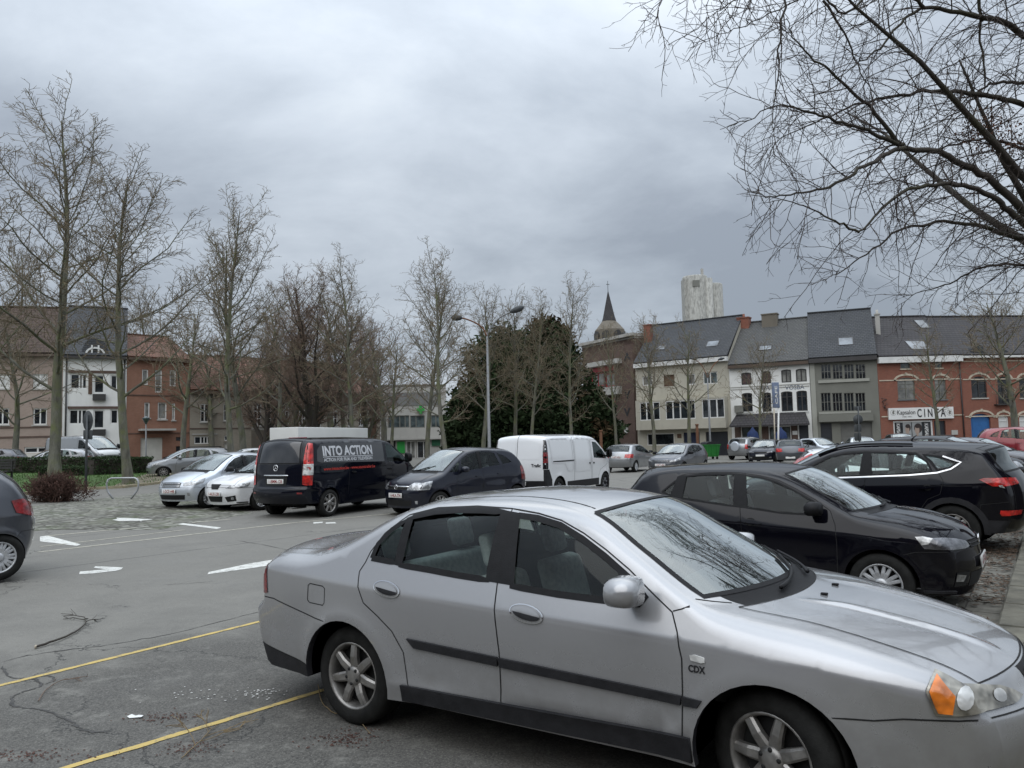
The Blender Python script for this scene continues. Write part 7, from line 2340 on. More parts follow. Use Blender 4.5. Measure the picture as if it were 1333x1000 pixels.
tree_var('tall', seed=3, H=17, first=.25, CR=5.3, r0=.18, nl=28, tmin=.0088)
tree_var('tall2', seed=8, H=16, first=.27, CR=5.0, r0=.165, nl=27, tmin=.0088)
tree_var('slim', seed=21, H=16, first=.24, CR=4.6, r0=.16, nl=27, tmin=.0092)
tree_var('slim2', seed=33, H=15, first=.3, CR=4.5, r0=.18, nl=28, tmin=.010)
tree_var('bushy', seed=40, H=13, first=.14, CR=5.4, r0=.34, nl=30, fork=3, twig=1.15, tmin=.010)
tree_var('street', seed=52, H=9, first=.30, CR=3.3, r0=.15, nl=22, twig=.9, tmin=.009)
tree_var('street2', seed=64, H=9, first=.33, CR=3.0, r0=.14, nl=20, twig=.9, tmin=.009)
_made = {}


def plant(var, px, Y, topy, label, wide=1.0, group=None, bark=None, twigm=None, rot=None, basey=585, name='bare_tree'):
    x = at_y(px, basey, Y)[0]; z0 = float(gz(x, Y)) - .03
    H = at_y(px, topy, Y)[2] - z0
    T, C, H0 = VARS[var]
    s = H / (H0 * 1.0)
    r = thing(name, label, 'tree', (x, Y, z0), rng.uniform(0, 6.28) if rot is None else rot, group)
    r.scale = (s * wide, s * wide, s)
    key = (var, bark, twigm)
    if key not in _made:
        a = T.build('trunk', bark or M_BARK, r); b = C.build('crown', twigm or M_TWIG, r); _made[key] = (a, b)
    else:
        for o in _made[key]:
            c = o.copy(); COL.objects.link(c); c.parent = r
    return r

G = 'bare lime trees on the square'
for a in [
    ('tall', 72, 34, 92, 'tallest bare tree, its thick grey trunk rising behind the reddish shrub', 1.25),
    ('tall2', 168, 33, 190, 'bare tree whose trunk stands behind the metal hoop barrier', 1.25),
    ('slim', 301, 41, 228, 'tall bare tree directly behind the pale silver rounded hatchback', 1.1),
    ('slim2', 318, 46, 292, 'slightly shorter bare tree close beside the one behind the silver hatchback', 1.15),
    ('street', 20, 50, 395, 'small bare tree in front of the pink house beyond the hedge', 1.2),
    ('street2', 237, 52, 372, 'small bare tree in front of the corner of the orange brick house', 1.1),
    ('tall2', -36, 36, 150, 'bare tree whose branches reach in from the left edge', 1.0),
    ('bushy', 408, 52, 335, 'dark broad bare tree with a leaning low limb behind the white box trailer', 1.0, None, M_BARKD, M_TWIGR),
    ('slim2', 448, 54, 360, 'bare tree left of the moss-trunked tree behind the black van', 1.2),
    ('slim', 464, 47, 318, 'bare tree with a yellow-green mossy trunk behind the black van', 1.15),
    ('street2', 510, 50, 420, 'thin small bare tree in front of the left end of the pharmacy', .9),
    ('slim2', 556, 47, 350, 'bare tree in front of the pharmacy\'s right-hand windows', 1.1),
    ('slim', 583, 40, 305, 'bare tree at the right end of the pharmacy, tall with two dark nests', 1.05),
    ('slim2', 628, 50, 365, 'bare tree close to the left of the tall street lamp pole', 1.1),
    ('street', 671, 53, 372, 'thin bare tree just right of the street lamp in front of the evergreen', .75),
    ('slim2', 691, 50, 372, 'bare tree in front of the middle of the dark evergreen', .9),
    ('slim', 745, 50, 348, 'bare tree in front of the right part of the dark evergreen', .95),
    ('slim2', 361, 58, 372, 'thin bare tree behind the left end of the white box trailer', 1.2),
    ('bushy', 345, 62, 392, 'dense twiggy bare tree in front of the long house', .8, None, M_BARKD, M_TWIGR),
    ('bushy', 384, 68, 392, 'twiggy brown bare tree behind the middle of the white box trailer', .95, None, None, M_TWIGR),
    ('street', 432, 66, 384, 'brown-twigged bare tree over the long house roof, right of the dark broad tree', 1.5, None, None, M_TWIGR),
    ('bushy', 478, 70, 405, 'low spreading bare tree in front of the brown door of the long house', .9, None, None, M_TWIGR),
    ('street2', 275, 66, 420, 'bare tree with a brownish crown in front of the grey beige house', 1.5, None, None, M_TWIGR),
    ('street', 500, 64, 400, 'dense bare tree in front of the orange roof beside the pharmacy', 1.3, None, None, M_TWIGR),
]: plant(*a, group=None) if len(a) == 6 else plant(*a[:6], a[6], a[7], a[8])
for a in [
    ('street2', 803, 60, 405, 'thin bare street tree in front of the blank brown brick wall', .75),
    ('street', 852, 58, 400, 'bare street tree in front of the left windows of the cream house', .85),
    ('street2', 898, 58, 405, 'bare street tree in front of the middle of the cream house', .95),
    ('street', 991, 56, 430, 'bare street tree in front of the white café', .85),
    ('street2', 1224, 54, 408, 'bare street tree covering the end of the hairdresser\'s sign', 1.0),
    ('street', 1323, 50, 360, 'bare street tree near the right edge in front of the arched windows', 1.25),
    ('tall2', 25, 78, 300, 'far bare tree rising behind the pink house roof', 1.0),
    ('slim', 190, 90, 360, 'far bare tree seen over the orange house roof', 1.2),
    ('bushy', 850, 110, 405, 'far bare treetops between the church tower and the cream roof', .8),
    ('bushy', 1395, 75, 330, 'wide bare tree behind the right edge of the picture', 1.0),
]: plant(*a)


# ------------------------------------------------------------------ the near tree on the right
def near_tree():
    R = np.random.default_rng(5)
    bx, by = 8.6, 11.2
    r = thing('bare_tree', 'large near bare tree whose dark limbs hang into the sky at the upper right', 'tree', (bx, by, .08))
    O = np.array([bx, by, .08])
    T = Tubes(); C = Tubes()
    Pt = np.array([[0, 0, -.1], [.02, .02, 1.2], [.05, .0, 2.6], [.0, .08, 3.6], [-.1, .1, 5.2], [.1, .15, 7.4], [.05, .2, 9.8], [.1, .1, 12.0]])
    T.add(Pt, [.36, .29, .26, .25, .20, .14, .08, .03], 12)
    def px(zx, zy, Y): return np.array(at_y(780 + zx / 2.41, zy / 2.41, Y)) - O
    def limb(pts, Y0, Y1, r0, r1, start=None):
        n = len(pts)
        P = [px(a, b, Y0 + (Y1 - Y0) * (i + 1) / n) for i, (a, b) in enumerate(pts)]
        if start is not None: P = [np.array(start)] + P
        P = cr(np.array(P), 5); L = np.linspace(r0, r1, len(P)) ** 1.0
        P = P + R.normal(0, .012, P.shape)
        T.add(P, L * (.55 + .30 * np.linspace(1, 0, len(L))), 7); return P, L * .8
    S = []
    hub1, hub2, hub3 = Pt[3], Pt[4], Pt[5]
    S.append(limb([(1420, 745), (1330, 660), (1240, 570), (1130, 510), (1050, 472), (955, 460), (900, 400), (840, 330), (760, 260), (690, 200), (620, 130), (590, 60)], 11.0, 9.2, .085, .010, hub1 + [0, 0, .1]))
    S.append(limb([(955, 462), (880, 425), (780, 390), (700, 365), (640, 345), (560, 332), (470, 375), (400, 400)], 10.0, 9.0, .035, .006))
    S.append(limb([(955, 464), (880, 495), (800, 545), (700, 592), (600, 610), (520, 615), (460, 590)], 10.0, 8.6, .038, .006))
    S.append(limb([(1420, 790), (1330, 700), (1260, 640), (1180, 592), (1080, 580), (950, 605), (890, 655), (815, 725)], 11.0, 9.5, .075, .022, hub1))
    S.append(limb([(815, 725), (740, 695), (660, 655), (580, 630), (500, 640)], 9.5, 9.0, .02, .005))
    S.append(limb([(1430, 780), (1333, 752), (1200, 712), (1080, 700), (960, 716), (860, 780), (760, 850), (700, 880)], 11.2, 10.6, .06, .006, hub1))
    S.append(limb([(1430, 360), (1333, 330), (1230, 302), (1140, 290), (1020, 286), (900, 310), (830, 325), (700, 375), (590, 425), (500, 470)], 11.2, 9.8, .065, .006, hub2))
    S.append(limb([(1430, 275), (1333, 262), (1250, 258), (1205, 275), (1150, 330), (1060, 390), (960, 440)], 11.4, 12.4, .05, .008, hub2 + [0, 0, .6]))
    S.append(limb([(1440, 190), (1333, 112), (1250, 62), (1130, 42), (1020, 26), (960, 62), (880, 150), (800, 210), (720, 260)], 11.2, 9.6, .075, .006, hub2 + [0, 0, .9]))
    S.append(limb([(1020, 26), (950, -30), (870, -40), (770, 100 - 60), (690, -20), (620, 2), (480, 70), (380, 110), (280, 150)], 10.4, 8.8, .03, .004))
    S.append(limb([(700, 0), (770, 105), (820, 230), (880, 312)], 9.6, 10.2, .022, .008))
    S.append(limb([(1430, 840), (1333, 828), (1200, 840), (1100, 890), (1000, 922), (930, 965)], 11.5, 12.6, .045, .005, hub1 - [0, 0, .3]))
    S.append(limb([(1190, -10), (1195, 100), (1210, 270)], 10.4, 10.8, .03, .02))
    S.append(limb([(1440, 60), (1300, -60), (1100, -140), (900, -160), (700, -120), (520, -60), (420, 10), (330, 60)], 11.0, 8.4, .07, .005, hub3 - [0, 0, .9]))
    S.append(limb([(560, -80), (400, -60), (260, -40), (190, 10), (190, 80)], 9.0, 8.2, .018, .004))
    S.append(limb([(600, -60), (570, 100), (560, 260), (545, 400), (550, 500)], 9.0, 8.8, .02, .004))
    S.append(limb([(1440, 500), (1333, 470), (1230, 440), (1120, 452), (1010, 500), (960, 560), (930, 600)], 11.4, 11.2, .045, .006, hub1 + [0, 0, .5]))
    # limbs towards and over the cars, mostly above the picture (they mirror in the windscreens)
    for i in range(13):
        az = radians(120 + 20 * i + R.uniform(-9, 9)); f = R.uniform(3.6, 9.5); el = radians(R.uniform(15, 45))
        p = np.array([0, 0, f]); L = R.uniform(4.5, 7.5) * (1 - .04 * f)
        if f < 5.5: el = radians(R.uniform(28, 50))
        d = np.array([cos(az) * cos(el), sin(az) * cos(el), sin(el)])
        Q, q = branch(p, d, L, .10 - .005 * f, .012, R, 10, R.uniform(-.2, .25), .09); T.add(Q, q, 6); S.append((Q, q))
    S.append((Pt[5:], [.14, .08, .03]))
    tm = .0034
    for Q, q in S:
        L = np.linalg.norm(np.diff(Q, axis=0), axis=1).sum()
        n = int(L * 8.2)
        for j in range(n):
            t = (j + R.uniform(0, 1)) / n
            if t < .12 and q[0] > .04: continue
            p, d = on(Q, t); a = perp(d, R, np.array([-.1, 0, -.25]))
            rq = np.interp(t, np.linspace(0, 1, len(q)), q)
            l2 = R.uniform(.4, 1.5) * (.65 + .35 * min(1, rq / .03)) * (1.15 - .5 * t)
            X, xr = branch(p, norm(d * .7 + a), l2, min(.009, max(.005, rq * .35)), .0036, R, 6, R.uniform(-.75, .15), .15)
            C.add(X, xr, 4)
            n3 = max(2, int(l2 * 6.5))
            for k in range(n3):
                t3 = (k + R.uniform(.3, 1)) / n3; p3, d3 = on(X, min(1, t3)); a3 = perp(d3, R)
                l3 = R.uniform(.14, .42)
                Y, yr = branch(p3, norm(d3 * .8 + a3 * .8), l3, tm, tm * .7, R, 3, R.uniform(-.1, .25), .2); C.add(Y, yr, 3)
                for _ in range(2):
                    if R.random() < .6:
                        p4, d4 = on(Y, R.uniform(.25, .9)); Z, zr = branch(p4, norm(d4 + perp(d4, R) * .8), l3 * R.uniform(.3, .6), tm * .8, tm * .6, R, 2, .1, .2); C.add(Z, zr, 3)
    T.build('trunk', M_BARKD, r); C.build('crown', M_TWIGD, r)
    # a clump of dead leaves caught in the crown
    V = []; F = []
    cen = [px(1235, 430, 11.0), px(1190, 400, 10.8), px(1300, 455, 11.2)]
    for _ in range(1100):
        p = cen[R.integers(3)] + R.normal(0, 1, 3) * [.17, .17, .13]; a = norm(R.normal(0, 1, 3)); b = norm(np.cross(a, R.normal(0, 1, 3))); s = R.uniform(.012, .026)
        i = len(V); V += [p - a * s, p + b * s * .6, p + a * s, p - b * s * .6]; F.append((i, i + 1, i + 2, i + 3))
    mesh_obj('dead_leaf_clump', V, F, simple('dead_leaf_brown', (.10, .045, .025), .9, 0, .4, 5), r)['kind'] = 'stuff'

near_tree()


# ------------------------------------------------------------------ evergreens, hedge, shrub
M_YEW = simple('yew_foliage', (.026, .040, .018), .9, 0, .6, .8, spec=.1)
M_YEWB = simple('brownish_yew_foliage', (.055, .040, .022), .9, 0, .4, .6, spec=.1)
M_HEDGE = simple('hedge_leaves', (.026, .050, .014), .85, 0, .5, 1.5)


def leaf_cloud(P, N, size, R, aspect=.45):
    """one kite-shaped leaf spray per point"""
    n = len(P)
    a = R.normal(0, 1, (n, 3)) + N * .6; a /= np.linalg.norm(a, axis=1)[:, None]
    b = np.cross(a, R.normal(0, 1, (n, 3))); b /= np.linalg.norm(b, axis=1)[:, None] + 1e-9
    s = (size * R.uniform(.6, 1.4, n))[:, None]
    V = np.stack([P - a * s, P + b * s * aspect, P + a * s, P - b * s * aspect], 1).reshape(-1, 3)
    F = np.arange(n * 4).reshape(-1, 4)
    return V, F


def evergreen(label, px, Y, topy, wpx, n, seed, low=.0, lean=0, brown=.14):
    R = np.random.default_rng(seed)
    x = at_y(px, 560, Y)[0]; z0 = float(gz(x, Y)); H = at_y(px, topy, Y)[2] - z0; W = wpx / FPX * Y / 2
    r = thing('evergreen_tree', label, 'tree', (x, Y, z0))
    # boughs: many overlapping lobes of foliage round a stem
    V = []; Nn = []; K = []
    nb = 60
    for i in range(nb):
        f = (i + R.uniform(0, 1)) / nb
        rad = W * math.sqrt(max(0, 1 - f ** 2.6)) * R.uniform(.5, 1.0)
        az = i * 2.4 + R.uniform(-.4, .4)
        c = np.array([cos(az) * rad * .72, sin(az) * rad * .72, H * (.04 + .84 * f) + R.uniform(-.3, .3)])
        sx = W * R.uniform(.24, .40); sz = sx * R.uniform(.7, 1.25)
        m = n // nb
        d = R.normal(0, 1, (m, 3)); d /= np.linalg.norm(d, axis=1)[:, None]
        q = R.uniform(.55, 1.08, m)[:, None]
        V.append(c + d * q * [sx, sx, sz] + [0, 0, 0]); Nn.append(d); K.append(np.full(m, R.random() < brown * (f > .35)))
    V = np.concatenate(V); Nn = np.concatenate(Nn); K = np.concatenate(K).astype(bool)
    ok = V[:, 2] > .15 + low; V = V[ok]; Nn = Nn[ok]; K = K[ok]
    mb = MB(); mb.tube([(0, 0, -.1), (.1, 0, H * .3), (0, .1, H * .9)], [.4, .3, .05], 8)
    for i in range(22):
        az = i * 2.4; f = .1 + .8 * i / 22; mb.tube([(0, 0, H * f), (cos(az) * W * .35, sin(az) * W * .35, H * f + .5), (cos(az) * W * .7 * (1 - f * f), sin(az) * W * .7 * (1 - f * f), H * f + .6)], [.12, .08, .03], 5)
    mb.build('trunk', M_BARKD, r)
    LV, LF = leaf_cloud(V, Nn, .22, R)
    mesh_obj('crown', LV, LF, [M_YEW, M_YEWB], r, K.astype(int))

evergreen('broad rounded dark evergreen directly behind the tall street lamp', 662, 64, 425, 175, 28000, 1, brown=.14)
evergreen('tallest rounded dark evergreen crown, just right of the picture\'s middle', 716, 67, 409, 150, 24000, 2, brown=.2)
evergreen('low dark evergreen on the right, in front of the brown building', 775, 66, 505, 85, 12000, 3, brown=.05)
evergreen('dark evergreen bush at the left end of the evergreen group by the pharmacy', 605, 66, 500, 70, 9000, 4, brown=.0)


def hedge(name, label, a, b, wid, hgt, n, mat, seed):
    R = np.random.default_rng(seed)
    a = np.array(at(*a)); b = np.array(at(*b)); d = b - a; L = float(np.linalg.norm(d)); z0 = float(gz(*((a + b) / 2)))
    r = thing(name, label, 'hedge', (a[0], a[1], float(gz(*a))), atan2(d[1], d[0]))
    sl = (float(gz(*b)) - float(gz(*a))) / L
    P = np.stack([R.uniform(0, L, n), R.uniform(0, wid, n), R.uniform(.02, hgt, n)], 1)
    k = R.integers(0, 3, n)
    P[k == 0, 1] = R.uniform(-.05, .08, (k == 0).sum()); P[k == 1, 2] = hgt + R.uniform(-.08, .05, (k == 1).sum())
    nrm = np.zeros((n, 3)); nrm[k == 0, 1] = -1; nrm[k == 1, 2] = 1
    P[:, 2] += P[:, 0] * sl + .04 * np.sin(P[:, 0] * 1.7) * (k == 1)
    V, F = leaf_cloud(P, nrm, .05, R, .6)
    mesh_obj('foliage', V, F, mat, r)
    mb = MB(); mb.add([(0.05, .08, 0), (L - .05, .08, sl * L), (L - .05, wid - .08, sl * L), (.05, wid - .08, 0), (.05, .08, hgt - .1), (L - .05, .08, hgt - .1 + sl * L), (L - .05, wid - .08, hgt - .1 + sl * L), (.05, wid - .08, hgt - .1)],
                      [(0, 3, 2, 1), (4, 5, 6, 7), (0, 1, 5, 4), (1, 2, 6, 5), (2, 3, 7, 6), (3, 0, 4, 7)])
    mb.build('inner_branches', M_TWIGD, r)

hedge('hedge', 'long clipped dark green hedge along the back of the lawn', (-120, 618), (120, 617), 1.0, .95, 9000, M_HEDGE, 1)
hedge('hedge', 'clipped hedge with brownish gaps right of the thick tree trunk', (122, 620), (200, 617), .9, .98, 3500, M_HEDGE, 2)
hedge('hedge', 'lower clipped hedge block standing in front of the long hedge', (48, 622), (112, 621), .8, .55, 2200, M_HEDGE, 3)


def shrub():
    R = np.random.default_rng(9)
    x, y = at(72, 653)
    r = thing('shrub', 'rounded reddish brown leafless shrub on the cobbles', 'shrub', (x, y, float(gz(x, y))))
    T = Tubes(); V = []; N = []
    for i in range(300):
        az = R.uniform(0, 2 * pi); el = radians(R.uniform(25, 88)); L = R.uniform(.62, .88)
        d = np.array([cos(az) * cos(el) * 1.15, sin(az) * cos(el), sin(el)]); p = np.array([R.normal(0, .28), R.normal(0, .2), 0])
        P, q = branch(p, d, L, .010, .004, R, 4, .2, .14); T.add(P, q, 3)
        for k in range(9):
            pp, dd = on(P, R.uniform(.3, 1)); X, xr = branch(pp, norm(dd + perp(dd, R) * .8), R.uniform(.12, .3), .005, .003, R, 2, .1, .15); T.add(X, xr, 3)
            for _ in range(6): V.append(on(X, R.uniform(.1, 1))[0]); N.append(dd)
    T.build('stems', simple('red_stems', (.085, .048, .036), .9, 0, .3, 5), r)
    LV, LF = leaf_cloud(np.array(V), np.array(N), .020, R, .6)
    mesh_obj('dead_leaves', LV, LF, simple('red_brown_leaves', (.095, .048, .036), .9, 0, .5, 4), r)

shrub()

# =================================================================== STREET FURNITURE
M_GALV = simple('galvanised_steel', (.36, .37, .38), .5, .5, .15, 4)
M_POLE = simple('grey_painted_pole', (.19, .195, .20), .5, .2, .12, 3)
M_SIGNB = simple('sign_back_grey', (.05, .055, .058), .6, .2, .2, 5)
M_RUST = simple('rusty_brown_post', (.16, .075, .04), .85, 0, .3, 5)

Y = 44; p0 = np.array(at_y(637, 585, Y)); p0[2] = float(gz(p0[0], Y))
r = thing('street_lamp', 'tall grey street lamp with two curved arms above the dark blue people carrier', 'street lamp', tuple(p0))
def lp(px, py): return np.array(at_y(px, py, Y)) - p0
top = lp(634, 438)
mb = MB(); mb.tube([(0, 0, -.1), (0, 0, 1.2), (0, 0, 1.25), tuple(top)], [.13, .13, .095, .055], 12); mb.build('pole', M_POLE, r)
for pts, hd in (([top, lp(636, 432), lp(641, 424), lp(650, 414), lp(664, 406.5)], (lp(664, 406.5), lp(682, 399.5))), ([top, lp(629, 428), lp(620, 421), lp(607, 415.5), lp(600, 414)], (lp(602, 414), lp(587, 413.5)))):
    mb = MB(); P = cr(np.array(pts), 4); mb.tube([tuple(q) for q in P], .045, 8); o = mb.build('arm', M_RUST if hd[0][0] < 0 else M_POLE, r)
    a, b = hd; d = b - a; L = np.linalg.norm(d); e = d / L
    mb = MB(); k = [(0, .05), (.12, .12), (.45, .19), (.8, .17), (1, .04)]
    mb.tube([tuple(a + e * L * t) for t, w_ in k], [w_ for t, w_ in k], 10); mb.build('lamp_head', M_SIGNB, o)
Y = 66; p0 = np.array(at_y(925, 585, Y)); p0[2] = 0
r = thing('street_lamp', 'distant double-armed street lamp in front of the cream house', 'street lamp', tuple(p0))
top = lp(921, 492)
mb = MB(); mb.tube([(0, 0, -.1), (0, 0, 1), tuple(top)], [.10, .09, .05], 10); mb.build('pole', M_POLE, r)
for sx in (-1, 1):
    pts = [top, lp(921 + sx * 4, 482), lp(921 + sx * 9, 474), lp(921 + sx * 16, 468)]
    mb = MB(); P = cr(np.array(pts), 4); mb.tube([tuple(q) for q in P], .04, 6); o = mb.build('arm', M_RUST, r)
    mb = MB(); mb.tube([tuple(lp(921 + sx * 14, 468.5)), tuple(lp(921 + sx * 18, 467)), tuple(lp(921 + sx * 22, 466.5))], [.06, .14, .05], 8); mb.build('lamp_head', M_SIGNB, o)
Y = 47; p0 = np.array(at_y(190, 600, Y)); p0[2] = float(gz(p0[0], Y))
r = thing('lamp_post', 'slim lantern post in front of the white garage door', 'street lamp', tuple(p0))
t0 = lp(190, 552)
mb = MB(); mb.tube([(0, 0, -.1), (0, 0, .6), tuple(t0)], [.07, .05, .04], 8); mb.build('pole', M_POLE, r)
mb = MB(); mb.lathe([(.05, 0), (.22, .32), (.24, .34), (.05, .46), (.001, .48)], 10, 0, 'z', tuple(t0)); mb.build('lantern', M_PANEB, r)
# round sign seen from behind, on the left
Y = 29; p0 = np.array(at_y(111.5, 634, Y)); p0[2] = float(gz(p0[0], Y))
r = thing('road_sign', 'dark post with a round sign above a square box, right of the reddish shrub', 'road sign', tuple(p0))
mb = MB(); mb.tube([(0, 0, -.1), tuple(lp(113.5, 540))], .045, 8); mb.build('post', M_SIGNB, r)
c = lp(113.2, 548)
mb = MB(); mb.lathe([(.0001, -.015), (.30, -.015), (.31, 0), (.30, .015), (.0001, .015)], 28, 0, 'y', tuple(c + [0, .07, 0])); mb.box(c[0] - .2, c[0] + .2, c[1] + .02, c[1] + .05, c[2] - .02, c[2] + .02); o = mb.build('sign_disc', M_SIGNB, r); o.scale = (.62, 1, 1.25); o.location = (c[0] * .38, 0, -c[2] * .25)
c = lp(112.8, 566)
mb = MB(); mb.bevbox(c[0] - .17, c[0] + .17, c[1] + .05, c[1] + .12, c[2] - .18, c[2] + .18, .03); mb.build('lower_plate', M_SIGNB, r)
# signs on the right
Y = 47; p0 = np.array(at_y(1119, 590, Y)); p0[2] = 0
r = thing('road_sign', 'dark road sign cluster seen from behind in front of the grey house', 'road sign', tuple(p0))
mb = MB(); mb.tube([(0, 0, -.1), tuple(lp(1117, 529))], .045, 8); mb.build('post', M_SIGNB, r)
c = lp(1117.5, 546); mb = MB(); mb.lathe([(.0001, -.015), (.29, -.015), (.29, .015), (.0001, .015)], 24, 0, 'y', tuple(c + [0, .06, 0])); mb.build('sign_disc', M_SIGNB, r)
for y0, y1 in ((529, 534), (553, 562), (564, 574)):
    a, b = lp(1112.5, y0), lp(1122, y1); mb = MB(); mb.bevbox(a[0], b[0], .05, .08, b[2], a[2], .01); mb.build('sign_plate', M_SIGNB, r)
# tall blue banner sign with its two poles
Y = 60; p0 = np.array(at_y(1014, 590, Y)); p0[2] = 0
r = thing('advertising_sign', 'tall narrow blue sign with pale letters on a white pole before the café', 'sign', tuple(p0))
mb = MB(); mb.tube([(0, 0, -.1), (0, 0, 1.4), tuple(lp(1013.6, 531))], [.10, .07, .06], 10); mb.build('pole', M_SIGNW, r)
a, b = lp(1004.5, 498), lp(1015, 531)
mb = MB(); mb.bevbox(a[0], b[0], -.10, .10, b[2], a[2], .04); o = mb.build('sign_box', simple('blue_grey_sign', (.14, .18, .27), .4, 0, .12, 2), r)
V, F = text_mesh('CAFE', 1, .02); k = (a[2] - b[2]) * .72 / V[:, 0].max(); kk = (b[0] - a[0]) * .36 / V[:, 1].max()
mesh_obj('lettering', [(a[0] + (b[0] - a[0]) * .7 - v[1] * kk, -.106, b[2] + (a[2] - b[2]) * .14 + v[0] * k) for v in V], F, M_SIGNW, o)
Y = 59; p0 = np.array(at_y(1009, 590, Y)); p0[2] = 0
r = thing('flag_pole', 'thin pale wooden pole beside the tall blue sign', 'pole', tuple(p0)); mb = MB(); mb.tube([(0, 0, -.1), tuple(lp(1007.5, 532))], .05, 8); mb.build('pole', M_TRIMW, r)
M_PARA = simple('dark_blue_canvas', (.012, .03, .10), .8, 0, .3, 4)
for px, lab in ((981, 'closed dark blue parasol left of the café\'s middle window'), (1018, 'closed dark blue parasol in front of the café door side')):
    Y = 61.5; p0 = np.array(at_y(px, 590, Y)); p0[2] = 0
    r = thing('parasol', lab, 'parasol', tuple(p0)); t0 = lp(px - .5, 556); b0 = lp(px, 571)
    mb = MB(); mb.tube([(0, 0, 0), tuple(t0)], .03, 6); mb.build('pole', M_FRD, r)
    mb = MB(); n = 16
    prof = [(.02, t0[2]), (.16, t0[2] - .25), (.34, (t0[2] + b0[2]) / 2), (.42, b0[2])]
    V = []; 
    for q, z in prof:
        for k in range(n): a = 2 * pi * k / n; rr = q * (1 + .22 * cos(a * 8)); V.append((rr * cos(a), rr * sin(a), z))
    F = [(i * n + k, i * n + (k + 1) % n, (i + 1) * n + (k + 1) % n, (i + 1) * n + k) for i in range(3) for k in range(n)]
    mb.add(V, F, 0, True); mb.build('canopy', M_PARA, r)
for px, t, b, Y, lab in ((783, 560, 592, 58, 'rusty brown post beside the white van\'s front'), (908.5, 552, 585, 63, 'brown wooden post left of the green waste container')):
    p0 = np.array(at_y(px, b, Y)); p0[2] = 0; r = thing('wooden_post', lab, 'post', tuple(p0)); z = lp(px, t)[2]
    mb = MB(); mb.bevbox(-.10, .10, -.10, .10, -.1, z - .12, .02); mb.build('post', M_RUST, r); mb = MB(); mb.bevbox(-.13, .13, -.13, .13, z - .12, z, .03); mb.build('cap', M_RUST, r)
# green waste container
Y = 59; p0 = np.array(at_y(923.5, 590, Y)); p0[2] = 0
r = thing('waste_container', 'bright green waste container with a black lid left of the off-road car', 'waste bin', tuple(p0), radians(12))
mb = MB(); V = [(-.52, -.42, .2), (.52, -.42, .2), (.52, .42, .2), (-.52, .42, .2), (-.66, -.52, 1.12), (.66, -.52, 1.12), (.66, .52, 1.12), (-.66, .52, 1.12)]
mb.add(V, [(0, 3, 2, 1), (0, 1, 5, 4), (1, 2, 6, 5), (2, 3, 7, 6), (3, 0, 4, 7), (4, 5, 6, 7)]); mb.box(-.70, .70, -.56, .56, 1.05, 1.125)
for u in (-.4, 0, .4): mb.box(u - .03, u + .03, -.53, -.48, .3, 1.04)
mb.build('body', simple('green_plastic', (.02, .17, .03), .5, 0, .12, 3), r)
mb = MB(); mb.prism([(-.5, 1.13), (.5, 1.13), (.42, 1.27), (.2, 1.35), (-.2, 1.35), (-.42, 1.27)], 'y', -.54, .54); mb.build('lid', M_TRIM, r)
for u in (-.45, .45):
    for v in (-.35, .35):
        mb = MB(); mb.lathe([(.0001, -.03), (.10, -.03), (.10, .03), (.0001, .03)], 12, 0, 'y', (u, v, .10)); mb.build('wheel', M_TYRE, r)
# bent steel hoop
x, y = at(159, 650); p0 = np.array([x, y, float(gz(x, y))])
r = thing('barrier', 'bent galvanised steel hoop barrier on the edge of the cobbles', 'barrier', tuple(p0)); Y = y
pts = [(149, 651), (139.5, 639.5), (138.6, 627), (142.5, 622.7), (177.5, 622.2), (180.5, 626.5), (179.6, 638), (169, 650)]
P = []
for i, (a, b) in enumerate(pts): P.append(lp(a, b))
Q = [P[0]]
for i in range(1, 7):
    a, b, c = P[i - 1], P[i], P[i + 1]
    Q += [b + norm(a - b) * .07, b + norm(a - b) * .03 + norm(c - b) * .03, b + norm(c - b) * .07]
Q.append(P[-1]); Q[0][2] = -.05; Q[-1][2] = -.05
mb = MB(); mb.tube([tuple(q) for q in Q], .028, 10); mb.build('hoop', M_GALV, r)
# bench at the left edge
x, y = at(-6, 626); p0 = np.array([x, y, float(gz(x, y))])
r = thing('bench', 'dark wooden bench on the lawn at the left edge', 'bench', tuple(p0), radians(-10))
mb = MB()
for k in range(3): mb.box(-.9, .72, -.1 + k * .15, .03 + k * .15, .42, .46)
mb.build('seat', M_FRD, r)
mb = MB()
for k in range(4): mb.box(-.9, .72, .36 + k * .02, .40 + k * .02, .55 + k * .13, .65 + k * .13)
mb.build('backrest', M_FRD, r)
for u in (-.7, .55):
    mb = MB(); mb.box(u - .04, u + .04, -.08, .0, 0, .42); mb.box(u - .04, u + .04, .34, .40, 0, .95); mb.build('leg', M_FRD, r)


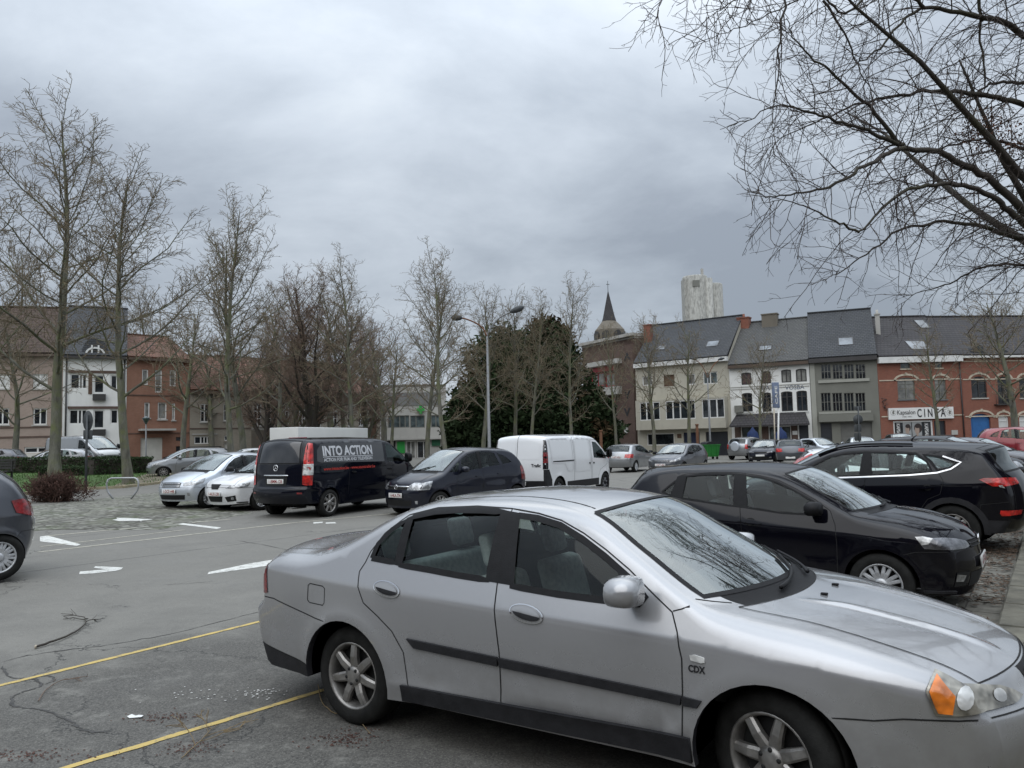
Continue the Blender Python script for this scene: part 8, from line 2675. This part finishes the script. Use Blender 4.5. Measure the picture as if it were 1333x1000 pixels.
# ------------------------------------------------------------------ things lying on the ground
def lying(name, label, cat, px, rads, h=.02, side=(), mat=None, seed=0):
    R = np.random.default_rng(seed)
    P = [np.array([*at(*q), 0]) for q in px]; o = P[0].copy()
    for q in P: q[2] = float(gz(q[0], q[1])) + h
    Q = cr(np.array(P), 4) - o; Q[:, 2] += np.abs(R.normal(0, .004, len(Q)))
    r = thing(name, label, cat, tuple(o))
    T = Tubes(); T.add(Q, np.linspace(rads[0], rads[1], len(Q)), 6)
    for t, L, sg in side:
        p, d = on(Q, t); n = np.array([-d[1], d[0], .25]) * sg
        X, xr = branch(p, norm(d * .8 + n * .6), L, rads[1] * 1.1, .002, R, 5, -.05, .15); X[:, 2] = np.maximum(X[:, 2], .006); T.add(X, xr, 4)
        for _ in range(4):
            pp, dd = on(X, R.uniform(.3, 1)); Z, zr = branch(pp, norm(dd + perp(dd, R) * .7), L * .35, .003, .0015, R, 3, -.05, .15); Z[:, 2] = np.maximum(Z[:, 2], .005); T.add(Z, zr, 3)
    T.build('stick', mat or M_BARKD, r)
    return r

r = lying('fallen_branch', 'curved fallen branch with a broken pale end lying on the asphalt', 'branch', [(46, 845), (70, 838), (98, 825), (111, 814), (110, 806)], (.0115, .0045), .018, [(.9, .28, 1), (.95, .24, -1), (1.0, .3, 1), (.8, .2, -1)], seed=2)
mb = MB(); mb.lathe([(.0001, -.004), (.017, 0), (.017, .008), (.0001, .010)], 10, 0, 'x', (.0, .0, .02 + float(gz(*at(46, 845))) )); mb.build('broken_end', M_TRIMW, r)
M_STRAW = simple('dry_straw', (.20, .145, .075), .9, 0, .3, 8)
lying('twig', 'thin pale twig curving from behind the silver sedan\'s rear wheel', 'twig', [(414, 895), (420, 918), (437, 932), (462, 938), (482, 958)], (.004, .0025), .012, (), M_STRAW, 3)
lying('twig', 'dry grass stalk tuft lying left of the silver sedan\'s rear wheel', 'twig', [(236, 990), (256, 972), (275, 952), (284, 946)], (.003, .002), .010, [(.3, .3, 1), (.5, .35, -1), (.7, .3, 1), (.4, .3, -1), (.6, .2, 1)], M_STRAW, 4)
lying('twig', 'reddish bent twig lying in front of the yellow line crack', 'twig', [(50, 915), (60, 900), (80, 888), (104, 884)], (.004, .002), .010, [(.5, .2, 1), (.7, .2, -1)], M_TWIGR, 5)


def scatter(name, label, px, n, spread, size, mat, seed, kind='stuff', thick=.003):
    R = np.random.default_rng(seed); c = np.array(at(*px)); V = []; F = []
    for _ in range(n):
        p = c + R.normal(0, 1, 2) * spread; k = R.integers(4, 7); s = size * R.uniform(.4, 1.3); a0 = R.uniform(0, 6.28); i = len(V)
        g_ = float(gz(p[0], p[1]))
        for h in (.005, .005 + thick):
            V += [(p[0] + s * cos(a0 + 2 * pi * j / k) * (1 if h < .006 else .8), p[1] + s * .7 * sin(a0 + 2 * pi * j / k) * (1 if h < .006 else .8), h + g_) for j in range(k)]
        F.append(tuple(i + k + j for j in range(k))); F += [(i + j, i + (j + 1) % k, i + k + (j + 1) % k, i + k + j) for j in range(k)]
    return tag(mesh_obj(name, V, F, mat), label, kind=kind)

M_FLECK = simple('white_fleck', (.55, .55, .53), .8, 0, .1, 9)
scatter('paint_flecks', 'cluster of small white flecks on the dark asphalt by the yellow line', (341, 902), 46, (.09, .06), .009, M_FLECK, 1)
scatter('paint_flecks', 'sparse white flecks on the asphalt between the yellow lines', (262, 905), 34, (.22, .10), .008, M_FLECK, 2)
scatter('leaf_bits', 'reddish brown plant bits on the asphalt', (215, 935), 120, (.13, .06), .007, simple('red_bits', (.085, .04, .03), .9, 0, .4, 9), 3)
scatter('leaf_bits', 'brown plant bits on the asphalt near the picture\'s lower edge', (250, 975), 120, (.10, .06), .006, simple('red_bits', (.085, .04, .03)), 5)
scatter('leaf_bits', 'brown plant bits beside the sedan\'s rear wheel', (455, 962), 140, (.10, .08), .007, simple('red_bits', (.085, .04, .03)), 6)
scatter('leaf_bits', 'dark plant bits at the lower left', (40, 985), 160, (.25, .05), .007, simple('red_bits', (.085, .04, .03)), 7)
# scrap of paper
x, y = at(177, 934); R = np.random.default_rng(3)
VV, F = tri_poly([(-.055, -.012), (-.03, -.026), (.01, -.02), (.05, -.028), (.046, .01), (.03, .024), (-.01, .018), (-.04, .026)], (), .015)
o = mesh_obj('paper_scrap', [(a, b, .006 + .008 * abs(sin(a * 70 + b * 40))) for a, b in VV], F, M_SIGNW, None, None, True, loc=(x, y, float(gz(x, y)))); tag(o, 'small torn scrap of white paper lying between the yellow lines', 'litter')


def crack(px, w, seed):
    """an open crack in the surfacing, a wandering narrow strip"""
    R = np.random.default_rng(seed)
    P = np.array([at(*q) for q in px]); P = cr(P, 7); P = P + R.normal(0, .010, P.shape)
    T = np.gradient(P, axis=0); N = np.stack([-T[:, 1], T[:, 0]], 1); N /= np.linalg.norm(N, axis=1)[:, None] + 1e-9
    ww = w * R.uniform(.25, 1.3, len(P))[:, None] / 2; ww[0] = ww[-1] = .001
    A = P + N * ww; B = P - N * ww; n = len(P)
    V = [(a, b, float(gz(a, b)) + .0035) for a, b in np.concatenate([A, B])]
    tag(mesh_obj('asphalt_crack', V, [(i, i + 1, n + i + 1, n + i) for i in range(n - 1)], M_CRK), kind='structure')

M_CRK = simple('crack_tar', (.055, .053, .05), .9, 0, .4, 12)
crack([(2, 868), (14, 882), (40, 884), (52, 888), (50, 895), (28, 902), (16, 908), (20, 920), (44, 923), (62, 926), (84, 936), (98, 942), (104, 950), (140, 955)], .022, 1)
crack([(34, 884), (62, 880), (70, 886), (58, 892)], .016, 2)
crack([(0, 862), (60, 850), (140, 840), (220, 826), (300, 806), (360, 792)], .014, 3)
crack([(310, 704), (350, 711), (400, 722), (440, 735)], .016, 4)
crack([(210, 762), (240, 760), (280, 757)], .012, 5)
# =================================================================== light, sky, camera
def world():
    w = bpy.data.worlds.new('World')
    scene.world = w
    w.use_nodes = True
    nt = w.node_tree; nt.nodes.clear()
    class _M: pass
    t = NT.__new__(NT); t.t = nt
    sky = t.n('ShaderNodeTexSky'); sky.sky_type = 'NISHITA'; sky.sun_disc = False
    sky.sun_elevation = radians(SUN_EL); sky.sun_rotation = radians(SUN_ROT)
    sky.air_density = 1.2; sky.dust_density = 2.0
    bg1 = t.n('ShaderNodeBackground'); t.l(sky.outputs[0], bg1.inputs[0]); bg1.inputs[1].default_value = .08
    tc = t.n('ShaderNodeTexCoord')
    sep = t.n('ShaderNodeSeparateXYZ'); t.l(tc.outputs['Generated'], sep.inputs[0])
    zz = t.math('MAXIMUM', sep.outputs[2], 0.0)
    den = t.math('ADD', zz, .42)
    cx = t.math('DIVIDE', sep.outputs[0], den); cy = t.math('DIVIDE', sep.outputs[1], den)
    cmb = t.n('ShaderNodeCombineXYZ'); t.l(cx, cmb.inputs[0]); t.l(cy, cmb.inputs[1])
    mp = t.n('ShaderNodeMapping'); mp.inputs['Location'].default_value = CLOUD_LOC; mp.inputs['Rotation'].default_value = (0, 0, radians(-25)); mp.inputs['Scale'].default_value = (.85, 1.15, 1)
    t.l(cmb.outputs[0], mp.inputs[0])
    big = t.noise(mp.outputs[0], .9, 3, .5, .3)
    mid = t.noise(mp.outputs[0], 2.6, 7, .58, .2)
    f = t.math('ADD', t.math('MULTIPLY', big, .58), t.math('MULTIPLY', mid, .42))
    cloud = t.ramp(f, [(.36, (.275, .312, .368)), (.46, (.395, .443, .505)), (.54, (.495, .547, .612)), (.60, (.57, .62, .675)), (.66, (.77, .795, .82))])
    # overcast: the zenith is brighter than the horizon
    lum = t.math('ADD', t.math('MULTIPLY', t.math('POWER', zz, 2.4), 2.6), .82)
    below = t.maprange(sep.outputs[2], -.05, .0)
    lum = t.math('MULTIPLY', lum, t.math('ADD', t.math('MULTIPLY', below, .8), .2))
    cc = t.mix(1.0, cloud, t.n('ShaderNodeCombineXYZ').outputs[0], 'MULTIPLY')
    vm = t.n('ShaderNodeVectorMath'); vm.operation = 'SCALE'; t.l(cloud, vm.inputs[0]); t.l(lum, vm.inputs['Scale'])
    bg2 = t.n('ShaderNodeBackground'); t.l(vm.outputs[0], bg2.inputs[0]); bg2.inputs[1].default_value = 1.0
    mx = t.n('ShaderNodeMixShader'); mx.inputs[0].default_value = .93
    t.l(bg1.outputs[0], mx.inputs[1]); t.l(bg2.outputs[0], mx.inputs[2])
    o = t.n('ShaderNodeOutputWorld'); t.l(mx.outputs[0], o.inputs['Surface'])


SUN_EL, SUN_ROT = 48.0, 200.0
CLOUD_LOC = (-5.2, 8.8, 0)
world()
sl = bpy.data.lights.new('sun', 'SUN'); sl.energy = .9; sl.angle = radians(70); sl.color = (1, .97, .93)
so = bpy.data.objects.new('sun', sl); COL.objects.link(so)
# direction to the sun (sky rotation is measured from +Y towards +X)
el, ro = radians(SUN_EL), radians(SUN_ROT)
dv = Vector((sin(ro) * cos(el), cos(ro) * cos(el), sin(el)))
so.rotation_euler = dv.to_track_quat('Z', 'Y').to_euler()
so.location = dv * 60

cd = bpy.data.cameras.new('camera')
cd.sensor_width = 36; cd.lens = 36 * FPX / 1333.0
cd.clip_end = 3000; cd.clip_start = .05
co = bpy.data.objects.new('camera', cd); COL.objects.link(co)
from mathutils import Matrix
fw = Vector((0, cos(PITCH), sin(PITCH))); up = Vector((0, -sin(PITCH), cos(PITCH))); rt = Vector((1, 0, 0))
# the picture's scene is turned anticlockwise: the camera rolls clockwise
u2 = up * cos(ROLL) + rt * sin(ROLL)
r2 = rt * cos(ROLL) - up * sin(ROLL)
Mx = Matrix((r2, u2, -fw)).transposed().to_4x4()
Mx.translation = Vector((0, 0, EYE))
co.matrix_world = Mx
scene.camera = co
vs = scene.view_settings
vs.view_transform = 'Standard'; vs.look = 'None'; vs.exposure = 0.42; vs.gamma = 1.0; vs.use_curve_mapping = False
scene.render.engine = 'CYCLES'
scene.cycles.use_denoising = True
scene.cycles.max_bounces = 8
scene.cycles.transparent_max_bounces = 24
scene.cycles.caustics_reflective = False; scene.cycles.caustics_refractive = False
